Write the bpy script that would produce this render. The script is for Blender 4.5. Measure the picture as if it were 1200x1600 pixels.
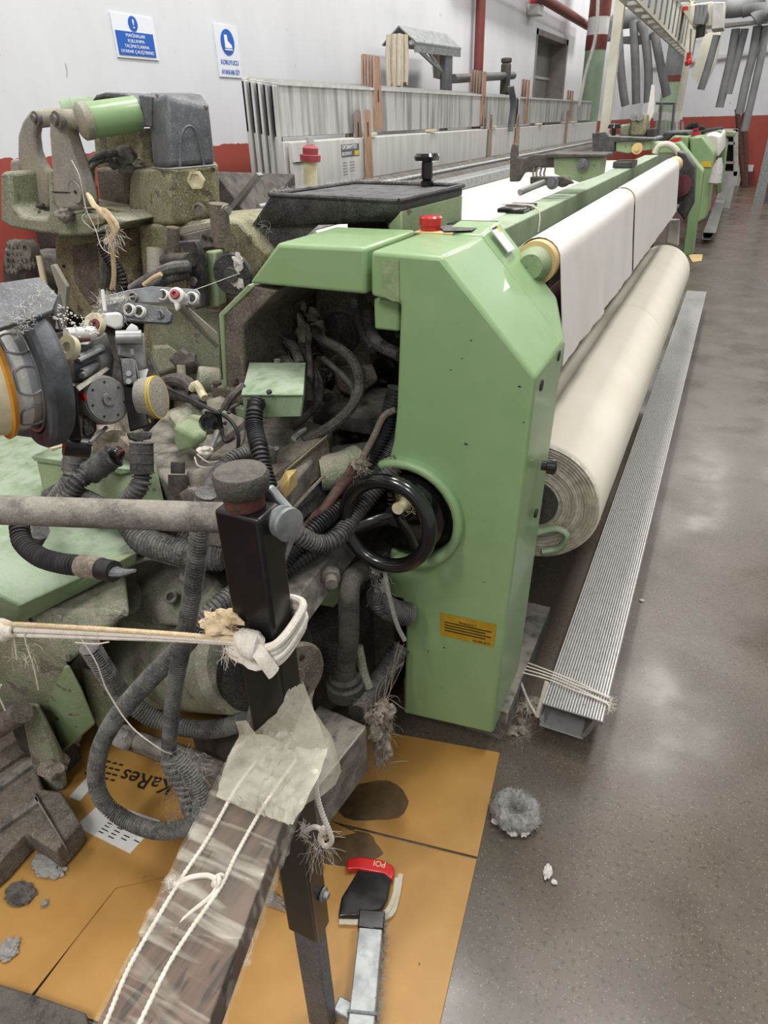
import bpy, bmesh, math, random
from mathutils import Vector, Matrix, noise
random.seed(7)
for o in list(bpy.data.objects): bpy.data.objects.remove(o)
SC = bpy.context.scene
COL = SC.collection
R_ = random.random
def RU(a, b): return a + (b - a) * random.random()

# ------------------------------------------------------------------ camera
F = 1040.0; H = 1.6
yd = Vector((572, -626, F)).normalized()
dn = Vector((50, (572 * 50 + F * F) / 626, F)).normalized()
zd = -dn
xd = yd.cross(zd)
ROT = Matrix((xd, yd, zd))            # world = ROT @ (right, down, forward)
CAM = Vector((0, 0, H))
cd = bpy.data.cameras.new('camera'); cam = bpy.data.objects.new('camera', cd); COL.objects.link(cam)
cd.sensor_fit = 'VERTICAL'; cd.sensor_height = 24.0; cd.lens = F / 1600 * 24.0
cd.clip_start = 0.02; cd.clip_end = 100
rx = ROT @ Vector((1, 0, 0)); ry = ROT @ Vector((0, -1, 0)); rz = ROT @ Vector((0, 0, -1))
m4 = Matrix((rx, ry, rz)).transposed().to_4x4(); m4.translation = CAM
cam.matrix_world = m4
SC.camera = cam

def P(px, py, x=None, y=None, z=None, d=None):
    """the place in the hall that the photo shows at a pixel, on a known plane (or at a known distance)"""
    r = ROT @ Vector((px - 600, py - 800, F))
    if x is not None: t = x / r.x
    elif y is not None: t = y / r.y
    elif z is not None: t = (z - H) / r.z
    else: t = d / F
    return CAM + r * t

# ------------------------------------------------------------------ light
SC.view_settings.view_transform = 'Standard'
SC.view_settings.look = 'None'
SC.view_settings.gamma = 1.0
SC.view_settings.exposure = 0.06
W = bpy.data.worlds.new('hall_light'); SC.world = W; W.use_nodes = True
W.node_tree.nodes['Background'].inputs[0].default_value = (0.93, 0.96, 1.0, 1)
W.node_tree.nodes['Background'].inputs[1].default_value = 0.46
def area(name, loc, sx, sy, power, col=(1, 0.97, 0.93)):
    l = bpy.data.lights.new(name, 'AREA'); l.shape = 'RECTANGLE'; l.size = sx; l.size_y = sy
    l.energy = power; l.color = col
    o = bpy.data.objects.new(name, l); COL.objects.link(o); o.location = loc
    return o
for yy in (-2.5, 2.0, 6.5, 12.0):
    area('ceiling_lamp', (0.55, yy, 4.6), 0.5, 1.6, 66)
    area('ceiling_lamp', (-1.1, yy + 0.3, 4.9), 0.5, 1.8, 92)
area('ceiling_lamp', (-1.4, 17, 4.9), 0.6, 2.0, 90)
area('ceiling_lamp', (2.5, 16, 4.9), 0.6, 2.0, 110)

# ------------------------------------------------------------------ materials
MATS = {}
def lin(c):
    if isinstance(c, str):
        c = [int(c[i:i + 2], 16) / 255 for i in (0, 2, 4)]
        c = [x / 12.92 if x < 0.04045 else ((x + 0.055) / 1.055) ** 2.4 for x in c]
    return (c[0], c[1], c[2], 1)
def mat(name, c1, c2=None, rough=0.6, metal=0.0, ns=8.0, nlo=0.4, nhi=0.65, dust=0.0, dc='b4b0a4',
        bump=0.0, bs=60.0, spots=None, sps=30.0, spt=0.72, coat=0.0, fuzz=0.0, trans=0.0, alpha=1.0, stretch=None):
    m = bpy.data.materials.new(name); m.use_nodes = True
    nt = m.node_tree; N = nt.nodes; L = nt.links
    b = N['Principled BSDF']
    b.inputs['Roughness'].default_value = rough
    b.inputs['Metallic'].default_value = metal
    b.inputs['Coat Weight'].default_value = coat
    b.inputs['Transmission Weight'].default_value = trans
    b.inputs['Alpha'].default_value = alpha
    geo = N.new('ShaderNodeNewGeometry')
    pos = geo.outputs['Position']
    if stretch:
        vm = N.new('ShaderNodeVectorMath'); vm.operation = 'MULTIPLY'; vm.inputs[1].default_value = stretch
        L.new(pos, vm.inputs[0]); pos = vm.outputs[0]
    def nz(scale, det=4.0):
        n = N.new('ShaderNodeTexNoise'); n.inputs['Scale'].default_value = scale; n.inputs['Detail'].default_value = det
        n.inputs['Roughness'].default_value = 0.62
        L.new(pos, n.inputs['Vector']); return n.outputs['Fac']
    def mapr(src, lo, hi, a=0.0, c=1.0):
        r = N.new('ShaderNodeMapRange'); r.inputs['From Min'].default_value = lo; r.inputs['From Max'].default_value = hi
        r.inputs['To Min'].default_value = a; r.inputs['To Max'].default_value = c
        L.new(src, r.inputs['Value']); return r.outputs[0]
    def mix(f, a, c):
        x = N.new('ShaderNodeMix'); x.data_type = 'RGBA'
        if hasattr(f, 'node'): L.new(f, x.inputs[0])
        else: x.inputs[0].default_value = f
        for v, i in ((a, 6), (c, 7)):
            if hasattr(v, 'node'): L.new(v, x.inputs[i])
            else: x.inputs[i].default_value = v
        return x.outputs[2]
    def mul(a, c):
        x = N.new('ShaderNodeMath'); x.operation = 'MULTIPLY'; x.use_clamp = True
        L.new(a, x.inputs[0])
        if hasattr(c, 'node'): L.new(c, x.inputs[1])
        else: x.inputs[1].default_value = c
        return x.outputs[0]
    col = lin(c1)
    if c2 is not None:
        col = mix(mapr(nz(ns), nlo, nhi), lin(c1), lin(c2))
    if spots is not None:
        col = mix(mapr(nz(sps, 2.0), spt, spt + 0.03), col, lin(spots))
    if dust > 0:
        sx = N.new('ShaderNodeSeparateXYZ'); L.new(geo.outputs['Normal'], sx.inputs[0])
        up = mapr(sx.outputs[2], -0.1, 0.95, 0.25, 1.0)
        n2 = mapr(nz(24.0, 8.0), 0.36, 0.64, 0.05, 1.45)
        fac = mul(mul(up, n2), dust)
        col = mix(fac, col, lin(dc))
        rr = mapr(fac, 0, 1, rough, 0.95); L.new(rr, b.inputs['Roughness'])
    if fuzz > 0:
        n3 = N.new('ShaderNodeTexNoise'); n3.inputs['Scale'].default_value = 260.0; n3.inputs['Detail'].default_value = 2.0
        n3.inputs['Distortion'].default_value = 1.5
        L.new(pos, n3.inputs['Vector'])
        col = mix(mul(mapr(n3.outputs['Fac'], 0.52, 0.68), fuzz), col, lin('c9c5ba'))
    if hasattr(col, 'node'): L.new(col, b.inputs['Base Color'])
    else: b.inputs['Base Color'].default_value = col
    if bump > 0:
        bp = N.new('ShaderNodeBump'); bp.inputs['Strength'].default_value = bump; bp.inputs['Distance'].default_value = 0.004
        L.new(nz(bs, 6.0), bp.inputs['Height']); L.new(bp.outputs[0], b.inputs['Normal'])
    MATS[name] = m
    return m
M = {}
M['green'] = mat('green_paint', '87a672', '8eac7b', rough=0.32, ns=3, dust=0.10, dc='b9c6ad', bump=0.04, bs=9, spots='4c5a44', sps=22, spt=0.77, coat=0.15)
M['greendk'] = mat('green_paint_worn', '7a9462', '8b9f74', rough=0.5, ns=9, dust=0.45, dc='aaa997', bump=0.15, bs=80, fuzz=0.3, spots='57513c', sps=26, spt=0.66)
M['greentop'] = mat('green_paint_dusty', '86a079', '6f8760', rough=0.45, ns=7, dust=0.8, dc='a3b09c', bump=0.1, bs=120, fuzz=0.25)
M['olive'] = mat('olive_paint_linty', '676335', '858050', rough=0.7, ns=14, dust=0.75, dc='a9a488', bump=0.9, bs=200, fuzz=0.9, spots='423722', sps=14, spt=0.58)
M['sage'] = mat('sage_casting_dusty', '70805a', '858b72', rough=0.75, ns=9, dust=0.9, dc='a29c8c', bump=0.9, bs=150, fuzz=0.8, spots='48442f', sps=12, spt=0.6)
M['grime'] = mat('dusty_grey_casting', '55524c', '7c786f', rough=0.85, ns=12, dust=0.75, dc='9d978b', bump=0.8, bs=160, fuzz=0.25)
M['grimedk'] = mat('dark_grimy_casting', '2e2b28', '4b463f', rough=0.85, ns=14, dust=0.5, dc='77726a', bump=0.8, bs=120, fuzz=0.12)
M['deep'] = mat('black_oily_metal', '161514', '2a2623', rough=0.7, ns=12, dust=0.18, dc='5a5650', bump=0.7, bs=80, fuzz=0.15)
M['brown'] = mat('brown_grimy_metal', '4a4036', '6a5e50', rough=0.8, ns=20, dust=0.45, dc='8d8577', bump=0.7, bs=120, fuzz=0.35)
M['arm'] = mat('linty_grey_lever', '8c877c', '9c927f', rough=0.9, ns=9, dust=0.7, dc='aaa698', bump=0.6, bs=260, fuzz=0.5)
M['black'] = mat('black_gloss_plastic', '0b0b0c', '121213', rough=0.16, coat=0.3, dust=0.08, dc='55524e')
M['blackpt'] = mat('black_painted_tube', '0a0909', '110f0f', rough=0.28, ns=5, dust=0.06, dc='5e5a56', bump=0.05, bs=20)
M['blacklint'] = mat('black_shrink_paint_linty', '0f0f10', '18181a', rough=0.4, ns=40, dust=0.42, dc='8b8b8b', bump=0.8, bs=180, fuzz=0.14)
M['hose'] = mat('dusty_black_hose', '222224', '333233', rough=0.6, ns=22, dust=0.5, dc='8f8c87', bump=0.3, bs=200, fuzz=0.2)
M['hosecl'] = mat('clean_black_hose', '17171a', '242427', rough=0.45, ns=22, dust=0.18, dc='7b7875')
M['hosefur'] = mat('lint_covered_hose', '363637', '4d4c4b', rough=0.95, ns=30, dust=0.6, dc='8e8c88', bump=0.7, bs=260, fuzz=0.4)
M['cable'] = mat('grey_dusty_cable', '26241f', '3a3733', rough=0.8, ns=25, dust=0.4, dc='7d786f', bump=0.4, bs=200, fuzz=0.2)
M['rust'] = mat('rusty_metal', '5a3022', '3c241c', rough=0.9, ns=50, nlo=.45, nhi=.55, dust=0.15, bump=0.8, bs=200)
M['steel'] = mat('bright_steel', 'b4b4b4', '8f8f90', rough=0.32, metal=0.85, ns=16, dust=0.12, dc='c5c5c3')
M['steeld'] = mat('dusty_steel', '8b8b8b', '757575', rough=0.45, metal=0.5, ns=16, dust=0.5, dc='a9a9a7', bump=0.15, bs=100, fuzz=0.3)
M['steeldk'] = mat('dark_grey_sheet', '4d4f53', '626469', rough=0.5, metal=0.3, ns=10, dust=0.4, dc='94969a', bump=0.1, bs=120, fuzz=0.3)
M['galv'] = mat('galvanised_steel', 'a4a8a8', '7f8484', rough=0.42, metal=0.55, ns=30, dust=0.2, dc='c0c0bd', bump=0.05)
M['alu'] = mat('aluminium', 'c4c4c2', 'a9a9a6', rough=0.38, metal=0.55, ns=40, nlo=.5, nhi=.7, dust=0.15, dc='cfcfcc', spots='77726a', sps=60, spt=0.69)
M['aludk'] = mat('darker_aluminium_groove', '7d7b76', '67645f', rough=0.6, metal=0.3, ns=60)  # darker than the ribs, so that the grooves stand out
M['flange'] = mat('dusty_black_flange', '26282c', '34363a', rough=.55, ns=20, dust=.45, dc='8f9194', bump=.3, bs=150)
M['frame'] = mat('heald_frame_aluminium', 'c4c4c1', '8e8e8c', rough=0.5, metal=0.25, ns=6, nlo=.45, nhi=.62, dust=0.1, dc='d6d5cf', stretch=(3, 3, .25))
M['framelt'] = mat('pale_frame_aluminium', 'd2d1cb', 'c0bfb9', rough=0.5, metal=0.15, ns=6, dust=0.1, dc='dddcd6', stretch=(3, 3, .3))
M['wood'] = mat('brown_laminate', 'b08f76', '8e6e58', rough=0.6, ns=9, stretch=(8, 8, 1))
M['woodgr'] = mat('grey_brown_laminate', '9a8a80', '7a6a60', rough=0.6, ns=9, stretch=(8, 8, 1))
M['plank'] = mat('dark_stained_timber', '3f2e26', '634c3e', rough=0.6, ns=10, nlo=.35, nhi=.6, stretch=(6, 1, 1), spots='2f231d', sps=12, spt=.62)
M['pine'] = mat('pale_spacer', 'd8cfae', 'c3b78e', rough=0.6, ns=20)
M['white'] = mat('white_paint', 'dcdcda', 'cfcfcc', rough=0.5, ns=4)
M['whitepl'] = mat('white_plastic', 'dedcd6', 'cfcdc5', rough=0.4, ns=30, dust=0.15, dc='aaa9a4')
M['cream'] = mat('cream_paint', 'd5d2c2', 'c8c5b3', rough=0.5, ns=5)
M['rope'] = mat('white_cotton_rope', 'e6dfd3', 'd6cbbb', rough=0.9, ns=60, bump=0.5, bs=300)
M['ropetan'] = mat('tan_cotton_rope', 'cdb48c', 'e0cfae', rough=0.9, ns=60, bump=0.5, bs=300)
M['lint'] = mat('white_lint', 'd8d5cf', 'bcb9b2', rough=1.0, ns=30, bump=0.5, bs=200)
M['lintgr'] = mat('grey_lint', '8d8b87', 'a5a39e', rough=1.0, ns=60, bump=0.8, bs=300, fuzz=.6)
M['lintbr'] = mat('brown_lint', '7d7163', '9c9081', rough=1.0, ns=40, bump=0.9, bs=200, fuzz=.6)
M['cloth'] = mat('white_fabric', 'ece7df', 'e6e0d6', rough=0.85, ns=5, bump=0.05, bs=8)
M['clothroll'] = mat('cream_fabric_roll', 'e6dfce', 'e0d8c6', rough=0.85, ns=4)
M['clothend'] = mat('wound_fabric_edge', 'd9d2c3', 'b3aa9b', rough=0.95, ns=40, bump=0.8, bs=90)
M['tan'] = mat('tan_roller_cover', 'd8bd86', 'cdb079', rough=0.6, ns=12)
M['maroon'] = mat('maroon_rubber', '6d3138', '592a30', rough=0.6, ns=20)
M['red'] = mat('red_plastic', 'c4201f', 'b81d1d', rough=0.28, coat=.3)
M['redfz'] = mat('red_knurled_cap', 'a33a40', '8d3238', rough=0.7, ns=60, dust=.3, dc='c79a9a')
M['yellow'] = mat('amber_ring', 'c98a2b', 'b57922', rough=0.4, ns=20)
M['yelmark'] = mat('yellow_marking', 'd8b52a', rough=0.5)
M['label'] = mat('amber_sticker', 'a8841c', 'b8952a', rough=0.45, ns=30)
M['ink'] = mat('dark_ink', '2a2418', rough=0.6)
M['blue'] = mat('sign_blue', '1f5db8', rough=0.4)
M['signwhite'] = mat('sign_white', 'e6e9ee', rough=0.35)
M['signtxt'] = mat('sign_lettering_white', 'f2f4f6', rough=0.4)
M['paper'] = mat('white_paper', 'd8d6d2', 'c7c4bf', rough=0.7, ns=10)
M['ltgrey'] = mat('light_grey_plastic', 'c3c3bf', 'b2b2ad', rough=0.5, ns=15)
M['duct'] = mat('grey_fabric_duct', '7d7f80', '6d6f70', rough=0.8, ns=5)
M['redbrown'] = mat('red_brown_paint', '7a3a33', '6b322c', rough=0.5, ns=6)
M['pipegreen'] = mat('pale_green_pipe', '9bb195', '8ca387', rough=0.5, ns=6)
M['shutter'] = mat('grey_shutter', '7e7b78', '8a8784', rough=0.6, ns=3)
M['concrete'] = mat('raw_concrete', '8f8a84', '7c7771', rough=0.9, ns=6, bump=.3)
M['warp'] = mat('warp_thread_sheet', '4f4a44', '77716a', rough=0.9, ns=1.0, nlo=.42, nhi=.58, stretch=(2, 90, 1.2))
M['warpw'] = mat('white_warp_sheet', 'e2ded5', 'd3cfc5', rough=0.9, ns=1.0, stretch=(3, 90, 1))
M['yarn'] = mat('raw_yarn', 'cdc3b0', 'b5a893', rough=0.95, ns=2, stretch=(60, 60, 1.5))
M['cork'] = mat('cardboard_block', 'b69a63', 'c5ab75', rough=0.8, ns=30, spots='6b5a3a', sps=40, spt=.66)
M['brick'] = mat('red_wall_paint', 'a04a3c', '93433a', rough=0.6, ns=3)

def custom_floor():
    m = mat('polished_terrazzo', '554c41', '685e52', rough=0.3, ns=2.2, nlo=.35, nhi=.7)
    nt = m.node_tree; N = nt.nodes; L = nt.links; b = N['Principled BSDF']
    geo = N.new('ShaderNodeNewGeometry')
    v = N.new('ShaderNodeTexVoronoi'); v.inputs['Scale'].default_value = 210; L.new(geo.outputs['Position'], v.inputs['Vector'])
    n = N.new('ShaderNodeTexNoise'); n.inputs['Scale'].default_value = 90; n.inputs['Detail'].default_value = 3; L.new(geo.outputs['Position'], n.inputs['Vector'])
    r = N.new('ShaderNodeMapRange'); r.inputs['From Min'].default_value = 0.3; r.inputs['From Max'].default_value = 0.12; L.new(v.outputs['Distance'], r.inputs['Value'])
    sp = N.new('ShaderNodeSeparateColor'); L.new(v.outputs['Color'], sp.inputs[0])
    g = N.new('ShaderNodeMapRange'); g.inputs['From Min'].default_value = 0.55; g.inputs['From Max'].default_value = 0.95; L.new(sp.outputs[0], g.inputs['Value'])
    mu = N.new('ShaderNodeMath'); mu.operation = 'MULTIPLY'; L.new(r.outputs[0], mu.inputs[0]); L.new(g.outputs[0], mu.inputs[1])
    mx = N.new('ShaderNodeMix'); mx.data_type = 'RGBA'; L.new(mu.outputs[0], mx.inputs[0])
    src = b.inputs['Base Color'].links[0].from_socket
    L.new(src, mx.inputs[6]); mx.inputs[7].default_value = lin('b3a88f')
    # small pale scuffs and a few dark scratches
    n2 = N.new('ShaderNodeMapRange'); n2.inputs['From Min'].default_value = 0.56; n2.inputs['From Max'].default_value = 0.66; L.new(n.outputs['Fac'], n2.inputs['Value'])
    mx2 = N.new('ShaderNodeMix'); mx2.data_type = 'RGBA'; L.new(n2.outputs[0], mx2.inputs[0]); L.new(mx.outputs[2], mx2.inputs[6]); mx2.inputs[7].default_value = lin('4c443b')
    L.new(mx2.outputs[2], b.inputs['Base Color'])
    n4 = N.new('ShaderNodeTexNoise'); n4.inputs['Scale'].default_value = 3.0; n4.inputs['Detail'].default_value = 6; L.new(geo.outputs['Position'], n4.inputs['Vector'])
    rr = N.new('ShaderNodeMapRange'); rr.inputs['From Min'].default_value = .35; rr.inputs['From Max'].default_value = .65; rr.inputs['To Min'].default_value = .2; rr.inputs['To Max'].default_value = .42
    L.new(n4.outputs['Fac'], rr.inputs['Value']); L.new(rr.outputs[0], b.inputs['Roughness'])
    return m
def custom_wall(name='painted_wall', base=False):
    m = mat(name, 'dedfe2', 'd2d3d6', rough=0.7, ns=1.6, nlo=.35, nhi=.7, bump=0.25, bs=14, spots='a9a9ab', sps=18, spt=.72, stretch=(1, 1.2, .6))
    nt = m.node_tree; N = nt.nodes; L = nt.links; b = N['Principled BSDF']
    geo = N.new('ShaderNodeNewGeometry'); s = N.new('ShaderNodeSeparateXYZ'); L.new(geo.outputs['Position'], s.inputs[0])
    n = N.new('ShaderNodeTexNoise'); n.inputs['Scale'].default_value = 25; L.new(geo.outputs['Position'], n.inputs['Vector'])
    ad = N.new('ShaderNodeMath'); ad.operation = 'MULTIPLY_ADD'; L.new(n.outputs['Fac'], ad.inputs[0]); ad.inputs[1].default_value = 0.03; L.new(s.outputs[2], ad.inputs[2])
    lt = N.new('ShaderNodeMath'); lt.operation = 'LESS_THAN'; L.new(ad.outputs[0], lt.inputs[0]); lt.inputs[1].default_value = 1.53
    mx = N.new('ShaderNodeMix'); mx.data_type = 'RGBA'; L.new(lt.outputs[0], mx.inputs[0])
    L.new(b.inputs['Base Color'].links[0].from_socket, mx.inputs[6]); mx.inputs[7].default_value = lin('a0483c')
    L.new(mx.outputs[2], b.inputs['Base Color'])
    return m
def custom_film():
    m = bpy.data.materials.new('clear_stretch_film'); m.use_nodes = True
    N = m.node_tree.nodes; L = m.node_tree.links; b = N['Principled BSDF']
    b.inputs['Base Color'].default_value = lin('e4e0d0'); b.inputs['Roughness'].default_value = 0.12
    geo = N.new('ShaderNodeNewGeometry')
    vm = N.new('ShaderNodeVectorMath'); vm.operation = 'MULTIPLY'; vm.inputs[1].default_value = (8, 60, 40); L.new(geo.outputs['Position'], vm.inputs[0])
    n = N.new('ShaderNodeTexNoise'); n.inputs['Scale'].default_value = 1.0; n.inputs['Detail'].default_value = 4; n.inputs['Distortion'].default_value = .6; L.new(vm.outputs[0], n.inputs['Vector'])
    bp = N.new('ShaderNodeBump'); bp.inputs['Strength'].default_value = 1; bp.inputs['Distance'].default_value = .004; L.new(n.outputs['Fac'], bp.inputs['Height']); L.new(bp.outputs[0], b.inputs['Normal'])
    r = N.new('ShaderNodeMapRange'); r.inputs['From Min'].default_value = .48; r.inputs['From Max'].default_value = .74; r.inputs['To Min'].default_value = .05; r.inputs['To Max'].default_value = .42
    L.new(n.outputs['Fac'], r.inputs['Value']); L.new(r.outputs[0], b.inputs['Alpha'])
    return m
def custom_card():
    m = mat('brown_cardboard', 'b98d4b', 'a97c3b', rough=0.5, ns=3, bump=0.2, bs=8, spots='6a4a22', sps=30, spt=.75)
    nt = m.node_tree; N = nt.nodes; L = nt.links; b = N['Principled BSDF']
    geo = N.new('ShaderNodeNewGeometry')
    n = N.new('ShaderNodeTexNoise'); n.inputs['Scale'].default_value = 2.6; n.inputs['Detail'].default_value = 2; L.new(geo.outputs['Position'], n.inputs['Vector'])
    r = N.new('ShaderNodeMapRange'); r.inputs['From Min'].default_value = .6; r.inputs['From Max'].default_value = .68; L.new(n.outputs['Fac'], r.inputs['Value'])
    mx = N.new('ShaderNodeMix'); mx.data_type = 'RGBA'; L.new(r.outputs[0], mx.inputs[0]); L.new(b.inputs['Base Color'].links[0].from_socket, mx.inputs[6]); mx.inputs[7].default_value = lin('8c662f')
    L.new(mx.outputs[2], b.inputs['Base Color'])
    return m
M['floor'] = custom_floor(); M['wall'] = custom_wall(); M['film'] = custom_film(); M['card'] = custom_card()
M['clearfilm'] = mat('cloudy_plastic_bag', 'e6e3d2', 'd6d2ba', rough=.15, ns=40, alpha=.5, bump=1, bs=45)
M['blotch'] = mat('dark_blotch', '4b3a24', '634b2a', rough=.5, ns=30)  # dark brown for the irregular blotches on the cardboard
M['glassy'] = mat('clear_plastic_sheet', 'e8ecee', rough=.05, alpha=.25)

# ------------------------------------------------------------------ mesh tools
WORLD = {}
class G:
    def __init__(s): s.bm = bmesh.new()
    def prism(s, pts, vec, mi=0):
        vec = Vector(vec); a = [s.bm.verts.new(Vector(p)) for p in pts]; b = [s.bm.verts.new(Vector(p) + vec) for p in pts]
        n = len(pts); fs = [s.bm.faces.new(a), s.bm.faces.new(b[::-1])]
        for i in range(n): fs.append(s.bm.faces.new((a[i], b[i], b[(i + 1) % n], a[(i + 1) % n])))
        return s
    def hull(s, pts):
        vs = [s.bm.verts.new(Vector(p)) for p in pts]
        r = bmesh.ops.convex_hull(s.bm, input=vs)
        bad = [v for v in r['geom_interior'] + r['geom_unused'] if isinstance(v, bmesh.types.BMVert)]
        if bad: bmesh.ops.delete(s.bm, geom=list(set(bad)), context='VERTS')
        return s
    def box(s, lo, hi):
        x0, y0, z0 = lo; x1, y1, z1 = hi
        return s.prism([(x0, y0, z0), (x1, y0, z0), (x1, y0, z1), (x0, y0, z1)], (0, y1 - y0, 0))
    def para(s, o, a, b, c):
        o, a, b, c = Vector(o), Vector(a), Vector(b), Vector(c)
        return s.prism([o, a, a + b - o, b], c - o)
    def frame(s, d):
        d = Vector(d).normalized(); u = d.cross(Vector((0, 0, 1)))
        if u.length < .05: u = d.cross(Vector((0, 1, 0)))
        u.normalize(); return d, u, d.cross(u)
    def lathe(s, p0, d, prof, n=28, caps=True):
        p0 = Vector(p0); d, u, w = s.frame(d); rings = []
        for t, r in prof:
            rings.append([s.bm.verts.new(p0 + d * t + (u * math.cos(k * 2 * math.pi / n) + w * math.sin(k * 2 * math.pi / n)) * max(r, 1e-4)) for k in range(n)])
        for a, b in zip(rings, rings[1:]):
            for k in range(n): s.bm.faces.new((a[k], a[(k + 1) % n], b[(k + 1) % n], b[k]))
        if caps: s.bm.faces.new(rings[0][::-1]); s.bm.faces.new(rings[-1])
        return s
    def cyl(s, p0, p1, r, r1=None, n=20):
        d = Vector(p1) - Vector(p0); return s.lathe(p0, d, [(0, r), (d.length, r if r1 is None else r1)], n)
    def tube(s, pts, r, n=9, corr=0.0, pitch=0.008, step=None, closed=False, flat=1.0, rend=None):
        pts = [Vector(p) for p in pts]
        if len(pts) == 2: pts = [pts[0], pts[0].lerp(pts[1], .5), pts[1]]
        q = [pts[0] * 2 - pts[1]] + pts + [pts[-1] * 2 - pts[-2]]
        if closed: q = [pts[-1]] + pts + [pts[0], pts[1]]
        st = step or (pitch / 4 if corr else max(r * .9, .004)); out = []
        for i in range(1, len(q) - 2):
            a, b, c, e = q[i - 1:i + 3]; k = max(2, int((c - b).length / st))
            for j in range(k):
                t = j / k
                out.append(0.5 * ((2 * b) + (c - a) * t + (2 * a - 5 * b + 4 * c - e) * t * t + (3 * b - a - 3 * c + e) * t ** 3))
        if not closed: out.append(q[-2])
        L = 0; rings = []; up = None
        for i, p in enumerate(out):
            if closed: tg = out[(i + 1) % len(out)] - out[i - 1]
            else: tg = out[min(i + 1, len(out) - 1)] - out[max(i - 1, 0)]
            if tg.length < 1e-7: tg = Vector((0, 0, 1))
            tg.normalize()
            if i: L += (p - out[i - 1]).length
            if up is None: _, up, _ = s.frame(tg)
            up = (up - tg * up.dot(tg)).normalized(); w = tg.cross(up)
            rr = r if rend is None else r + (rend - r) * i / (len(out) - 1)
            rr = rr * (1 + corr * (1 if (L / pitch) % 1 < .5 else -1)) if corr else rr
            rings.append([s.bm.verts.new(p + (up * math.cos(k * 2 * math.pi / n) + w * math.sin(k * 2 * math.pi / n) * flat) * rr) for k in range(n)])
        pairs = list(zip(rings, rings[1:]))
        if closed: pairs.append((rings[-1], rings[0]))
        for a, b in pairs:
            for k in range(n): s.bm.faces.new((a[k], a[(k + 1) % n], b[(k + 1) % n], b[k]))
        if not closed: s.bm.faces.new(rings[0][::-1]); s.bm.faces.new(rings[-1])
        return s
    def torus(s, c, axis, R, r, n=48, m=12):
        c = Vector(c); d, u, w = s.frame(axis)
        s.tube([c + (u * math.cos(k * 2 * math.pi / 24) + w * math.sin(k * 2 * math.pi / 24)) * R for k in range(24)], r, n=m, step=R * 2 * math.pi / n, closed=True)
        return s
    def blob(s, c, r, sc=(1, 1, 1), sub=2, rough=.25, seed=0, fr=1.6):
        x = bmesh.ops.create_icosphere(s.bm, subdivisions=max(sub, 3) if r > .004 else sub, radius=1.0)
        for v in x['verts']:
            k = 1 + rough * noise.noise(v.co * fr + Vector((seed * 3.1, seed, 0)))
            v.co = Vector(c) + Vector((v.co.x * sc[0], v.co.y * sc[1], v.co.z * sc[2])) * r * k
        return s
    def bolt(s, p, d, r=.008, h=.006):
        return s.cyl(p, Vector(p) + Vector(d).normalized() * h, r, n=6)
    def build(s, name, m, parent=None, bev=0.0, seg=2, smooth=True, kind=None, label=None, subd=0):
        bm = s.bm
        bmesh.ops.recalc_face_normals(bm, faces=bm.faces[:])
        vs = [v.co for v in bm.verts]
        lo = Vector((min(v.x for v in vs), min(v.y for v in vs), min(v.z for v in vs))); hi = Vector((max(v.x for v in vs), max(v.y for v in vs), max(v.z for v in vs)))
        c = (lo + hi) / 2; c.z = lo.z
        for v in bm.verts: v.co -= c
        me = bpy.data.meshes.new(name); bm.to_mesh(me); bm.free()
        me.materials.append(M[m] if isinstance(m, str) else m)
        if smooth:
            me.polygons.foreach_set('use_smooth', [True] * len(me.polygons)); me.set_sharp_from_angle(angle=math.radians(38))
        o = bpy.data.objects.new(name, me); COL.objects.link(o)
        WORLD[o] = c
        if parent: o.parent = parent; o.location = c - WORLD[parent]
        else: o.location = c
        if bev:
            b = o.modifiers.new('bevel', 'BEVEL'); b.width = bev; b.segments = seg; b.limit_method = 'ANGLE'; b.angle_limit = math.radians(35)
            b.harden_normals = False
        if subd:
            b = o.modifiers.new('sub', 'SUBSURF'); b.levels = subd; b.render_levels = subd
        if kind: o['kind'] = kind
        if label: o['label'] = label
        return o
def tag(o, label, cat, group=None, kind=None):
    o['label'] = label; o['category'] = cat
    if group: o['group'] = group
    if kind: o['kind'] = kind
    return o
def thing(name, loc, label, cat, group=None):
    o = bpy.data.objects.new(name, None); COL.objects.link(o); o.location = loc; WORLD[o] = Vector(loc)
    o.empty_display_size = .1
    return tag(o, label, cat, group)
def copy_tree(o, parent=None, off=None):
    c = o.copy(); COL.objects.link(c); WORLD[c] = WORLD[o] + (off or Vector())
    if parent: c.parent = parent
    elif off: c.location = o.location + off
    for ch in list(o.children): copy_tree(ch, c, off)
    return c
def text(name, s, o, xdir, updir, size, m, parent=None, ext=.0004, align='LEFT', sx=1.0, shear=0.0, label=None, bold=0.0):
    cu = bpy.data.curves.new(name, 'FONT'); cu.body = s; cu.size = size; cu.extrude = ext; cu.align_x = align; cu.space_line = .95; cu.shear = shear; cu.offset = bold
    t = bpy.data.objects.new(name, cu)
    me = bpy.data.meshes.new_from_object(t)
    bpy.data.objects.remove(t)
    x = Vector(xdir).normalized(); u = Vector(updir); u = (u - x * u.dot(x)).normalized(); n = x.cross(u)
    bm = bmesh.new(); bm.from_mesh(me); bpy.data.meshes.remove(me)
    for v in bm.verts: v.co = Vector(o) + x * v.co.x * sx + u * v.co.y + n * (v.co.z + ext)
    g = G(); g.bm.free(); g.bm = bm
    ob = g.build(name, m, parent, smooth=False)
    if label: ob['label'] = label
    return ob
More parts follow.
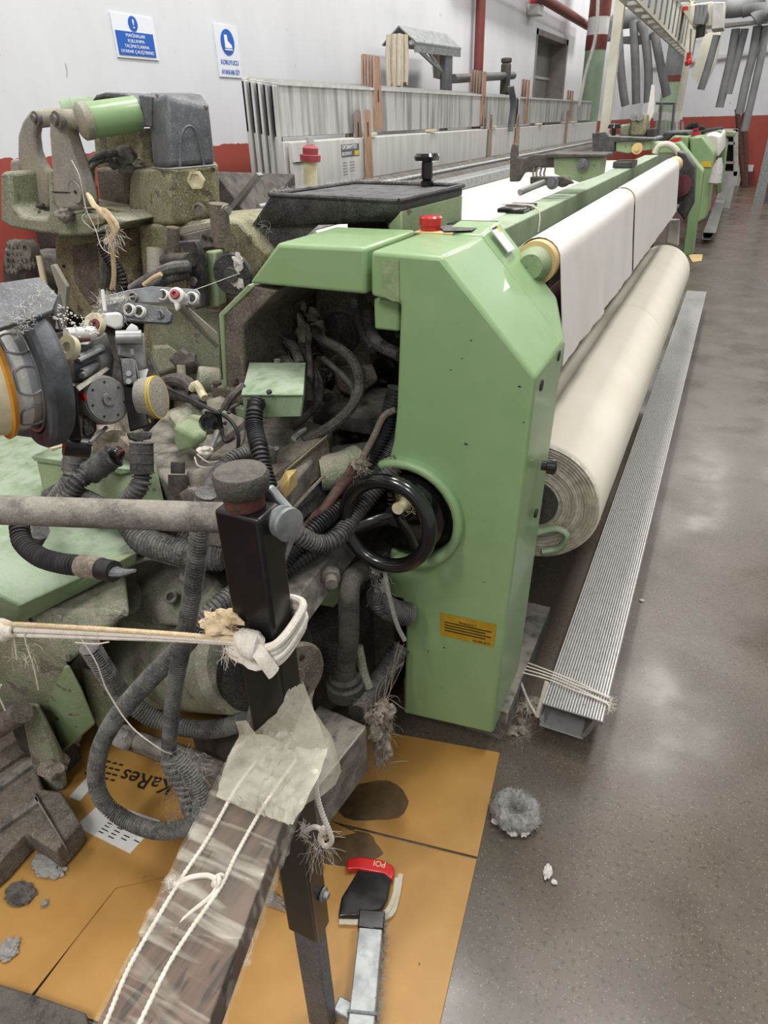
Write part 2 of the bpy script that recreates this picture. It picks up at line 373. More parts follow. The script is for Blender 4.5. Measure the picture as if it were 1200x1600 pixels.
def strands(g, src, n, ln=.03, r=.0005, spread=1.0, down=0.0):
    """loose fibres: src() gives a start point"""
    r *= .55; ln *= .8
    for i in range(int(n * 1.5)):
        p = Vector(src()); pts = [p]; d = Vector((RU(-1, 1), RU(-1, 1), RU(-1, 1))).normalized()
        for k in range(3):
            d = (d + Vector((RU(-1, 1), RU(-1, 1), RU(-1, 1))) * .7 * spread + Vector((0, 0, -down))).normalized()
            pts.append(pts[-1] + d * ln / 3)
        g.tube(pts, r, n=3, step=ln / 5)
    return g

# ================================================================== the hall
def struct(o): o['kind'] = 'structure'; return o
struct(G().box((-2.8, -3, -.1), (8, 21, 0)).build('floor', 'floor', smooth=False))
# left wall with the doorway opening
DY0, DY1, DZ0, DZ1 = 9.65, 11.4, 1.2, 2.52
g = G(); g.box((-2.75, -3, 0), (-2.5, DY0, 6)); g.box((-2.75, DY1, 0), (-2.5, 21, 6)); g.box((-2.75, DY0, DZ1), (-2.5, DY1, 6)); g.box((-2.75, DY0, 0), (-2.5, DY1, DZ0))
struct(g.build('wall_left', 'wall', smooth=False))
struct(G().box((-2.75, 20.8, 0), (8, 21, 6)).build('wall_back', 'wall', smooth=False))
w = struct(G().box((-2.74, DY0, DZ0), (-2.70, DY1, DZ1)).build('window_1', 'shutter', smooth=False))
for zz in (1.6, 2.05): G().box((-2.70, DY0, zz), (-2.685, DY1, zz + .03)).build('rail', 'ltgrey', w)
g = G(); g.box((-2.70, DY0, DZ1 - .06), (-2.49, DY1, DZ1)); g.box((-2.70, DY1 - .1, DZ0), (-2.49, DY1, DZ1)); g.box((-2.7, DY0, DZ0), (-2.49, DY0 + .05, DZ1))
g.build('frame', 'concrete', w)
x = P(746, 60, x=-2.44)
tag(G().cyl((-2.42, x.y, 0), (-2.42, x.y, 6), .045).build('vertical_pipe', 'redbrown'), 'slim dark red vertical pipe running up the white wall left of the shuttered opening', 'pipe')
a = P(858, 3, x=-2.35); b = P(918, 40, x=-2.35)
tag(G().cyl(a - (b - a) * 1.2, b, .055).build('sloping_pipe', 'redbrown'), 'dark red pipe running along the upper wall above the shuttered opening', 'pipe')
a = P(838, 4, x=-2.42)
t = thing('wall_bell', a - Vector((0, 0, .1)), 'small grey wall box with a red lamp above the shuttered opening', 'alarm')
G().box(a + Vector((-.07, -.12, -.12)), a + Vector((.06, .12, -.02))).build('housing', 'ltgrey', t, bev=.01)
G().cyl(a + Vector((0, 0, -.02)), a + Vector((0, 0, .09)), .07).build('red_lamp', 'red', t, bev=.01)
# column
c = P(928, 100, x=-2.1); r_ = .14
t = thing('painted_column', (c.x, c.y, 0), 'round green column with red and white bands near the far left corner', 'column')
G().cyl((c.x, c.y, 0), (c.x, c.y, 2.38), r_).build('lower_shaft', 'pipegreen', t)
G().cyl((c.x, c.y, 2.38), (c.x, c.y, 2.55), r_ + .004).build('red_band', 'redbrown', t)
G().cyl((c.x, c.y, 2.55), (c.x, c.y, 2.75), r_ + .002).build('white_band', 'white', t)
G().cyl((c.x, c.y, 2.75), (c.x, c.y, 4.6), r_ + .004).build('red_shaft', 'redbrown', t)
a = P(990, 160, y=19.8); a0 = Vector((-2.3, 19.85, 2.45))
tag(G().cyl((-2.4, 20.7, 2.6), (.2, 20.7, 2.8), .05).build('wall_pipe', 'ltgrey'), 'thin grey pipe crossing the far white wall behind the hanging ducts', 'pipe')
# white steel post and cable tray
base = P(944, 212, y=9.0); top = P(961, -10, y=9.0)
tag(G().box((base.x - .05, 8.94, 0), (base.x + .05, 9.04, 3.05)).build('steel_post', 'cream', bev=.006), 'cream painted square steel post carrying the cable tray', 'post')
def tray(a, b, wx, hz, rung, name, label):
    t = thing(name, a, label, 'cable tray')
    up = Vector((0, 0, hz)); side = Vector((wx, 0, 0)); th = Vector((.02, 0, 0))
    g = G().prism([a, a + th, a + th + up, a + up], b - a); g.build('side_plate', 'cream', t)
    g = G().prism([a + side, a + side + th, a + side + th + up, a + side + up], b - a); g.build('side_plate', 'cream', t)
    n = int((b - a).length / rung)
    for i in range(n):
        q = a.lerp(b, (i + .5) / n); G().prism([q, q + Vector((0, .05, 0)), q + Vector((0, .05, .03)), q + Vector((0, 0, .03))], side).build('rung', 'ltgrey', t)
    for i in range(n):
        q = a.lerp(b, (i + .5) / n) + Vector((wx + .018, 0, .04)); G().box(q, q + Vector((.012, .10, hz - .08))).build('stiffener', 'duct', t)
    return t
ta = P(955, -30, y=8.6); tb = P(1098, 88, y=15.5); ta.z = tb.z = 2.95
ta = Vector((base.x, 8.3, 2.95)); q = P(1072, 88, z=2.62)
def lineat(px, py, z): return P(px, py, z=z)
A = lineat(972, 5, 2.5); B = lineat(1070, 92, 2.5)
tray(A - (B - A) * .35, B, .12, .42, .55, 'cable_tray', 'long cream louvred cable tray running overhead down the hall')
A = lineat(1045, 5, 2.95); B = lineat(1085, 68, 2.95)
tray(A - (B - A) * .35, B, .26, .12, .5, 'ladder_tray', 'narrow cream ladder tray beside the larger louvred tray')
# hanging ducts (travelling cleaner)
def duct(pts, r, y, label, fl=.6):
    w = [P(px, py, y=y) for px, py in pts]
    return tag(G().tube(w, r, n=12, flat=fl).build('suction_duct', 'duct'), label, 'duct', 'grey suction ducts of the overhead cleaners')
for pts, lab in (([(966, 30), (968, 80), (972, 130), (977, 165)], 'leftmost short grey duct hanging beside the cream post'),
                 ([(990, 32), (991, 60), (993, 110), (994, 162)], 'second grey duct hanging left under the tray'),
                 ([(1000, 32), (1008, 60), (1013, 110), (1012, 160)], 'wide grey duct hanging third under the tray'),
                 ([(1022, 50), (1030, 90), (1036, 120), (1042, 150)], 'slanting grey duct right of the three straight ones under the tray')):
    duct(pts, .07, 13.0, lab, .9)
for pts, lab in (([(1120, 55), (1112, 85), (1103, 115), (1095, 140)], 'flat grey duct hanging by the beige funnel'),
                 ([(1150, 45), (1141, 95), (1133, 130), (1124, 168)], 'grey duct hanging under the electrical cabinet'),
                 ([(1164, 45), (1154, 85), (1145, 120), (1138, 147)], 'thinner grey duct just right of the one under the cabinet'),
                 ([(1184, 40), (1176, 85), (1165, 130), (1155, 178)], 'long grey duct second from the right edge'),
                 ([(1197, 40), (1190, 85), (1178, 140), (1163, 205)], 'longest grey duct hanging near the right edge')):
    duct(pts, .062, 13.5, lab, .9)
for pts, lab in (([(948, 64), (955, 42), (975, 30), (1000, 28)], 'arched grey duct above the cream post'),
                 ([(1135, 12), (1160, 10), (1195, -4)], 'thick grey duct leaving the top of the cabinet'),
                 ([(1160, 12), (1180, 8), (1200, 20)], 'thick grey duct curving at the upper right edge'),
                 ([(1178, 30), (1190, 20), (1210, 12)], 'short thick grey duct arriving from the upper right edge')):
    duct(pts, .13, 13.3, lab, 1.0)
tag(G().hull([P(942, 60, y=13), P(1035, 52, y=13), P(1010, 66, y=13), P(960, 68, y=13), P(942, 60, y=13.8), P(1035, 52, y=13.8), P(1000, 70, y=13.6)]).build('duct_hood', 'steeldk'), 'dark shallow hood from which the left ducts hang', 'hood')
tag(G().prism([P(1127, 42, y=13.4), P(1200, 34, y=13.4), P(1200, 30, y=13.4), P(1127, 37, y=13.4)], (0, .3, 0)).build('duct_beam', 'ltgrey'), 'light grey beam carrying the right hand ducts', 'beam')
tag(G().prism([P(1098, 140, y=14), P(1080, 118, y=14), P(1100, 55, y=14), P(1128, 42, y=14), P(1118, 95, y=14)], (0, .5, 0)).build('funnel', 'cream'), 'beige sloping funnel plate under the electrical cabinet', 'funnel')
t = thing('electrical_cabinet', P(1100, 42, y=12.6), 'cream overhead electrical cabinet with grey conduits and a red label', 'cabinet')
G().prism([P(1062, 10, y=12.6), P(1114, 2, y=12.6), P(1113, 40, y=12.6), P(1082, 42, y=12.6)], (0, .5, 0)).build('body', 'cream', t, bev=.01)
G().prism([P(1114, 3, y=12.5), P(1133, 3, y=12.5), P(1130, 44, y=12.5), P(1111, 46, y=12.5)], (0, .5, 0)).build('door', 'ltgrey', t, bev=.01)
G().prism([P(1060, 11, y=12.55), P(1075, 9, y=12.55), P(1075, 16, y=12.55), P(1060, 18, y=12.55)], (0, .02, 0)).build('red_plate', 'red', t)
for k in range(3):
    G().tube([P(1090 + k * 6, 8, y=12.5), P(1089 + k * 6, 22, y=12.5), P(1086 + k * 5, 38, y=12.5)], .035).build('conduit', 'duct', t)
G().lathe(P(1097, 28, y=12.58), (0, -1, 0), [(0, .09), (.03, .09), (.03, .04), (.05, .04)]).build('rotary_switch', 'duct', t)
G().cyl(P(1095, 40, y=12.6), P(1094, 58, y=12.6), .06).build('cable_gland', 'deep', t)
t = thing('pendant_switch', P(1076, 102, y=12), 'bright red pendant switch hanging at the end of the tray', 'switch')
G().cyl(P(1078, 82, y=12), P(1080, 45, y=12), .012).build('cord', 'duct', t); G().cyl(P(1077, 82, y=12), P(1075, 94, y=12), .03).build('upper_grip', 'red', t); G().cyl(P(1075, 94, y=12), P(1077, 101, y=12), .05).build('button_head', 'red', t, bev=.01)
# far column pair on the right and things by the back wall
b0 = P(1178, 318, z=0)
tag(G().box((b0.x - .02, b0.y, 0), (b0.x + .16, b0.y + .16, 5)).build('steel_column', 'galv'), 'grey green steel column standing on the floor at the right edge', 'column')
tag(G().box((b0.x + .2, b0.y + .3, 0), (b0.x + .34, b0.y + .45, 5)).build('steel_column', 'steeldk'), 'darker steel column just behind the one at the right edge', 'column')
for (xa, ya, xb, yb) in ((1152, 170, 1168, 268), (1163, 175, 1172, 262)):
    tag(G().cyl(P(xa, ya, y=20.2), Vector((P(xb, yb, y=20.3).x, 20.1, 0)), .06).build('leaning_bar', 'rust'), 'dark red bar leaning against the red far wall' + (' left of its twin' if xa == 1152 else ' right of its twin'), 'bar')
g0 = P(1166, 287, z=0); YC = g0.y - .62
t = thing('stacked_crate', (g0.x, YC, 0), 'small red and white crate on the floor against the red wall', 'crate')
G().box((P(1159, 0, y=YC).x * 0 + P(1158, 284, y=YC).x, YC, 0), (P(1175, 283, y=YC).x, YC + .2, P(1160, 268, y=YC).z)).build('lower_half', 'maroon', t)
G().box((P(1159, 267, y=YC).x, YC, P(1160, 268, y=YC).z), (P(1176, 267, y=YC).x, YC + .2, P(1160, 258, y=YC).z)).build('upper_half', 'whitepl', t)
for k in range(3):
    tag(G().box((P(1146 + k * 4, 280, y=YC).x, YC, 0), (P(1149.4 + k * 4, 280, y=YC).x, YC + .3, P(1150, 257, y=YC).z)).build('plastic_sack', 'ltgrey'),
        ['pale upright sack leftmost of three beside the red crate', 'pale upright sack in the middle of three beside the red crate', 'pale upright sack touching the red crate'][k], 'sack', 'pale sacks beside the crate')
t = thing('tool_cabinet', P(1160, 284, y=15.5), 'open grey cabinet with dark shelves behind the last loom', 'cabinet')
g = G(); pA = P(1130, 202, y=15.5); pB = P(1152, 285, y=15.5)
for (x0, y0, x1, y1) in ((1146, 202, 1153, 275), (1130, 202, 1153, 206), (1132, 222, 1148, 226), (1133, 253, 1147, 256)):
    g.prism([P(x0, y0, y=15.5), P(x1, y0, y=15.5), P(x1, y1, y=15.5), P(x0, y1, y=15.5)], (0, .4, 0))
g.box((P(1130, 280, y=15.5).x, 15.5, 0), (P(1150, 280, y=15.5).x, 15.9, P(1140, 268, y=15.5).z)); g.build('carcass', 'ltgrey', t)
G().prism([P(1128, 205, y=15.8), P(1148, 205, y=15.8), P(1147, 275, y=15.8), P(1128, 278, y=15.8)], (0, .05, 0)).build('back_panel', 'deep', t)

# ---- wall signs
def sign(name, px, label):
    t = thing(name, P(px[0], px[1], x=-2.49), label, 'sign'); return t
SY0 = P(183, 60, x=-2.49).y; SY1 = P(240, 60, x=-2.49).y
t = sign('instruction_sign', (212, 90), 'blue and white wall sign with an exclamation mark and four lines of Turkish text')
zb, zt = P(190, 85, x=-2.49).z, P(182, 20, x=-2.49).z
zm = P(185, 47, x=-2.49).z
ym = (SY0 + SY1) / 2; wdt = SY1 - SY0
G().box((-2.499, SY0 - .01, zb - .01), (-2.494, SY1 + .02, zt)).build('plastic_sleeve', 'signwhite', t)
G().box((-2.494, SY0, zb), (-2.491, SY1, zm)).build('blue_panel', 'blue', t)
G().cyl((-2.494, ym, (zm + zt) / 2), (-2.4915, ym, (zm + zt) / 2), (zt - zm) * .46, n=32).build('blue_disc', 'blue', t)
text('lettering', '!', (-2.4905, ym, (zm + zt) / 2 - (zt - zm) * .27), (0, 1, 0), (0, 0, 1), (zt - zm) * .78, 'signtxt', t, align='CENTER', sx=1.6)
for i, s_ in enumerate(('MAKİNALARI', 'KULLANMA', 'TALİMATLARINA', 'UYARAK ÇALIŞTIRINIZ')):
    text('lettering', s_, (-2.4905, ym, zm - (zm - zb) * (.23 + .225 * i)), (0, 1, 0), (0, 0, 1), (zm - zb) * .20, 'signtxt', t, align='CENTER', sx=1.15)
t = sign('footwear_sign', (358, 124), 'white wall sign with a blue disc showing a safety boot')
y0, y1 = P(340, 80, x=-2.49).y, P(375, 80, x=-2.49).y; zb, zt = P(350, 120, x=-2.49).z, P(345, 38, x=-2.49).z; ym = (y0 + y1) / 2
G().box((-2.499, y0, zb), (-2.494, y1, zt)).build('panel', 'signwhite', t)
cz = zb + (zt - zb) * .68; rr = (zt - zb) * .25
G().cyl((-2.494, ym, cz), (-2.491, ym, cz), rr, n=32).build('blue_disc', 'blue', t)
bt = [(-.5, .55), (-.1, .55), (-.05, .1), (.5, -.2), (.55, -.45), (-.5, -.45)]
G().prism([(-2.4905, ym + u * rr, cz + v * rr) for u, v in bt], (.0015, 0, 0)).build('boot_symbol', 'signtxt', t)
G().box((-2.4905, ym - rr * .55, cz - rr * .62), (-2.489, ym + rr * .6, cz - rr * .52)).build('sole_symbol', 'signtxt', t)
text('lettering', 'KORUYUCU', (-2.4925, ym, zb + (zt - zb) * .25), (0, 1, 0), (0, 0, 1), (zt - zb) * .13, 'blue', t, align='CENTER', sx=.95)
text('lettering', 'AYAKKABI GİY', (-2.4925, ym, zb + (zt - zb) * .06), (0, 1, 0), (0, 0, 1), (zt - zb) * .13, 'blue', t, align='CENTER', sx=.8)

# ================================================================== heald frames stored behind the loom
FX = -2.0
def bracket(g, y, z0, z1, w, x, th=.012):
    g.prism([(x, y - w / 2, z0), (x, y + w / 2, z0), (x, y + w * .36, z1 - .012), (x, y + w * .26, z1), (x, y - w * .26, z1), (x, y - w * .36, z1 - .012)], (th, 0, 0))
FL = ['front upper beam frame with streaked grey face, nearest the looms', 'second heald frame behind the streaked front one', 'third heald frame in the near stack, slightly taller', 'fourth heald frame in the near stack', 'rearmost heald frame of the near stack, closest to the wall signs']
FAR = ['front heald frame of the farther stack near the column', 'middle heald frame of the farther stack near the column', 'rear heald frame of the farther stack, next to the wall']
def zat(px, py, x): return P(px, py, x=x).z
def frames(xs, y0, y1, labels, grp, off, brk):
    zb_ = [P(*p_, x=-1.98).z for p_ in brk]; brk = [P(*p_, x=-1.98).y for p_ in brk]
    for k, lab in enumerate(labels):
        x = xs - .034 * k; ya = y0 - .006 * k; yb = y1 + .03 * k; dz = off * k
        t = thing('heald_frame', (x, (ya + yb) / 2, 1.0), lab, 'heald frame', grp)
        G().box((x, ya, 1.548 + dz), (x + .014, yb, 1.765 + dz)).build('top_beam', 'frame', t, bev=.003)
        G().box((x, ya - .0, 1.30), (x + .02, ya + .032, 1.765 + dz - .01)).build('side_strut', 'frame', t, bev=.003)
        G().box((x + .001, ya + .032, 1.30), (x + .013, ya + .05, 1.66)).build('dark_gap_strip', 'deep', t)  # added black strip giving the gap between the struts its darkness
        g = G().box((x + .0005, ya + .05, 1.757 + dz), (x + .022, yb, 1.77 + dz)); g.build('edge_lip', 'framelt', t)
        for j, yy in enumerate(brk):
            g = G(); bracket(g, yy + .03 * k, 1.56, zb_[j] + .006 * k, .10, x + .0145)
            b = g.build('hanger_plate', 'wood' if k % 2 == 0 else 'woodgr', t)
            G().box((x + .0265, yy - .008 + .035 * k, 1.70), (x + .0275, yy + .008 + .035 * k, 1.76)).build('slot', 'deep', b)
    return
by = [(588, 88), (757, 112)]
frames(-2.0, 3.03, 7.05, FL, 'heald frames stacked in the near rack', .006, by)
by2 = [(826, 125), (895, 142)]
frames(-2.0, 7.2, 10.9, FAR, 'heald frames stacked in the farther rack', .004, by2)
LFL = ['pale lower frame beam with a printed maker label, in front of all others', 'pale lower frame beam directly behind the labelled one', 'rear pale lower frame beam peeping out at the left end']
for k in range(3):
    x = -1.955 - .03 * k; ya = 3.07 - .012 * k
    t = thing('frame_beam', (x, 5, 1.3), LFL[k], 'frame beam', 'lower pale frame beams')
    G().box((x, ya, 1.318), (x + .016, 7.1, 1.525 + .004 * k)).build('beam', 'framelt', t, bev=.003)
    if k == 0:
        G().box((x + .016, ya, 1.44), (x + .022, ya + .22, 1.525)).build('end_fitting', 'framelt', t, bev=.002)
        G().box((x + .0225, ya + .02, 1.436), (x + .0235, ya + .17, 1.442)).build('slot', 'deep', t)
        y0 = P(533, 240, x=-1.94).y; y1 = P(561, 240, x=-1.94).y
        za, zb_ = P(533, 226, x=-1.94).z, P(533, 246, x=-1.94).z
        lb = G().box((x + .016, y0, zb_), (x + .0175, y1, za)).build('maker_label', 'steeldk', t)
        G().box((x + .0175, y1 - .06, zb_ + .004), (x + .0182, y1 - .004, (za + zb_) / 2 - .004)).build('yellow_field', 'yelmark', lb)
        text('lettering', 'GROBAMTEX', (x + .0176, y0 + .006, (za + zb_) / 2 + .007), (0, 1, 0), (0, 0, 1), .028, 'signtxt', lb, sx=(y1 - y0 - .01) / .155 * .8)
        text('lettering', 'SULZER RUTI', (x + .0176, y0 + .006, zb_ + .008), (0, 1, 0), (0, 0, 1), .022, 'signtxt', lb, sx=.85)
        for i in range(5):
            G().box((x + .016, y0 + .01, zb_ - .03 - i * .014), (x + .0165, y0 + .06, zb_ - .026 - i * .014)).build('print_line', 'duct', t)
            if i < 4: G().box((x + .016, y0 + .09, zb_ - .03 - i * .014), (x + .0165, y0 + .15, zb_ - .026 - i * .014)).build('print_line', 'duct', t)
    for j, (yy, zt_) in enumerate(((P(574 - 6 * k, 200, x=-1.93).y, 1.60), (P(766, 200, x=-1.93).y - .05 * k, 1.57), (P(833, 200, x=-1.93).y - .06 * k, 1.57))):
        if k == 2 and j: continue
        if yy > 7: yy = 7.0
        g = G(); bracket(g, yy, 1.30 + .02 * k, zt_ + .06, .10, x + (.0235 if not k else .0165), th=.006)
        b = g.build('hanger_plate', 'wood' if k == 0 and j != 1 else 'woodgr', t)
        G().box((x + (.0295 if not k else .0225), yy - .008, 1.53), (x + (.0305 if not k else .0235), yy + .006, 1.60)).build('slot', 'deep', b)
t = thing('frame_beam', (-1.955, 9, 1.3), 'pale lower frame beam continuing toward the green column', 'frame beam', 'lower pale frame beams')
G().box((-1.955, 7.15, 1.318), (-1.939, 11.2, 1.525)).build('beam', 'framelt', t, bev=.003)
yy = P(885, 200, x=-1.93).y
g = G(); bracket(g, yy, 1.30, 1.66, .14, -1.939); g.build('hanger_plate', 'woodgr', t)
# spacers
sp_y = [3.9, 4.75, 5.7, 6.6, 7.7, 8.9, 10.2]
for i, yy in enumerate(sp_y):
    s1 = G().box((-2.25, yy - .04, 1.255), (-1.935, yy + .04, 1.3175)).build('spacer_block', 'pine', bev=.004)
    tag(s1, 'pale wooden block under the lower pale beams, %s' % ['nearest the camera', 'second from the near end', 'third from the near end', 'in the middle of the row', 'fifth along the row', 'second from the far end', 'farthest along the row'][i], 'block', 'spacer blocks under the lower beams')
for i, yy in enumerate([3.95, 4.9, 6.3, 7.9, 9.6]):
    s1 = G().box((-1.985, yy - .04, 1.53), (-1.925, yy + .04, 1.5478)).build('spacer_block', 'pine', bev=.003)
    tag(s1, 'pale wooden block between upper and lower beams, %s' % ['at the near end', 'second along', 'third along', 'fourth along', 'at the far end'][i], 'block', 'spacer blocks between the beam rows')
t = thing('frame_rack', (-2.1, 7, 0), 'low dark steel rack carrying the stored heald frames', 'rack')
G().box((-2.3, 3.0, 1.19), (-1.9, 11.3, 1.254)).build('shelf_beam', 'steeldk', t, bev=.004)
for yy in (3.3, 6.0, 8.7, 11.1):
    G().box((-2.15, yy - .04, 0), (-2.07, yy + .04, 1.19)).build('leg', 'steeldk', t)

# ---- yarn rack and clamp bar by the wall
t = thing('yarn_stand', P(690, 150, x=-2.3), 'galvanised hanging rack draped with raw yarn hanks', 'stand')
a = P(623, 42, x=-2.3); b = P(697, 55, x=-2.3); up = Vector((0, 0, 1))
rf = []
for s_ in (-1, 1):
    g = G().prism([a, b, b + Vector((.13 * s_, 0, -.10)), a + Vector((.13 * s_, 0, -.10))], (0, 0, .01)); g.build('roof_panel', 'galv', t)
G().prism([a + Vector((.115, 0, -.10)), b + Vector((.115, 0, -.10)), b + Vector((.115, 0, -.15)), a + Vector((.115, 0, -.15))], (.012, 0, 0)).build('front_rail', 'galv', t)
pa = P(694, 134, x=-2.25)
G().box((pa.x - .025, pa.y - .03, 1.2), (pa.x + .025, pa.y + .03, 2.12)).build('upright', 'galv', t)
for u in (642, 661):
    G().cyl(P(u, 66, x=-2.19), P(690, 112, x=-2.22), .014).build('brace', 'galv', t)
for (ux, uy0, uy1, ww) in ((621, 55, 133, .11), (692, 68, 118, .08)):
    c0 = P(ux, uy0, x=-2.28); c1 = P(ux, uy1, x=-2.26)
    g = G()
    for k in range(26):
        ph = RU(-.5, .5); xo = RU(-.05, .05)
        g.tube([c0 + Vector((xo, ph * ww, 0)), c0.lerp(c1, .5) + Vector((xo * 1.1, ph * ww * 1.25, 0)), c1 + Vector((xo, ph * ww * 1.1, RU(-.02, .02)))], .016, n=5, step=.08)
    g.build('yarn_hank', 'yarn', t, kind='stuff')
t = thing('clamp_bar', P(700, 135, x=-2.26), 'dark steel bar with a square end plate and a hand clamp, above the frames', 'bar')
a = P(697, 110, x=-2.2); G().box(a + Vector((-.02, -.05, -.22)), a + Vector((.02, .09, .13))).build('end_plate', 'steeldk', t, bev=.004)
b1 = P(708, 123, x=-2.18); b2 = P(802, 118, x=-2.18)
G().cyl(b1, b2, .032).build('bar', 'steeldk', t)
c = P(790, 118, x=-2.18)
G().box(c + Vector((-.04, -.05, -.16)), c + Vector((.04, .05, .1))).build('clamp_body', 'grimedk', t, bev=.02)
G().cyl(c + Vector((0, 0, .1)), c + Vector((0, 0, .14)), .05).build('knob', 'grimedk', t, bev=.01)
d1 = P(795, 135, x=-2.16); d2 = P(798, 190, x=-1.9)
tag(G().tube([P(798, 135, x=-1.92), P(802, 165, x=-1.915), P(797, 205, x=-1.92)], .03, flat=.3).build('hanging_strap', 'steeldk'), 'dark metal strap hanging in front of the stored frames', 'strap')

# ================================================================== the looms
def side_cover(root, Y0, dep, S=None):
    """green end cover traced in the plane of its front face"""
    def q(px, py, y=Y0): return P(px, py, y=y)
    cw = q(636, 800); Rw = (q(712, 800) - cw).length
    arc = []
    pts = [q(579, 392), q(689, 401), q(838, 590), q(770, 1147), q(630, 1115), q(634, 955), q(628, 937), q(606, 931), q(606, 893)]
    for k in range(17):
        a = math.radians(-112 + k * (112 + 122) / 16)
        arc.append(cw + Vector((math.cos(a) * Rw, 0, math.sin(a) * Rw)))
    pts += arc + [q(608, 712), q(614, 690), q(619, 640), q(625, 475), q(579, 463)]
    cov = G().prism(pts, (0, dep, 0)).build('side_cover', 'green', root, bev=.009, seg=3)
    # raised lip round the wheel
    g = G(); inner = []; outer = []
    for k in range(21):
        a = math.radians(-104 + k * (104 + 118) / 20)
        d = Vector((math.cos(a), 0, math.sin(a)))
        inner.append(cw + d * (Rw * .985)); outer.append(cw + d * (Rw * 1.16))
    ring = inner + outer[::-1]
    ring = [p + Vector((0, -.028, 0)) for p in ring]
    g.prism(ring, (0, .06, 0)).build('wheel_lip', 'green', cov, bev=.010, seg=3)
    return cov, cw, Rw
L1 = thing('weaving_machine', (-.8, 3.5, 0), 'large green weaving machine in the foreground with a black handwheel and red stop button', 'loom')
cov, CW, RW = side_cover(L1, 1.30, .27)
G().box(P(583, 466, y=1.335), P(624, 519, y=1.335) + Vector((0, .12, 0))).build('inner_guard', 'green', L1, bev=.006)
# side face slots
for (px, py) in ((846, 602), (873, 556), (838, 802)):
    p = P(px, py, x=-.285)
    G().lathe(p + Vector((-.004, 0, 0)), (1, 0, 0), [(0, .012), (.006, .012), (.006, .007), (.0062, .007)], n=14).build('vent_hole', 'deep', cov)
G().hull([P(842, 568, y=1.42) + Vector((.0, 0, 0)) * i for i in range(1)] + [P(px, py, y=yy) for px, py in ((815, 575), (818, 600)) for yy in (1.4, 1.41)]) if False else None
# cover top details
zt = 1.371
p = P(673, 362, z=zt)
g = G().lathe(p - Vector((0, 0, .005)), (0, 0, 1), [(0, .024), (.018, .024), (.020, .027), (.036, .027), (.040, .023), (.041, 0)]); g.build('stop_button', 'red', L1)
G().box(p + Vector((-.03, -.03, -.002)), p + Vector((.065, .03, .0035))).build('button_recess', 'tan', cov, bev=.002)
# foam packing hanging under the recess edge, tape patch on the front
tp = [P(598, 408, y=1.2985), P(623, 406, y=1.2985), P(624, 472, y=1.2985), P(613, 470, y=1.2985), P(598, 462, y=1.2985)]
G().prism(tp, (0, -.0012, 0)).build('tape_patch', mat('glossy_tape', '829c70', '9ea983', rough=.12, ns=30, bump=1, bs=40), cov)
for (u, v, q_) in ((728, 694, .003), (812, 604, .0022), (736, 532, .0015), (704, 578, .0015), (660, 1120, .0016), (694, 1012, .0022), (757, 910, .0015), (722, 560, .0012), (818, 660, .0015), (690, 1075, .0015)):
    g = G().blob(P(u, v, y=1.2995), q_, (1.4, .12, .8), sub=2, rough=.9, seed=u); g.build('paint_chip', 'deep', cov)
# stickers
s0, s1, s2, s3 = (P(688, 957, y=1.2985), P(776, 976, y=1.2985), P(771, 1011, y=1.2985), P(688, 992, y=1.2985))
st = G().prism([s0, s1, s2, s3], (0, -.001, 0)).build('warning_sticker', 'label', cov)
xd_ = s1 - s0; ud_ = s0 - s3
mid = (s0 + s1 + s2 + s3) / 4
text('lettering', 'Attention !', mid + ud_.normalized() * .016 + Vector((0, -.0012, 0)), xd_, ud_, .0105, 'ink', st, align='CENTER')
for i in range(4):
    a_ = s3 + xd_ * .08 + ud_ * (.62 - .12 * i) + Vector((0, -.0014, 0))
    G().prism([a_, a_ + xd_ * (.84 - .1 * (i % 2)), a_ + xd_ * (.84 - .1 * (i % 2)) + ud_ * .045, a_ + ud_ * .045], (0, -.0004, 0)).build('print_line', 'ink', st)
text('lettering', 'SULZER RÜTI', s3 + xd_ * .60 + ud_ * .07 + Vector((0, -.0012, 0)), xd_, ud_, .008, 'ink', st)
# plate on the chamfer
c0 = P(728, 362, y=1.62); c1 = P(762, 362, z=1.36)
pl0 = P(757, 368, y=1.66)
# chamfer side bracket behind the cover carrying a printed plate
bk = [P(693, 402, y=1.575), P(741, 352, y=1.69), P(768, 362, y=1.72), P(846, 462, y=1.70), P(838, 520, y=1.66), P(835, 585, y=1.575)]
zc = lambda x_: 1.37
G().hull([(-.60, 1.571, 1.372), (-.50, 1.571, 1.372), (-.283, 1.571, 1.14), (-.283, 1.571, 1.07), (-.60, 1.571, 1.07), (-.60, 1.70, 1.385), (-.50, 1.70, 1.385), (-.34, 1.70, 1.215), (-.34, 1.70, 1.13), (-.60, 1.70, 1.10)]).build('bearing_guard', 'green', L1, bev=.006)
dchm = Vector((.16, 0, -.17)).normalized(); nch = Vector((.17, 0, .16)).normalized()
o_ = Vector((-.492, 1.60, 1.381)) + nch * .001
pl = G().prism([o_, o_ + Vector((0, .05, 0)), o_ + Vector((0, .05, 0)) + dchm * .07, o_ + dchm * .07], nch * .003).build('maker_plate', 'signwhite', L1)
G().prism([o_ + nch * .003 + Vector((0, .034, 0)), o_ + nch * .003 + Vector((0, .048, 0)), o_ + nch * .003 + Vector((0, .048, 0)) + dchm * .02, o_ + nch * .003 + Vector((0, .034, 0)) + dchm * .02], nch * .0006).build('yellow_field', 'yelmark', pl)
text('lettering', 'SULZER RÜTI', o_ + nch * .0032 + Vector((0, .003, 0)) + dchm * .008, (0, 1, 0), -dchm, .007, 'ink', pl)
fq = ((684, 353), (738, 348), (750, 354), (737, 360), (694, 361))
G().hull([P(u, v, z=1.374) for u, v in fq] + [P(u, v, z=1.378) for u, v in fq]).build('black_flap', 'blacklint', L1)
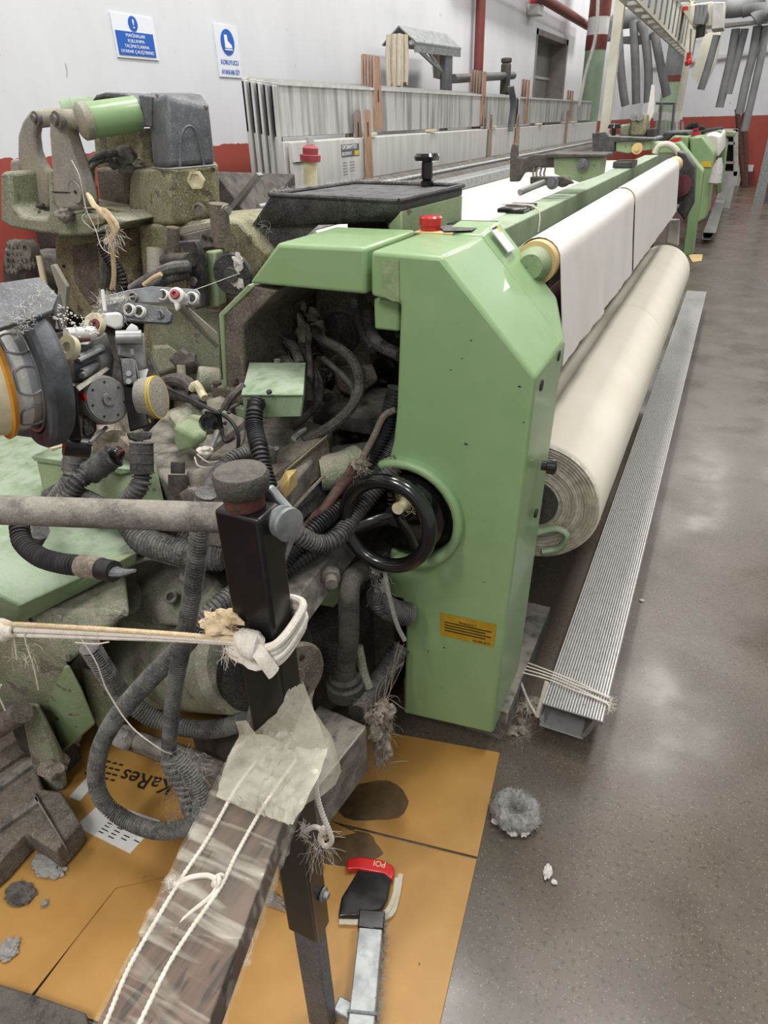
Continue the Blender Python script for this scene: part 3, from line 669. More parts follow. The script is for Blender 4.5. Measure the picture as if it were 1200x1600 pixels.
# left hood of the green covers
hd = [(388, 443), (433, 380), (571, 387), (572, 461)]
g = G().prism([P(u, v, y=1.30) for u, v in hd], (0, .27, 0)); g.build('upper_hood', 'green', L1, bev=.009, seg=3)
# left frame casting: sloping arm then a post
fr = [(388, 446), (341, 492), (349, 612), (385, 612), (380, 508), (432, 455)]
g = G().prism([P(u, v, y=1.31) for u, v in fr], (0, .34, 0)); g.build('frame_casting', 'brown', L1, bev=.005)
fr2 = [(388, 444), (341, 491), (349, 612), (355, 612), (349, 494), (396, 449)]
g = G().prism([P(u, v, y=1.305) for u, v in fr2], (0, .02, 0)); g.build('casting_edge', 'greendk', L1, bev=.003)
p = P(365, 608, y=1.32); G().box(p + Vector((-.06, -.02, -.03)), p + Vector((.07, .25, .01))).build('foot_flange', 'brown', L1, bev=.006)
for u, v in ((368, 598), (340, 604)): G().bolt(P(u, v, y=1.31), (0, 0, 1), .012, .012).build('bolt', 'grimedk', L1)
# dark interior
G().hull([(-1.02, 1.82, .15), (-.56, 1.82, .15), (-.56, 1.82, 1.36), (-.98, 1.82, 1.36), (-1.02, 1.9, .15), (-.56, 1.9, .15), (-.56, 1.9, 1.36), (-.98, 1.9, 1.36)]).build('inner_wall', 'deep', L1)
G().box((-.57, 1.57, .1), (-.55, 1.9, 1.35)).build('inner_side', 'deep', L1)
# inner disc plate
c = P(533, 520, y=1.62); 
G().hull([c + Vector((x_, y_, z_)) for x_, z_ in ((-.07, .12), (.03, .14), (.10, .02), (.08, -.10), (-.02, -.13), (-.10, -.02)) for y_ in (0, .05)]).build('disc_bracket', 'brown', L1, bev=.012)
G().lathe(c, (0, -1, 0), [(0, .058), (.012, .056), (.014, .045), (.022, .043), (.024, .016), (.030, .016), (.030, .006)], n=30).build('bearing_disc', 'grimedk', L1)
c2 = P(545, 590, y=1.6)
G().hull([c2 + Vector((x_, y_, z_)) for x_, z_ in ((-.05, .03), (.06, .04), (.08, -.01), (.01, -.06), (-.05, -.04)) for y_ in (0, .04)]).build('lower_bracket', 'brown', L1, bev=.012)
for u, v, r in ((555, 640, .02), (515, 622, .018), (372, 518, .014), (570, 560, .012), (500, 655, .016), (545, 560, .01), (560, 615, .02), (528, 668, .014)):
    y_ = 1.5 if u < 400 else 1.68
    pp = P(u, v, y=y_)
    G().lathe(pp, (-.2, -1, 0), [(0, r), (.012, r), (.014, r * .6), (.02, r * .55), (.02, r * .3)], n=14).build('bolt', 'grime' if u < 400 else 'grimedk', L1)
# grubby lumps inside the opening (stuff)
g = G()
for k in range(42):
    u, v = RU(400, 615), RU(455, 700)
    g.blob(P(u, v, y=RU(1.66, 1.8)), RU(.012, .035), (1, .8, RU(.6, 1.4)), sub=2, rough=.8, seed=k)
g.build('oily_lint', 'grimedk', L1, kind='stuff')
g = G()
for k in range(26):
    u, v = RU(400, 500), RU(450, 560)
    g.blob(P(u, v, y=RU(1.52, 1.66)), RU(.006, .02), (1, .8, RU(.6, 2.2)), sub=1, rough=.9, seed=k)
strands(g, lambda: P(RU(395, 560), RU(450, 640), y=RU(1.45, 1.6)), 120, .05, .0006, down=.3)
g.build('hanging_lint', 'lintbr', L1, kind='stuff')

# ---- handwheel
WY = 1.17
wc = P(604, 819, y=WY); wr = (P(680, 819, y=WY) - wc).length
g = G().lathe((CW.x, 1.46, CW.z), (0, -1, 0), [(0, RW * .99), (.1, RW * .99), (.14, RW * .95), (.15, RW * .82), (.18, RW * .80), (.19, RW * .6), (.2, .02)], n=40); g.build('wheel_housing', 'black', L1)
hub = Vector((wc.x, WY, wc.z)); axis = Vector((CW.x, 1.28, CW.z)) - hub; axis.normalize(); axis = Vector((axis.x * .35, 1, axis.z * .35)).normalized()
hw = G().torus(hub, axis, wr * .86, wr * .145).build('handwheel', 'black', L1)
hc = hub + axis * .055
d_, u_, w_ = G().frame(axis)
for k in range(3):
    a = math.radians(38 + 120 * k)
    e = hub + (u_ * math.cos(a) + w_ * math.sin(a)) * wr * .84
    G().tube([hc, hc.lerp(e, .5) + axis * .01, e], .010, n=10, flat=1.6).build('spoke', 'black', hw)
G().cyl(hc - axis * .012, hc + axis * .09, .028).build('hub', 'black', hw, bev=.004)
p = P(621, 795, y=WY + .02)
G().lathe(p, axis, [(0, .0075), (0, .014), (.11, .015)], n=16).build('shaft_end', 'pine', hw)
g = G(); strands(g, lambda: p + Vector((RU(-.01, .03), .03, RU(-.02, .02))), 40, .04, .0006); g.build('tangled_thread', 'ropetan', hw, kind='stuff')
# ---- black knob on the side and end shaft parts beside the roll
p = P(846, 727, x=-.283)
kn = G().lathe(p, (1, .1, 0), [(0, .012), (.012, .012), (.014, .019), (.032, .019), (.036, .014), (.037, .004)], n=20).build('lock_knob', 'black', L1)
# roll cradle hook
pts = [P(838, 832, y=1.68), P(868, 826, y=1.70), P(886, 836, y=1.70), P(872, 856, y=1.70), P(846, 862, y=1.68)]
G().tube(pts, .013, n=10, flat=.7).build('roll_cradle', 'greentop', L1)
# base plinth
G().hull([(-.62, 1.37, 0), (-.29, 1.37, 0), (-.62, 1.37, .12), (-.29, 1.37, .12), (-.29, 1.9, 0), (-.62, 1.9, 0), (-.29, 1.9, .12), (-.62, 1.9, .12)]).build('floor_foot', 'grime', L1, bev=.004)
# ---- loom body
G().box((-1.02, 1.93, .25), (-.58, 7.2, 1.05)).build('lower_body', 'deep', L1)
for k in range(5):
    yy = 2.6 + k * 1.05
    G().box((-.60, yy, .1), (-.555, yy + .06, 1.2)).build('bracket', 'grimedk', L1, bev=.006)
G().box((-.665, 1.74, 1.252), (-.565, 6.1, 1.33)).build('front_beam', 'greentop', L1, bev=.004)
G().box((-.56, 1.78, 1.225), (-.50, 6.1, 1.262)).build('beam_rail', 'steeldk', L1, bev=.003)
# black blocks on the rail with white cord
def raillid(px, py, name):
    c_ = P(px, py, z=1.335)
    t_ = G().box((-.69, c_.y - .085, 1.331), (-.60, c_.y + .0, 1.346)).build(name, 'black', L1, bev=.005)
    G().box((-.69, c_.y + .005, 1.331), (-.60, c_.y + .10, 1.346)).build(name, 'black', L1, bev=.005)
    return c_
c_ = raillid(815, 327, 'sensor_block')
G().tube([(-.70, c_.y + .002, 1.349), (-.64, c_.y - .01, 1.351), (-.585, c_.y - .02, 1.347), (-.562, c_.y - .02, 1.32), (-.56, c_.y - .03, 1.27)], .0028, n=7).build('white_cord', 'rope', L1)
c_ = P(970, 258, z=1.34)
G().box((-.67, c_.y - .12, 1.331), (-.56, c_.y + .12, 1.365)).build('sensor_block', 'blacklint', L1, bev=.006)
# take-up roller
RXc, RZc, RR = -.402, 1.292, .052
G().cyl((RXc, 1.70, RZc), (RXc, 5.6, RZc), RR, n=36).build('take_up_roller', 'tan', L1)
G().lathe((RXc, 1.706, RZc), (0, -1, 0), [(0, RR * .93), (.004, RR * .93), (.006, RR * .8), (.03, RR * .78), (.05, RR * .55), (.05, .01)], n=30).build('roller_cap', 'greendk', L1)
G().lathe((RXc, 1.712, RZc), (0, -1, 0), [(0, RR * .95), (.006, RR * .95), (.006, RR * .82)], n=30, caps=False).build('chrome_ring', 'steel', L1)
G().cyl((-.405, 1.69, 1.12), (-.405, 5.7, 1.12), .05, n=30).build('press_roller', 'maroon', L1)
# bar along which the cloth leaves
G().cyl((-.335, 1.9, 1.03), (-.335, 5.6, 1.03), .012).build('guide_bar', 'steeldk', L1)
# far end mechanism + end plate
g = G().prism([P(u, v, y=5.75) for u, v in ((1058, 236), (1072, 240), (1086, 262), (1083, 320), (1070, 345), (1058, 330))], (0, .2, 0)); g.build('gear_case', 'blacklint', L1, bev=.01)
G().lathe(P(1064, 290, y=5.72), (0, -1, 0), [(0, .07), (.02, .07), (.02, .05), (.025, .05)]).build('gear', 'maroon', L1)
G().prism([P(u, v, y=6.6) for u, v in ((1020, 222), (1062, 222), (1099, 268), (1082, 398), (1066, 400), (1080, 290), (1070, 262), (1052, 240), (1018, 240))], (0, .25, 0)).build('end_cover', 'green', L1, bev=.01)
G().cyl(P(1055, 222, y=6.65), P(1055, 216, y=6.65), .045).build('end_button', 'red', L1)
G().tube([P(u, v, y=6.3) for u, v in ((1024, 240), (1030, 228), (1046, 226), (1060, 240), (1058, 262))], .022).build('pale_hose', 'cream', L1)
G().prism([P(u, v, y=5.9) for u, v in ((1046, 343), (1062, 343), (1060, 385), (1040, 380))], (0, .05, 0)).build('bracket_plate', 'cream', L1, bev=.01)

# ---- cloth over the take-up roller
def cloth(name, y0, y1, label, wav):
    prof = []
    for k in range(9):
        a = math.radians(150 - k * 150 / 8); prof.append((RXc + math.cos(a) * (RR + .004), RZc + math.sin(a) * (RR + .004)))
    zs = 14
    for k in range(1, zs + 1):
        prof.append((-.346 + .032 * k / zs + .0, RZc - (.26) * k / zs))
    prof += [(-.325, 1.015), (-.40, .96)]
    g = G(); ny = 90; rows = []
    for s_ in (0, 1):
        rr = []
        for i in range(ny + 1):
            y = y0 + (y1 - y0) * i / ny; row = []
            for j, (x, z) in enumerate(prof):
                amp = max(0, (j - 8)) / 14 * .006 * wav
                dx = amp * (noise.noise(Vector((y * 9, z * 2.5, wav))) + .5 * noise.noise(Vector((y * 26, z * 5, 2))))
                row.append(g.bm.verts.new((x + dx - .002 * s_, y, z)))
            rr.append(row)
        rows.append(rr)
    for s_ in (0, 1):
        for i in range(ny):
            for j in range(len(prof) - 1):
                g.bm.faces.new((rows[s_][i][j], rows[s_][i + 1][j], rows[s_][i + 1][j + 1], rows[s_][i][j + 1]))
    for i in range(ny):
        for j in (0, len(prof) - 1):
            g.bm.faces.new((rows[0][i][j], rows[0][i + 1][j], rows[1][i + 1][j], rows[1][i][j]))
    for j in range(len(prof) - 1):
        for i in (0, ny):
            g.bm.faces.new((rows[0][i][j], rows[0][i][j + 1], rows[1][i][j + 1], rows[1][i][j]))
    return tag(g.build(name, 'cloth'), label, 'cloth')
cloth('woven_cloth', 1.735, 3.06, 'long white woven cloth hanging over the near part of the tan roller', 1.6)
cloth('woven_cloth', 3.11, 5.25, 'white woven cloth on the far part of the tan roller, beyond the gap', .7)
# ---- wound cloth rolls
def roll(y0, y1, label, c=(-.35, .62), r=.192):
    t = thing('cloth_roll', (c[0], y0, c[1] - r), label, 'cloth roll')
    g = G()
    n = 26; yy = [y0 + (y1 - y0) * k / n for k in range(n + 1)]
    prof = [(y - y0, r * (1 + .006 * noise.noise(Vector((y * 5, 1, 0))))) for y in yy]
    prof = [(0, r * .94), (.006, r * .985)] + [(a + .012, b) for a, b in prof]
    g.lathe((c[0], y0, c[1]), (0, 1, 0), prof, n=64); g.build('wound_fabric', 'clothroll', t)
    pr = []
    for k in range(12):
        rr = r * .96 - k * (r * .96 - .075) / 12
        pr += [(-.006 - .008 * R_(), rr), (-.002 - .003 * R_(), rr - .004)]
    pr += [(-.012, .072), (.03, .07)]
    G().lathe((c[0], y0 + .004, c[1]), (0, 1, 0), [(.01, r * .975)] + pr, n=64, caps=False).build('layered_edge', 'clothend', t)
    G().lathe((c[0], y0 - .01, c[1]), (0, 1, 0), [(0, .045), (0, .07), (.2, .07), (.2, .045)], n=32).build('core_tube', 'grimedk', t)
    G().cyl((c[0], y0 - .05, c[1]), (c[0], y0 + .2, c[1]), .028).build('core_shaft', 'steeldk', t)
    return t
roll(1.73, 3.42, 'large cream cloth roll nearest the camera, low under the loom front')
roll(3.45, 5.3, 'second cream cloth roll in line behind the large near one', r=.190)
# roll support hidden below
for yy in (2.3, 4.8):
    G().box((-.56, yy, .1), (-.36, yy + .06, .43)).build('roll_bearer', 'grimedk', L1)

# ---- weft area behind the rail
tag(G().box((-1.45, 2.02, 1.238), (-.68, 7.0, 1.25)).build('white_warp', 'warpw'), 'wide white warp sheet stretched flat behind the green beam', 'warp')
G().box((-1.52, 2.02, 1.25), (-1.40, 7.0, 1.31)).build('reed_cap', 'galv', L1, bev=.01)
tag(G().prism([(-1.50, 2.3, 1.20), (-1.78, 2.3, 1.34), (-1.78, 2.3, 1.33), (-1.50, 2.3, 1.19)], (0, 8, 0)).build('dark_warp', 'warp'), 'dark grey warp threads rising behind the loom under the stored frames', 'warp')
G().cyl((-1.62, 2.3, 1.33), (-1.62, 10, 1.33), .012).build('heald_rod', 'galv', L1)
def harness(y, label, k):
    # black plate arm, green box and levers
    t = G()
    x0 = -1.0
    yq = y
    A_ = [(796, 312), (797, 262), (799, 228), (803, 222), (808, 228), (808, 250), (815, 254), (832, 241), (850, 239), (866, 242), (866, 262), (850, 278), (838, 272), (828, 285), (812, 300)]
    return t
def q3(pts, y, dep, name, m, parent, bev=.004):
    return G().prism([P(u, v, y=y) for u, v in pts], (0, dep, 0)).build(name, m, parent, bev=bev)
q3([(796, 284), (797, 240), (799, 227), (803, 223), (807, 227), (808, 246), (820, 247), (834, 241), (866, 242), (866, 262), (850, 262), (838, 261), (834, 270), (820, 268), (810, 284)], 3.0, .03, 'harness_arm', 'grimedk', L1)
q3([(864, 247), (941, 243), (937, 274), (905, 285), (866, 272)], 3.0, .12, 'harness_box', 'greendk', L1)
q3([(852, 240), (945, 241), (945, 247), (855, 247)], 2.98, .2, 'harness_lid', 'grimedk', L1)
q3([(828, 276), (880, 276), (890, 281), (896, 287), (880, 290), (850, 290), (828, 288)], 2.8, .03, 'rocker_plate', 'grimedk', L1)
G().tube([P(812, 301, y=2.7), P(830, 293, y=2.75), P(850, 285, y=2.8)], .012).build('push_rod', 'steeld', L1)
for u, v in ((911, 257), (864, 286)):
    G().lathe(P(u, v, y=2.99 if u > 900 else 2.79), (0, -1, 0), [(0, .022), (.012, .022), (.012, .010), (.02, .010)]).build('pivot', 'steeldk', L1)
for u in (835, 840, 846, 852):
    G().tube([P(u, 263, y=3.0), P(u - 2, 272, y=2.95), P(u + 1, 280, y=2.85)], .004, n=6).build('wire', 'grimedk', L1)
g = G(); g.blob(P(880, 283, y=2.9), .025, (1.3, .8, .8)); g.build('grease_lump', 'brown', L1)
# the second harness farther on
q3([(925, 208), (946, 206), (952, 213), (1020, 216), (1021, 220), (960, 222), (960, 238), (950, 242), (926, 240)], 4.6, .1, 'harness_arm', 'blacklint', L1)
q3([(962, 221), (1018, 219), (1016, 234), (980, 240), (962, 236)], 4.62, .2, 'harness_box', 'greendk', L1)
G().lathe(P(996, 232, y=4.6), (0, -1, 0), [(0, .03), (.015, .03), (.015, .014), (.025, .014)]).build('pivot', 'tan', L1)

# ---- black hood behind the green covers
zh = 1.441
top = [P(421, 306, y=1.6), P(621, 315, y=1.6)]
fl, fr_ = P(421, 306, y=1.6), P(623, 316, y=1.58)
bl, br, rr_ = P(554, 287, z=zh), P(724, 292, z=zh), P(733, 300, z=zh - .01)
hpts = [fl, fr_, P(389, 356, y=1.6), P(391, 400, y=1.62), bl, br, P(606, 349, y=1.6), P(733, 310, z=zh - .03)]
g = G()
top_ = [fl, fr_, br, bl]
dp = Vector((0, 0, -.02))
g.hull([fl, fr_, br, bl] + [p + dp for p in (fr_, br)] + [bl + Vector((0, 0, -.06)), P(606, 349, y=1.6), P(389, 356, y=1.6), P(500, 352, y=1.6)])
HB = g.build('black_hood', 'blacklint', L1, bev=.008, seg=3)
# raised lip around the hood's top
for a_, b_ in ((fl, bl), (bl, br), (fl, fr_), (fr_, br)):
    G().tube([a_ + Vector((0, 0, .003)), (a_ + b_) / 2 + Vector((0, 0, .003)), b_ + Vector((0, 0, .003))], .006, n=8).build('hood_rim', 'blacklint', HB)
g = G().hull([P(389, 356, y=1.61), P(505, 345, y=1.61), P(391, 420, y=1.61), P(420, 420, y=1.61), P(389, 356, y=1.75), P(505, 345, y=1.75), P(391, 420, y=1.75), P(440, 400, y=1.75)]); g.build('hood_skirt', 'blacklint', L1)
c1_, c2_ = P(608, 350, y=1.605), P(733, 312, z=zh - .03)
g = G().hull([c1_, fr_ + Vector((.004, .004, -.02)), br + Vector((.003, -.01, -.02)), c1_ + Vector((0, 0, -.07)), fr_ + Vector((.004, .004, -.12)), br + Vector((.003, -.01, -.12)), c1_ + Vector((-.1, .2, -.02)), br + Vector((-.1, .0, -.12))]); g.build('hood_side', 'greendk', L1, bev=.004)
p = P(667, 290, z=zh + .002)
kb = G().lathe(p, (0, 0, 1), [(0, .018), (.012, .018), (.014, .012), (.018, .016), (.058, .015), (.062, .033), (.072, .036), (.080, .030), (.083, .003)], n=28).build('mushroom_knob', 'black', L1)
g = G()
for k in range(3):
    strands(g, lambda: fl.lerp(bl, R_()) + Vector((0, 0, .01)), 60, .015, .0005)
    strands(g, lambda: bl.lerp(br, R_()) + Vector((0, 0, .01)), 60, .015, .0005)
strands(g, lambda: P(RU(375, 420), RU(330, 400), y=1.6), 60, .04, .0005, down=.4)
g.build('edge_lint', 'lint', HB, kind='stuff')
# red capped tube
t = thing('red_capped_tube', P(485, 300, y=2.05), 'clear dusty tube with a knurled red cap standing behind the black hood', 'tube')
p0, p1, p2 = P(485, 300, y=2.05), P(485, 252, y=2.05), P(485, 226, y=2.05)
G().cyl(p0, p1, .022).build('body', 'pine', t)
h_ = (p2 - p1).length
G().lathe(p1, p2 - p1, [(0, .032), (h_ * .4, .033), (h_ * .42, .024), (h_ * .8, .025), (h_ * .95, .018), (h_, .012)], n=24).build('cap', 'redfz', t)
G().cyl(p2, p2 + Vector((0, 0, .02)), .012).build('tip', 'ltgrey', t)
# dark channel tray behind
t = thing('metal_trough', P(400, 390, y=2.4), 'dark sheet metal trough behind the black hood, below the frames', 'trough')
G().hull([P(u, v, y=yy) for (u, v, yy) in ((335, 268, 2.3), (460, 272, 2.9), (462, 300, 2.9), (395, 350, 2.3), (340, 350, 2.3), (335, 268, 2.5), (460, 272, 3.0), (462, 320, 3.0))]).build('trough_body', 'grimedk', t, bev=.004)
G().prism([P(u, v, y=2.25) for u, v in ((400, 270), (404, 274), (362, 330), (352, 330))], (0, .03, 0)).build('diagonal_rib', 'steeld', t)
G().prism([P(u, v, y=2.22) for u, v in ((340, 355), (392, 358), (392, 364), (340, 361))], (0, .03, 0)).build('lower_rib', 'steeld', t)

# ================================================================== aluminium profiles on the floor
def profile(y0, y1, x0, x1, zt_, label):
    t = thing('footboard_profile', ((x0 + x1) / 2, y0, 0), label, 'aluminium profile')
    n = 22; pts = []
    # ribbed top outline, in x-z
    w = x1 - x0
    gr_ = G()
    for k in range(n):
        xx = x0 + w * k / n
        gr_.prism([(xx, y0 - .001, zt_ - .0045), (xx + w / n * .62, y0 - .001, zt_ - .0045), (xx + w / n * .54, y0 - .001, zt_), (xx + w / n * .08, y0 - .001, zt_)], (0, y1 - y0 + .002, 0))
    gr_.build('rib_strip', 'alu', t, smooth=False)
    pts = [(x0, zt_ - .0045), (x1, zt_ - .0045)]
    pts += [(x1, zt_ - .014), (x1 - .012, zt_ - .016), (x1 - .04, zt_ - .085), (x1 - .046, zt_ - .085), (x1 - .05, zt_ - .078), (x1 - .028, zt_ - .012), (x1 - .03, zt_ - .006)]
    pts += [(x0 + .004, zt_ - .006), (x0 + .004, zt_ - .05), (x0, zt_ - .05)]
    g = G().prism([(a, y0, b) for a, b in pts], (0, y1 - y0, 0)); g.build('ribbed_deck', 'aludk', t, smooth=False)
    g = G().prism([(a, y0, b) for a, b in ((x0 - .004, zt_ - .048), (x0 + .008, zt_ - .048), (x0 + .012, zt_ - .088), (x1 - .045, zt_ - .088), (x1 - .045, zt_ - .094), (x0 - .0, zt_ - .094))], (0, y1 - y0, 0)); g.build('lower_channel', 'alu', t, smooth=False)
    for yy in (y0 + .25, (y0 + y1) / 2, y1 - .3):
        G().box((x0 + .02, yy, 0), (x1 - .05, yy + .08, zt_ - .094)).build('support_foot', 'grimedk', t)
    return t
profile(1.42, 7.1, -.205, -.035, .15, 'long ribbed aluminium footboard on the floor along the near loom')
profile(11.0, 16.8, -.26, -.10, .15, 'farther aluminium footboard lying along the next loom')
# white cord lashed round it
t = thing('lashing_cord', (-.12, 1.52, .02), 'thin white cord lashed round the near end of the aluminium footboard', 'cord')
g = G()
for k in range(4):
    yy = 1.50 + .012 * k
    g.tube([(-.285, yy - .0 + .01 * k, .165 - .006 * k), (-.21, yy + .01, .158), (-.13, yy, .1555), (-.05, yy - .01 - .01 * (k % 2), .1555), (-.03, yy - .02, .152), (-.028, yy - .02, .12)], .0022, n=6)
g.build('top_wrap', 'rope', t)
G().tube([(-.212, 1.50, .157), (-.214, 1.49, .13), (-.218, 1.47, .08), (-.222, 1.46, .045)], .007, n=8, flat=.4).build('side_wrap', 'rope', t)
G().tube([(-.222, 1.46, .05), (-.26, 1.50, .06), (-.30, 1.53, .11)], .004, n=6).build('loose_end', 'rope', t)
g = G(); strands(g, lambda: (-.03, 1.49 + RU(-.02, .02), .15), 20, .03, .0008); strands(g, lambda: (-.26, 1.49, .05), 25, .05, .0008, down=.3); g.build('frayed_ends', 'rope', t, kind='stuff')

# ================================================================== the farther looms
L2 = thing('weaving_machine', (-.6, 10.5, 0), 'second green weaving machine in line, beyond the near one, with a yellow sticker', 'loom')
Y2 = 10.5
cv2 = q3([(1078, 215), (1097, 213), (1116, 240), (1104, 340), (1084, 352), (1074, 345), (1084, 250), (1078, 235)], Y2, 1.0, 'side_cover', 'green', L2, .02)
q3([(1096, 253), (1111, 252), (1111, 261), (1095, 261)], Y2 - .02, .02, 'warning_sticker', 'yelmark', cv2, 0)
q3([(1040, 224), (1052, 212), (1075, 213), (1075, 240), (1050, 238)], Y2, 1.0, 'upper_hood', 'green', L2, .02)
q3([(1028, 222), (1038, 206), (1075, 205), (1076, 212), (1052, 212), (1040, 224)], Y2 + .3, 1.0, 'black_hood', 'blacklint', L2, .02)
G().cyl(P(1087, 212, y=Y2 + .2), P(1087, 207, y=Y2 + .2), .06).build('stop_button', 'red', L2)
q3([(1098, 213), (1112, 208), (1125, 212), (1125, 240), (1122, 247), (1116, 240)], Y2 + 1.2, 3.2, 'take_up_cloth', 'cloth', L2, .03)
q3([(1122, 202), (1130, 204), (1137, 220), (1128, 298), (1118, 305), (1124, 222)], Y2 + 4.0, .6, 'end_cover', 'green', L2, .02)
q3([(1100, 209), (1125, 203), (1128, 206), (1106, 214)], Y2 + 2.2, .5, 'front_beam', 'greentop', L2, .01)
q3([(1050, 212), (1124, 200), (1124, 230), (1100, 330), (1076, 345)], Y2 + 2.6, 2.0, 'lower_body', 'deep', L2, .02)
G().tube([P(1121, 250, y=Y2 - .1), P(1120, 265, y=Y2 - .1), P(1119, 275, y=Y2 - .1)], .015).build('hanging_cord', 'rope', L2)
tag(G().lathe(P(1116, 288, y=Y2 - .1), P(1120, 270, y=Y2 - .1) - P(1116, 288, y=Y2 - .1), [(0, .05), (.02, .08), (.2, .06), (.3, .02)]).build('yarn_cone', 'lint'), 'white yarn cone hanging beside the second loom', 'cone')
# upper parts of the second and third machines
q3([(984, 178), (1010, 177), (1010, 204), (1008, 213), (984, 213)], 7.4, .3, 'drive_head', 'olive', L2, .02)
q3([(968, 195), (984, 193), (984, 214), (968, 214)], 7.5, .3, 'drive_base', 'sage', L2, .02)
for u in (991, 1000):
    G().lathe(P(u, 182, y=7.4), (0, -1, 0), [(0, .035), (.02, .035), (.02, .02), (.03, .02)]).build('gauge', 'steel', L2)
q3([(940, 214), (1022, 216), (1022, 222), (940, 222)], 7.0, .8, 'grey_deck', 'steeldk', L2, .01)
q3([(1010, 202), (1022, 200), (1022, 216), (1010, 216)], 7.3, .3, 'black_box', 'deep', L2, .01)
q3([(1018, 132), (1023, 134), (1022, 175), (1012, 196), (1010, 185)], 7.6, .03, 'white_flag', 'whitepl', L2, 0)
p = P(958, 212, y=7.3); G().lathe(p, (0, 0, 1), [(0, .02), (.06, .02), (.06, .06), (.09, .05), (.1, 0)]).build('mushroom_knob', 'black', L2)
L3 = thing('weaving_machine', (-.3, 15.2, 0), 'farthest green weaving machine with small frames on top, near the red wall', 'loom')
q3([(1076, 200), (1150, 206), (1148, 214), (1078, 212)], 14.5, .8, 'top_deck', 'greendk', L3, .02)
q3([(1074, 197), (1100, 197), (1104, 204), (1074, 205)], 14.2, .4, 'black_hood', 'deep', L3, .02)
G().tube([P(1072, 203, y=14), P(1082, 195, y=14), P(1088, 201, y=14), P(1086, 193, y=14)], .05).build('lever', 'deep', L3)
G().cyl(P(1083, 205, y=13.8), P(1083, 201, y=13.8), .08).build('stop_button', 'red', L3)
# stacked frames in far background
for k, (u0, u1) in enumerate(((1021, 1044), (1044, 1066))):
    t = thing('far_heald_frame', P((u0 + u1) / 2, 205, y=12.5), 'white heald frame with a row of slots standing beyond the second loom, %s one' % ('left' if k == 0 else 'right'), 'heald frame', 'frames beyond the second loom')
    G().prism([P(u0, 176, y=12.5), P(u1, 174, y=12.5), P(u1, 187, y=12.5), P(u0, 189, y=12.5)], (0, .05, 0)).build('top_beam', 'framelt', t)
    for j in range(4):
        uu = u0 + 3 + j * 6
        G().prism([P(uu, 190, y=12.5), P(uu + 3, 190, y=12.5), P(uu + 3, 210, y=12.5), P(uu, 210, y=12.5)], (0, .03, 0)).build('side_strut', 'galv', t)
tag(G().cyl(P(1034, 160, y=12.2), P(1028, 215, y=12.2), .02).build('thin_rod', 'steeldk'), 'thin dark rod with a red tip rising left among the far frames', 'rod')
tag(G().cyl(P(1054, 160, y=12.3), P(1050, 205, y=12.3), .02).build('thin_rod', 'steeldk'), 'thin dark rod rising right among the far frames', 'rod')
tag(G().cyl(P(1025, 161, y=12.4), P(1056, 161, y=12.4), .02).build('cross_rod', 'steeldk'), 'dark cross rod above the far white frames', 'rod')
c = P(1052, 120, y=17.2)
t = thing('far_column', (c.x, 17.2, 0), 'green column with red and blue grey bands behind the tray end', 'column')
G().cyl((c.x, 17.2, 0), (c.x, 17.2, P(1052, 128, y=17.2).z), .19).build('lower_shaft', 'pipegreen', t)
G().cyl((c.x, 17.2, P(1052, 128, y=17.2).z), (c.x, 17.2, P(1052, 118, y=17.2).z), .195).build('red_band', 'redbrown', t)
G().cyl((c.x, 17.2, P(1052, 118, y=17.2).z), (c.x, 17.2, 4), .19).build('upper_shaft', 'duct', t)
tag(G().box((P(1064, 120, y=14.4).x, 14.4, 0), (P(1064, 120, y=14.4).x + .1, 14.5, 3)).build('steel_post', 'cream'), 'slim cream post under the far end of the tray', 'post')
tag(G().tube([P(935, -5, y=9.5), P(930, 60, y=9.5), P(915, 115, y=9.5), P(905, 165, y=9.5)], .02).build('hanging_cable', 'ltgrey'), 'grey cable hanging in front of the green column', 'cable')
#PART2
# ================================================================== left hand drive side of the near machine
def Q(pts): return [P(u, v, y=y) for u, v, y in pts]
def T(pts, r, **k): return G().tube(Q(pts), r, **k)
def HU(pts, *more): return G().hull(Q(pts) + [Vector(m) for m in more])
def disc(u, v, y, d, prof, name, m, parent, n=28, **k): return G().lathe(P(u, v, y=y), d, prof, n=n).build(name, m, parent, **k)
FRONT = Vector((-.15, -1, 0))
# ---- floor level frame that carries everything
G().hull([(-1.95, 1.35, .10), (-.64, 1.35, .10), (-.64, 1.35, .5), (-1.9, 1.35, .6), (-1.95, 1.9, .10), (-.64, 1.9, .10), (-.64, 1.9, .7), (-1.9, 1.9, .7)]).build('bed_frame', 'grimedk', L1, bev=.01)
G().box((-2.2, 1.9, 0), (-1.03, 2.2, 1.24)).build('rear_casting', 'sage', L1, bev=.02)
g = HU([(0, 300, 2.0), (60, 285, 2.0), (150, 282, 2.0), (150, 380, 2.0), (0, 400, 2.0), (0, 300, 2.3), (150, 282, 2.3), (150, 380, 2.2), (0, 400, 2.2)]); g.build('rear_housing', 'grimedk', L1, bev=.01)
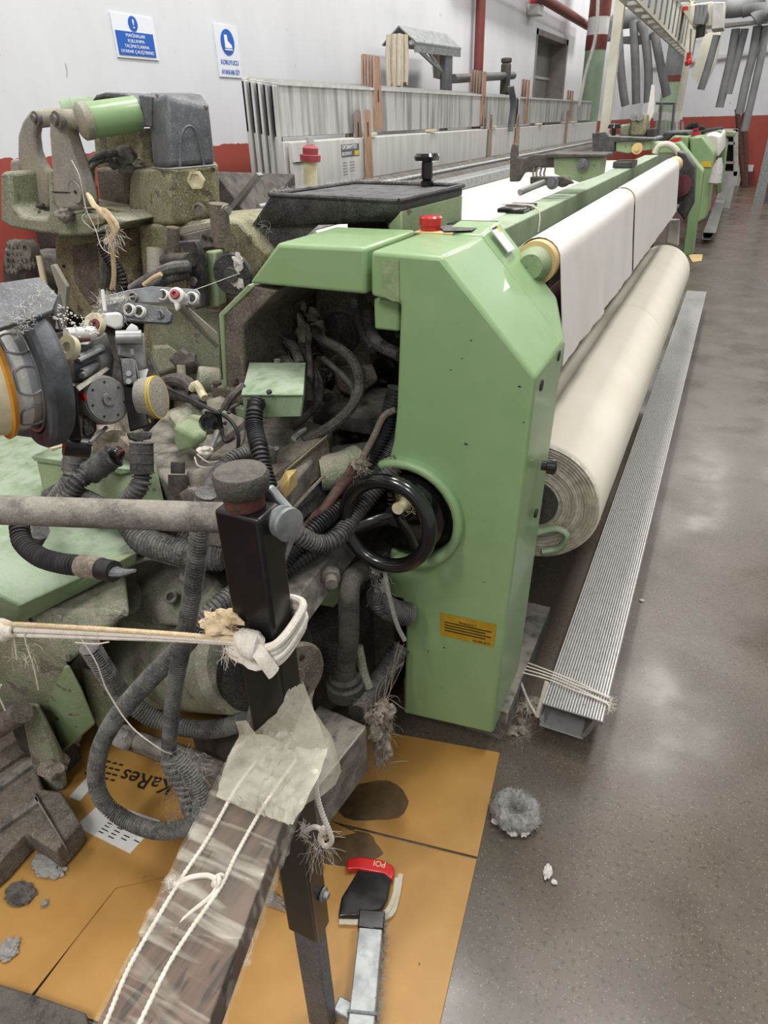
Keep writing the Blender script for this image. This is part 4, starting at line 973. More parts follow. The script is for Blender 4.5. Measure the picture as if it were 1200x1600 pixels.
# ---- drive head with the black cover
HD = HU([(205, 266, 1.66), (268, 262, 1.52), (341, 257, 1.64), (200, 352, 1.66), (268, 353, 1.52), (345, 340, 1.64), (215, 250, 2.0), (330, 245, 2.0), (220, 330, 2.0), (335, 325, 2.0)]).build('drive_head', 'olive', L1, bev=.012, seg=3)
for u, v, r in ((307, 281, .024), (311, 326, .016)):
    g = G().lathe(P(u, v, y=1.575), (.45, -1, 0), [(0, r), (.010, r), (.011, r * .7), (.006, r * .65), (.006, 0.001)], n=6 if r > .02 else 16); g.build('hex_plug', 'pine' if r > .02 else 'grime', HD, smooth=False)
disc(333, 265, 1.60, (.45, -1, 0), [(0, .006), (.003, .006)], 'hole', 'deep', HD)
G().cyl(P(309, 342, y=1.58), P(309, 356, y=1.58), .009, n=8).build('drain_bolt', 'grimedk', HD)
HC = HU([(236, 200, 1.62), (234, 152, 1.62), (258, 147, 1.56), (266, 262, 1.525), (240, 262, 1.60), (336, 256, 1.63), (326, 165, 1.63), (314, 148, 1.66), (300, 145, 1.9), (230, 145, 1.85), (320, 165, 1.95), (325, 240, 1.95), (240, 250, 1.95)]).build('head_cover', 'steeldk', L1, bev=.012, seg=3)
# shroud band above the cylinders
pts = []
for k in range(9):
    a = math.radians(165 - k * 150 / 8 - 15)
    pts.append((187 + math.cos(a) * 47, 188 - math.sin(a) * 44))
pts = [(143, 158), (150, 148), (165, 144), (195, 146), (212, 156), (222, 175), (227, 198)]
inner = [(215, 199), (212, 178), (203, 163), (190, 154), (165, 152), (150, 155)]
G().prism([P(u, v, y=1.60) for u, v in pts + inner], (0, .2, 0)).build('cover_shroud', 'steeldk', HC, bev=.004)
G().prism([P(u, v, y=1.60) for u, v in [(215, 148), (236, 150), (238, 200), (227, 198), (222, 175)]], (0, .2, 0)).build('cover_cheek', 'steeldk', HC, bev=.004)
arch = [P(u, v, y=yy) for u, v, yy in ((283, 262, 1.545), (284, 220, 1.555), (289, 203, 1.565), (297, 197, 1.575), (306, 203, 1.59), (313, 225, 1.60), (320, 258, 1.61))]
G().tube([p + Vector((.002, -.006, 0)) for p in arch], .0035, n=8).build('embossed_arch', 'steeldk', HC)
T([(238, 262, 1.6), (268, 264, 1.515), (337, 258, 1.63)], .003, n=6).build('cover_edge', 'steeld', HC)
for u, v in ((247, 150), (322, 168), (216, 208)):
    disc(u, v, 1.60, FRONT, [(0, .006), (.004, .005)], 'screw', 'grime', HC, n=10)
# recess with olive walls
q3([(145, 205), (236, 200), (238, 262), (205, 268), (150, 262)], 1.78, .1, 'recess_wall', 'olive', L1, .006)
q3([(148, 262), (206, 264), (204, 330), (156, 322)], 1.72, .1, 'recess_floor_wall', 'brown', L1, .01)
HU([(150, 322, 1.55), (205, 330, 1.55), (150, 310, 1.72), (205, 320, 1.72), (150, 345, 1.55), (205, 352, 1.55)]).build('recess_shelf', 'olive', L1, bev=.006)
T([(128, 285, 1.6), (132, 262, 1.6), (150, 246, 1.6), (172, 240, 1.62), (188, 240, 1.65)], .010, n=8).build('lubrication_pipe', 'hosefur', L1)
T([(136, 290, 1.58), (139, 268, 1.58), (152, 254, 1.6), (175, 248, 1.62)], .007, n=8).build('lubrication_pipe', 'hosefur', L1)
for u, v, s_ in ((195, 243, .03), (178, 252, .025), (200, 265, .022), (219, 256, .014)):
    G().blob(P(u, v, y=1.66), s_, (1.2, .8, .8), rough=.6, seed=u).build('linty_fitting', 'grime', L1)
HU([(140, 292, 1.58), (150, 288, 1.58), (154, 312, 1.58), (141, 318, 1.58), (140, 292, 1.66), (152, 290, 1.66), (154, 314, 1.66), (143, 318, 1.66)]).build('small_housing', 'brown', L1, bev=.008)
# ---- pair of push cylinders and levers
def cylr(u0, v0, u1, v1, y, r, y1=None):
    a = P(u0, v0, y=y); b = P(u1, v1, y=y1 or y); return a, b
a, b = cylr(136, 189, 214, 178, 1.50, .052, 1.62)
dd = (b - a); 
G().lathe(a, dd, [(0, .040), (.008, .042), (dd.length, .043)], n=32).build('push_cylinder', 'green', L1)
G().lathe(a - dd.normalized() * .02, dd, [(-.006, .026), (0, .038), (.006, .044), (.026, .044)], n=32).build('cylinder_collar', 'arm', L1)
a2, b2 = cylr(98, 180, 205, 170, 1.62, .05, 1.76)
d2 = b2 - a2
G().lathe(a2, d2, [(0, .040), (.03, .043), (.032, .040), (d2.length, .040)], n=32).build('push_cylinder', 'greentop', L1)
a3, b3 = P(100, 186, y=1.47), P(134, 188, y=1.50)
G().cyl(a3, b3, .023, n=24).build('piston_rod', 'arm', L1)
G().cyl(P(62, 186, y=1.56), P(100, 182, y=1.6), .022, n=24).build('piston_rod', 'arm', L1)
AR = q3([(75, 176), (84, 170), (97, 170), (101, 185), (101, 210), (110, 238), (122, 272), (130, 300), (133, 320), (126, 328), (92, 332), (82, 318), (79, 260), (75, 210)], 1.455, .055, 'front_lever', 'arm', L1, .012)
disc(94, 187, 1.453, FRONT, [(0, .020), (.012, .020), (.012, .012), (.022, .012)], 'lever_bolt', 'grime', AR, n=20)
disc(118, 300, 1.453, FRONT, [(0, .028), (.004, .028), (.004, .026), (.003, .026)], 'pivot_disc', 'arm', AR)
disc(118, 300, 1.448, FRONT, [(0, .004), (.003, .004)], 'pivot_hole', 'deep', AR, n=10)
q3([(82, 299), (110, 300), (110, 302), (82, 301)], 1.453, .004, 'clamp_slot', 'deep', AR, 0)
AR2 = q3([(46, 173), (62, 171), (68, 178), (56, 194), (53, 212), (56, 236), (64, 256), (74, 270), (74, 322), (66, 328), (52, 306), (36, 282), (27, 246), (27, 212), (34, 190)], 1.56, .03, 'rear_lever', 'arm', L1, .014)
disc(61, 185, 1.553, FRONT, [(0, .018), (.012, .018), (.012, .010), (.02, .010)], 'lever_bolt', 'grime', AR2, n=20)
q3([(14, 249), (28, 248), (30, 300), (44, 322), (40, 330), (22, 322), (17, 300)], 1.58, .09, 'lever_clamp', 'arm', L1, .01)
q3([(16, 295), (40, 296), (40, 298), (16, 297)], 1.577, .01, 'clamp_slot', 'deep', L1, 0)
G().blob(P(60, 330, y=1.56), .03, (1.6, 1, .7), rough=.7).build('grease_lump', 'grimedk', L1)
G().blob(P(102, 336, y=1.45), .022, (1.2, 1, .8), rough=.5).build('grease_lump', 'grime', L1)
# yoke casting
YK = q3([(0, 271), (8, 267), (15, 271), (20, 322), (34, 338), (70, 342), (76, 334), (74, 268), (82, 262), (83, 320), (96, 338), (124, 332), (150, 337), (168, 336), (200, 346), (170, 362), (140, 368), (96, 370), (16, 356), (0, 345)], 1.47, .16, 'yoke_casting', 'sage', L1, .014)
HU([(136, 338, 1.46), (166, 336, 1.46), (166, 350, 1.46), (140, 356, 1.46), (136, 338, 1.7), (170, 336, 1.7), (170, 352, 1.7), (140, 356, 1.7)]).build('yoke_lug', 'olive', L1, bev=.01)
# pillar
PL = q3([(82, 368), (160, 364), (205, 352), (214, 372), (214, 440), (160, 505), (120, 500), (92, 470), (84, 410)], 1.60, .25, 'pillar', 'olive', L1, .02)
q3([(112, 385), (150, 378), (158, 470), (140, 478), (115, 440)], 1.597, .012, 'cast_recess', 'brown', PL, .004)
disc(100, 416, 1.60, FRONT, [(0, .006), (.003, .006)], 'hole', 'deep', PL, n=10)
# cluster of fittings left below the yoke
disc(54, 388, 1.50, FRONT, [(0, .026), (.03, .026), (.03, .013), (.018, .012)], 'bushing', 'grime', L1)
T([(61, 400, 1.49), (66, 425, 1.48), (70, 445, 1.47)], .010, n=10).build('wooden_rod', 'pine', L1)
g = G()
for k in range(26):
    u, v = 14 + (k % 6) * 7 + RU(-2, 2), 384 + (k // 6) * 10 + RU(-2, 2)
    if u > 48 and v < 400: continue
    g.lathe(P(u, v, y=1.53), FRONT, [(-.03, .014), (0, .015), (.004, .009), (.008, .009)], n=8)
g.build('valve_bank', 'grime', L1)
q3([(-120, 535), (60, 540), (120, 560), (235, 600), (235, 720), (-120, 780)], 1.45, .4, 'rear_block', 'grimedk', L1, .02)
q3([(0, 400), (50, 405), (80, 440), (85, 520), (40, 560), (0, 500)], 1.60, .2, 'left_casting', 'grimedk', L1, .02)
q3([(78, 415), (84, 413), (104, 448), (100, 516), (86, 514), (90, 452)], 1.30, .012, 'guide_strip', 'arm', L1, .002)
# ---- green machine wall behind, plates and castings
q3([(215, 352), (345, 342), (372, 345), (420, 400), (392, 445), (343, 492), (350, 600), (330, 640), (215, 640), (225, 470)], 1.56, .3, 'machine_wall', 'olive', L1, .01)
q3([(232, 478), (340, 488), (345, 600), (240, 590)], 1.535, .03, 'wall_plate', 'sage', L1, .004)
q3([(320, 392), (335, 393), (342, 480), (325, 482), (318, 420)], 1.50, .04, 'green_bracket', 'greendk', L1, .006)
BD = disc(367, 427, 1.47, Vector((.25, -1, 0)), [(0, .05), (.012, .055), (.02, .05), (.02, .02), (.03, .018), (.03, .01)], 'brush_disc', 'blacklint', L1)
g = G(); c_ = P(367, 427, y=1.455)
for k in range(7): g.blob(c_ + Vector((RU(-.03, .03), 0, RU(-.035, .035))), RU(.006, .016), (1, .4, 1.2), rough=.8, seed=k)
g.build('disc_lint', 'lint', BD, kind='stuff')
q3([(276, 378), (305, 376), (314, 400), (322, 480), (304, 484), (295, 440), (292, 398)], 1.46, .02, 'black_bracket', 'blacklint', L1, .003)
disc(304, 439, 1.455, FRONT, [(0, .012), (.008, .012), (.008, .006)], 'bolt', 'grime', L1, n=16)
T([(342, 318, 1.46), (344, 350, 1.46), (350, 385, 1.46)], .024, n=16).build('round_post', 'brown', L1)
disc(352, 328, 1.44, (1, -.6, 0), [(0, .012), (.012, .012), (.012, .008), (.02, .008)], 'post_bolt', 'grime', L1, n=12)
q3([(205, 352), (262, 360), (264, 372), (205, 364)], 1.62, .03, 'cross_plate', 'arm', L1, .003)
q3([(262, 358), (335, 345), (336, 355), (265, 372)], 1.55, .04, 'cross_plate', 'arm', L1, .003)
q3([(280, 368), (330, 356), (336, 385), (300, 392), (282, 380)], 1.52, .03, 'slotted_plate', 'grime', L1, .003)
for u, v in ((319, 370), (330, 374)): disc(u, v, 1.515, FRONT, [(0, .007), (.003, .007)], 'hole', 'deep', L1, n=10)
T([(258, 408, 1.48), (300, 405, 1.45)], .018, n=14).build('sleeve', 'grimedk', L1)
T([(245, 388, 1.5), (246, 430, 1.48)], .028, n=16).build('upright_housing', 'arm', L1)
T([(270, 355, 1.5), (272, 392, 1.5)], .018, n=14).build('upright_sleeve', 'brown', L1)
T([(206, 452, 1.42), (230, 437, 1.42), (252, 425, 1.42), (296, 417, 1.43)], .013, corr=.1, pitch=.007).build('corrugated_hose', 'hose', L1)
T([(232, 450, 1.41), (258, 438, 1.41), (275, 432, 1.41), (296, 430, 1.43)], .013, corr=.1, pitch=.007).build('corrugated_hose', 'hose', L1)
T([(225, 445, 1.38), (240, 434, 1.38), (252, 428, 1.38)], .006, n=8).build('tan_wire', 'ropetan', L1)
T([(252, 424, 1.40), (275, 417, 1.40), (294, 416, 1.42)], .015).build('linty_hose', 'hosefur', L1)
# black hose + yarn bunch hanging from the yoke
T([(155, 362, 1.42), (162, 385, 1.42), (172, 405, 1.42), (188, 430, 1.42), (190, 448, 1.42), (182, 458, 1.42)], .016, corr=.1, pitch=.008, n=12).build('black_hose', 'hosecl', L1)
T([(160, 370, 1.48), (168, 400, 1.48), (165, 450, 1.48)], .018).build('dark_hose', 'hose', L1)
t = thing('yarn_bundle', P(140, 310, y=1.4), 'tan and white twisted yarn bundle hanging beside the grey levers', 'yarn')
g = G()
for k in range(12):
    o1, o2 = RU(-3, 3), RU(-5, 5)
    g.tube(Q([(139 + o1, 305 + o1, 1.42), (148 + o1, 322, 1.40), (160 + o2, 330 + o1, 1.39), (172 + o2, 342, 1.385), (180 + o2, 356, 1.385), (175 + o1, 370, 1.385), (168 + o2, 378 + o1, 1.385)]), .0045, n=5, step=.01)
g.build('twisted_strands', 'ropetan', t)
g = G()
for k in range(5):
    o1 = RU(-2, 2); g.tube(Q([(172 + o1, 370, 1.385), (176 + o1, 395, 1.39), (178 + o1, 430, 1.40), (176 + o1 * 2, 452, 1.41)]), .004, n=5, step=.01)
g.build('tail', 'ropetan', t)
g = G(); strands(g, lambda: P(RU(165, 182), RU(350, 380), y=1.385), 50, .05, .0007, down=.5)
g.tube(Q([(112, 250, 1.43), (124, 275, 1.42), (131, 310, 1.42), (136, 330, 1.41), (150, 360, 1.40), (160, 388, 1.39), (185, 402, 1.39)]), .0012, n=4)
g.tube(Q([(131, 325, 1.41), (150, 328, 1.40), (152, 360, 1.40), (135, 350, 1.40), (128, 340, 1.40), (136, 330, 1.41)]), .0009, n=4)
g.build('loose_fibres', 'rope', t, kind='stuff')
# castings mid-left
HU([(238, 540, 1.38), (262, 538, 1.38), (282, 552, 1.38), (285, 575, 1.38), (240, 590, 1.38), (238, 540, 1.5), (262, 538, 1.5), (285, 560, 1.5), (240, 590, 1.5)]).build('lug_casting', 'sage', L1, bev=.012)
G().blob(P(291, 566, y=1.36), .035, (1.1, .9, 1), rough=.5, seed=3).build('lever_knuckle', 'grimedk', L1)
T([(283, 570, 1.33), (284, 590, 1.32)], .012).build('link_rod', 'arm', L1)
G().cyl(P(309, 592, y=1.33), P(344, 595, y=1.37), .034, n=24).build('grey_cylinder', 'sage', L1, bev=.006)
T([(252, 600, 1.25), (275, 593, 1.24), (295, 600, 1.23), (303, 612, 1.22)], .017).build('grey_hose', 'cable', L1)
T([(252, 612, 1.25), (280, 618, 1.24), (300, 622, 1.22), (315, 632, 1.2)], .014, corr=.08, pitch=.006).build('corrugated_hose', 'hose', L1)
T([(300, 608, 1.2), (307, 600, 1.2), (314, 612, 1.2), (320, 622, 1.19)], .010).build('hose_end', 'pine', L1)
T([(235, 560, 1.2), (255, 600, 1.15), (290, 620, 1.13), (330, 640, 1.1), (358, 655, 1.08), (372, 680, 1.07), (368, 710, 1.06), (345, 718, 1.06)], .0045, n=8).build('thin_cable', 'hosecl', L1)
T([(380, 603, 1.16), (362, 620, 1.12), (350, 640, 1.10)], .009).build('black_cable', 'cable', L1)
# dusty deck under the control box
G().prism([P(u, v, z=.93) for u, v in ((205, 700), (262, 640), (350, 600), (430, 640), (520, 668), (512, 690), (418, 800), (300, 790))], (0, 0, -.10)).build('deck_plate', 'grime', L1, bev=.008)
HU([(350, 640, 1.12), (385, 655, 1.12), (330, 700, 1.05), (300, 690, 1.05), (350, 655, 1.12), (385, 668, 1.12), (330, 712, 1.05), (300, 702, 1.05)]).build('dusty_strap', 'arm', L1, bev=.003)
G().hull(Q([(262, 645, 1.15), (355, 615, 1.32), (375, 625, 1.32), (282, 672, 1.12), (262, 665, 1.15), (355, 635, 1.32), (282, 690, 1.12)])).build('rail_casting', 'sage', L1, bev=.006)
gb = HU([(272, 664, 1.06), (300, 645, 1.14), (330, 650, 1.14), (327, 668, 1.08), (302, 682, 1.04), (278, 708, 1.04), (325, 690, 1.06), (300, 702, 1.04), (272, 690, 1.10)]); gb.build('green_block', 'greendk', L1, bev=.008)
for u, v in ((352, 662), (358, 645), (210, 702)): disc(u, v, 1.09, (0, -.4, 1), [(0, .005), (.003, .005)], 'rivet', 'deep', L1, n=8)
HU([(290, 735, .98), (330, 728, 1.0), (345, 745, .98), (340, 800, .93), (298, 800, .93), (295, 735, 1.08), (330, 730, 1.08), (340, 800, 1.05)]).build('dark_block', 'grime', L1, bev=.01)
T([(278, 722, .97), (278, 740, .96)], .015, n=12).build('valve_stem', 'grimedk', L1)
T([(278, 742, .96), (278, 775, .94)], .022, n=8).build('valve_body', 'grimedk', L1)
disc(301, 774, .92, (.3, -1, .2), [(-.03, .012), (0, .018), (.012, .018), (.016, .01)], 'valve_cap', 'grime', L1, n=16)
# black lens like knob on a bracket
c_ = P(327, 660, y=1.03)
q3([(319, 643), (343, 646), (348, 676), (322, 680)], 1.06, .006, 'knob_plate', 'black', L1, .001)
G().lathe(c_, P(321, 662, y=.99) - c_, [(0, .018), (.012, .020), (.020, .016), (.034, .013), (.034, .008), (.028, .007)], n=24).build('black_knob', 'black', L1)
T([(346, 670, 1.05), (352, 690, 1.04), (366, 684, 1.04)], .004, n=8).build('wire_loop', 'hosecl', L1)
T([(340, 675, 1.05), (330, 700, 1.0), (318, 722, .98)], .007, n=8).build('clamp_rod', 'steeld', L1)
g = G(); g.blob(P(322, 705, y=.98), .013, (1.3, 1, .8), rough=.6); g.tube(Q([(304, 714, .96), (310, 728, .95), (330, 730, .95), (342, 722, .95)]), .0018, n=5); g.tube(Q([(308, 710, .96), (325, 722, .955), (343, 720, .95)]), .0015, n=5)
g.build('tied_yarn', 'rope', L1)
T([(322, 718, .97), (355, 715, .99), (380, 690, 1.02), (382, 650, 1.05)], .0018, n=5).build('thin_wire', 'cable', L1)
# ---- green control box
o_ = P(379, 619, y=1.12); z0 = o_.z
CB = G().hull([o_, P(472, 619, y=1.12), P(392, 571, z=z0), P(476, 571, z=z0), P(382, 653, y=1.12), P(471, 651, y=1.12), P(392, 571, z=z0) + Vector((0, 0, -.05)), P(476, 571, z=z0) + Vector((0, 0, -.05))]).build('control_box', 'greentop', L1, bev=.003)
lid = [P(377, 619, y=1.115), P(474, 619, y=1.115), P(478, 569, z=z0 + .002), P(390, 569, z=z0 + .002)]
G().prism(lid, (0, 0, .004)).build('lid', 'greentop', CB, bev=.001)
tp = z0 + .0098
l0, l1, l2, l3 = P(398, 612, z=tp), P(450, 612, z=tp), P(452, 606, z=tp), P(401, 606, z=tp)
pl = G().prism([l0, l1, l2, l3], (0, 0, .0006)).build('paper_strip', 'ltgrey', CB)
for k in range(9):
    a_ = l0.lerp(l1, (k + .3) / 10) + (l3 - l0) * RU(.2, .5) + Vector((0, 0, .0007)); G().prism([a_, a_ + (l1 - l0) * .06, a_ + (l1 - l0) * .06 + (l3 - l0) * .3, a_ + (l3 - l0) * .3], (0, 0, .0002)).build('print_mark', 'ink', pl)
disc(421, 614, 1.105, (0, -.3, 1), [(0, .006), (.005, .006)], 'lid_screw', 'deep', CB, n=10)
G().bolt(P(434, 569, z=z0 + .002), (0, 0, 1), .009, .012).build('lid_screw', 'grime', CB)
q3([(392, 622), (408, 622), (408, 638), (394, 640)], 1.117, .004, 'cable_opening', 'deep', CB, 0)
for u, v in ((388, 625), (412, 625), (390, 646)): disc(u, v, 1.117, (0, -1, 0), [(0, .0025), (.002, .0025)], 'hole', 'deep', CB, n=8)
G().box(P(372, 650, y=1.13) + Vector((-.005, 0, -.01)), P(382, 640, y=1.13) + Vector((0, .02, 0))).build('box_foot', 'greendk', CB)
T([(402, 630, 1.10), (398, 640, 1.08), (398, 670, 1.05), (405, 700, 1.0), (412, 735, .97), (420, 762, .95)], .0165, corr=.14, pitch=.0085, n=14).build('black_hose', 'hosecl', L1)
T([(335, 790, .70), (328, 770, .80), (345, 735, .92), (375, 712, .98), (412, 708, 1.02)], .015, corr=.1, pitch=.007, n=12).build('corrugated_hose', 'hose', L1)
G().lathe(P(405, 710, y=1.03), P(425, 712, y=1.03) - P(405, 710, y=1.03), [(0, .02), (.03, .02), (.035, .012)]).build('hose_elbow', 'hose', L1)
for u, v in ((432, 708), (428, 722), (412, 722)): G().bolt(P(u, v, y=1.05), (0, -.2, 1), .009, .012).build('bolt', 'grimedk', L1)
# brown plated block in front of the deck
o_, a_, b_ = P(414, 752, y=1.02), P(512, 676, y=1.27), P(424, 812, y=1.0)
G().para(o_, a_, b_, o_ + Vector((-.05, .04, 0))).build('plated_block', 'brown', L1, bev=.004)
G().para(P(470, 712, y=1.155), P(512, 678, y=1.265), P(472, 740, y=1.155), P(470, 712, y=1.155) + Vector((.004, -.010, 0))).build('cover_plate', 'brown', L1, bev=.003)
G().para(P(446, 738, y=1.09), P(512, 682, y=1.26), P(446, 733, y=1.09), P(446, 738, y=1.09) + Vector((.004, -.012, 0))).build('green_edge', 'olive', L1, bev=.002)
G().hull(Q([(436, 752, 1.03), (446, 735, 1.06), (464, 732, 1.08), (465, 758, 1.06), (447, 780, 1.01), (438, 768, 1.01), (452, 745, 1.02)])).build('tan_buffer', 'cork', L1, bev=.003)
T([(420, 822, .98), (452, 800, 1.03), (500, 750, 1.15), (506, 745, 1.17)], .004, n=6).build('lower_edge', 'brown', L1)
G().para(P(422, 806, y=.98), P(505, 745, y=1.22), P(430, 850, y=.95), P(422, 806, y=.98) + Vector((-.04, .06, 0))).build('lower_block', 'deep', L1, bev=.004)
# ---- looping grey cables in the opening
for k, pts in enumerate(([(490, 512, 1.55), (500, 528, 1.50), (535, 548, 1.45), (555, 570, 1.42), (562, 605, 1.38), (550, 635, 1.33), (525, 660, 1.28), (498, 678, 1.25), (475, 690, 1.22)],
                         [(505, 560, 1.5), (538, 590, 1.45), (552, 612, 1.42), (545, 640, 1.38), (515, 668, 1.28), (480, 690, 1.23)],
                         [(470, 540, 1.55), (490, 575, 1.48), (500, 605, 1.42), (495, 630, 1.36), (475, 652, 1.30), (455, 668, 1.27)],
                         [(455, 520, 1.58), (475, 550, 1.5), (492, 590, 1.43), (490, 620, 1.38), (470, 640, 1.3)],
                         [(475, 510, 1.6), (482, 545, 1.5), (485, 590, 1.4), (478, 620, 1.33)],
                         [(430, 545, 1.5), (445, 560, 1.45), (462, 580, 1.40), (478, 600, 1.36), (482, 630, 1.32)],
                         [(425, 535, 1.52), (440, 530, 1.5), (460, 545, 1.46), (470, 570, 1.42)])):
    T(pts, (.013, .008, .011, .009, .008, .014, .014)[k], n=9).build('loop_cable', 'cable', L1)
for k in range(3):
    T([(466 - k * 3, 695 - k * 2, 1.215), (461 - k * 2, 688 - k * 2, 1.22), (466, 681 - k * 3, 1.23), (478, 673 - k * 2, 1.245)], .0045, n=8).build('metal_ferrule', 'steel', L1)
T([(585, 545, 1.48), (570, 520, 1.52), (560, 495, 1.56), (552, 470, 1.6)], .014, corr=.08, pitch=.007).build('corrugated_hose', 'hose', L1)
T([(625, 555, 1.42), (595, 540, 1.45), (580, 520, 1.5), (575, 490, 1.55)], .015, corr=.08, pitch=.007).build('corrugated_hose', 'hose', L1)
# rods and sensor behind
T([(372, 548, 1.5), (395, 540, 1.48), (420, 528, 1.48), (440, 510, 1.5)], .008).build('cable_branch', 'hosefur', L1)
G().blob(P(408, 552, y=1.46), .03, (1.5, .7, .8), rough=.6, seed=9).build('lint_lump', 'lintbr', L1)
disc(388, 517, 1.46, (.5, -1, 0), [(0, .015), (.02, .015), (.02, .008)], 'stud', 'arm', L1, n=12)
G().box((-.95, 1.50, .86), (-.62, 1.75, .90)).build('cross_shelf', 'grimedk', L1)
T([(505, 715, 1.3), (540, 712, 1.32), (590, 705, 1.38)], .028, n=14).build('dark_tube', 'grimedk', L1)
T([(500, 740, 1.22), (530, 735, 1.25), (560, 722, 1.3)], .045, n=16).build('olive_tube', 'sage', L1)
# hose bundle running down to the left of the wheel
bund = (([(620, 605, 1.35), (605, 660, 1.33), (580, 715, 1.30), (556, 765, 1.24), (520, 800, 1.16), (475, 840, 1.06), (440, 880, 1.0)], .020, 'hosecl'),
        ([(632, 625, 1.36), (622, 680, 1.34), (598, 725, 1.30), (565, 775, 1.25), (525, 825, 1.16), (480, 868, 1.06), (430, 900, 1.0)], .019, 'hosecl'),
        ([(618, 700, 1.34), (590, 735, 1.30), (545, 780, 1.22), (505, 812, 1.14), (462, 852, 1.05)], .017, 'hosecl'),
        ([(625, 720, 1.30), (590, 760, 1.26), (558, 800, 1.2), (530, 838, 1.12), (500, 850, 1.08), (470, 838, 1.04), (455, 828, 1.03)], .020, 'hose'))
for pts, r, m_ in bund: T(pts, r, corr=.13, pitch=.0085, n=12).build('corrugated_hose', m_, L1)
T([(556, 730, 1.22), (546, 745, 1.21), (525, 770, 1.18), (510, 790, 1.15), (500, 800, 1.13)], .017, n=12, rend=.010).build('rusty_boot', 'rust', L1)
T([(500, 800, 1.13), (485, 815, 1.10), (468, 830, 1.06)], .012, n=10).build('rusty_boot', 'rust', L1)
T([(618, 640, 1.31), (600, 650, 1.30), (585, 680, 1.28), (572, 705, 1.26), (560, 728, 1.23)], .0075, n=8).build('brown_cable', 'brown', L1)
g = G(); strands(g, lambda: P(RU(548, 575), RU(715, 745), y=1.21), 70, .03, .0008); g.blob(P(562, 728, y=1.215), .014, rough=.9); g.build('tangled_lint', 'lintbr', L1, kind='stuff')
# ---- steel beam below the wheel, foot block
A0, A1, B0, C0 = P(456, 945, y=.95), P(545, 830, y=1.25), P(428, 898, y=1.02), P(480, 975, y=.97)
dA = A1 - A0
o_ = A0 - dA * .25
BM = G().para(o_, A1, o_ + (B0 - A0), o_ + (C0 - A0)).build('steel_beam', 'grime', L1, bev=.003)
disc(517, 896, 1.1, (.6, -1, -.1), [(0, .022), (.02, .022), (.02, .015), (.04, .015), (.04, .008)], 'beam_bolt', 'grime', BM, n=16)
HU([(492, 920, 1.12), (536, 893, 1.18), (536, 930, 1.18), (520, 950, 1.14), (495, 945, 1.1), (492, 920, 1.25), (536, 893, 1.28), (530, 940, 1.25)]).build('green_lug', 'greendk', L1, bev=.006)
o_ = P(573, 1133, y=.98); a_ = P(470, 1262, y=.72)
FB = G().para(o_, a_, P(500, 1100, y=1.06), o_ + Vector((.005, -.01, -.15))).build('foot_beam', 'grime', L1, bev=.006)
nn = (a_ - o_).cross(P(500, 1100, y=1.06) - o_).normalized(); nn = nn if nn.z > 0 else -nn
c_ = P(530, 1140, y=.985)
G().lathe(c_ - nn * .002, nn, [(0, .026), (.0035, .026), (.0035, .023), (.002, .023)], n=24).build('cap_disc', 'grime', FB)
T([(568, 1140, .95), (540, 1175, .88), (500, 1225, .78)], .0022, n=6).build('weld_line', 'arm', FB)
# elbow pipe with boot
T([(575, 888, 1.22), (560, 895, 1.18), (548, 908, 1.12), (545, 935, 1.10), (545, 990, 1.09), (540, 1040, 1.08)], .026, n=14).build('elbow_pipe', 'grimedk', L1)
G().lathe(P(538, 1040, y=1.08), (0, 0, -1), [(0, .028), (.03, .03), (.035, .042), (.05, .04), (.055, .05), (.09, .05)], n=24).build('pipe_boot', 'grimedk', L1)
T([(525, 990, 1.1), (522, 1040, 1.09)], .032, n=12, corr=.06, pitch=.012).build('chain_guard', 'deep', L1)
T([(560, 1010, 1.12), (568, 1050, 1.11), (577, 1075, 1.1)], .012).build('olive_rod', 'sage', L1)
T([(625, 1010, 1.28), (605, 1045, 1.22), (580, 1080, 1.12), (560, 1115, 1.04)], .028, corr=.05, pitch=.012, n=12).build('thick_hose', 'hose', L1)
T([(628, 1035, 1.26), (600, 1070, 1.2), (588, 1110, 1.12), (585, 1150, 1.05), (590, 1190, 1.0)], .006, n=7).build('brown_cable', 'lintbr', L1)
T([(640, 960, 1.25), (615, 955, 1.22), (595, 940, 1.2), (590, 920, 1.2)], .030, corr=.07, pitch=.007, n=12).build('corrugated_hose', 'hose', L1)
T([(600, 885, 1.18), (608, 930, 1.17), (620, 975, 1.17), (632, 1000, 1.18)], .006).build('lint_string', 'lintgr', L1)
HU([(575, 870, 1.22), (600, 880, 1.22), (590, 930, 1.25), (570, 920, 1.25), (575, 870, 1.35), (600, 880, 1.35), (590, 930, 1.35)]).build('dark_knuckle', 'grimedk', L1, bev=.01)
q3([(560, 880), (640, 900), (640, 1010), (600, 1060), (560, 1080)], 1.50, .04, 'back_panel', 'rust', L1, .003)
g = G()
for k in range(12): g.blob(P(RU(575, 610), RU(1110, 1195), y=RU(.98, 1.1)), RU(.008, .02), (1, 1, 1.3), rough=1.0, seed=k + 50)
strands(g, lambda: P(RU(570, 612), RU(1090, 1200), y=RU(.98, 1.1)), 160, .06, .0007, down=.3)
for k in range(9): g.tube(Q([(RU(610, 632), RU(1000, 1040), 1.2), (RU(590, 610), RU(1060, 1100), 1.1), (RU(575, 600), RU(1120, 1190), 1.02)]), .0008, n=4)
g.build('lint_tangle', 'lintbr', L1, kind='stuff')
g = G()
for k in range(8): g.blob(P(RU(585, 605), RU(880, 930), y=1.19), RU(.006, .014), rough=1.0, seed=k + 80)
strands(g, lambda: P(RU(580, 610), RU(870, 940), y=1.18), 70, .04, .0007, down=.4)
g.build('lint_tangle', 'lintgr', L1, kind='stuff')
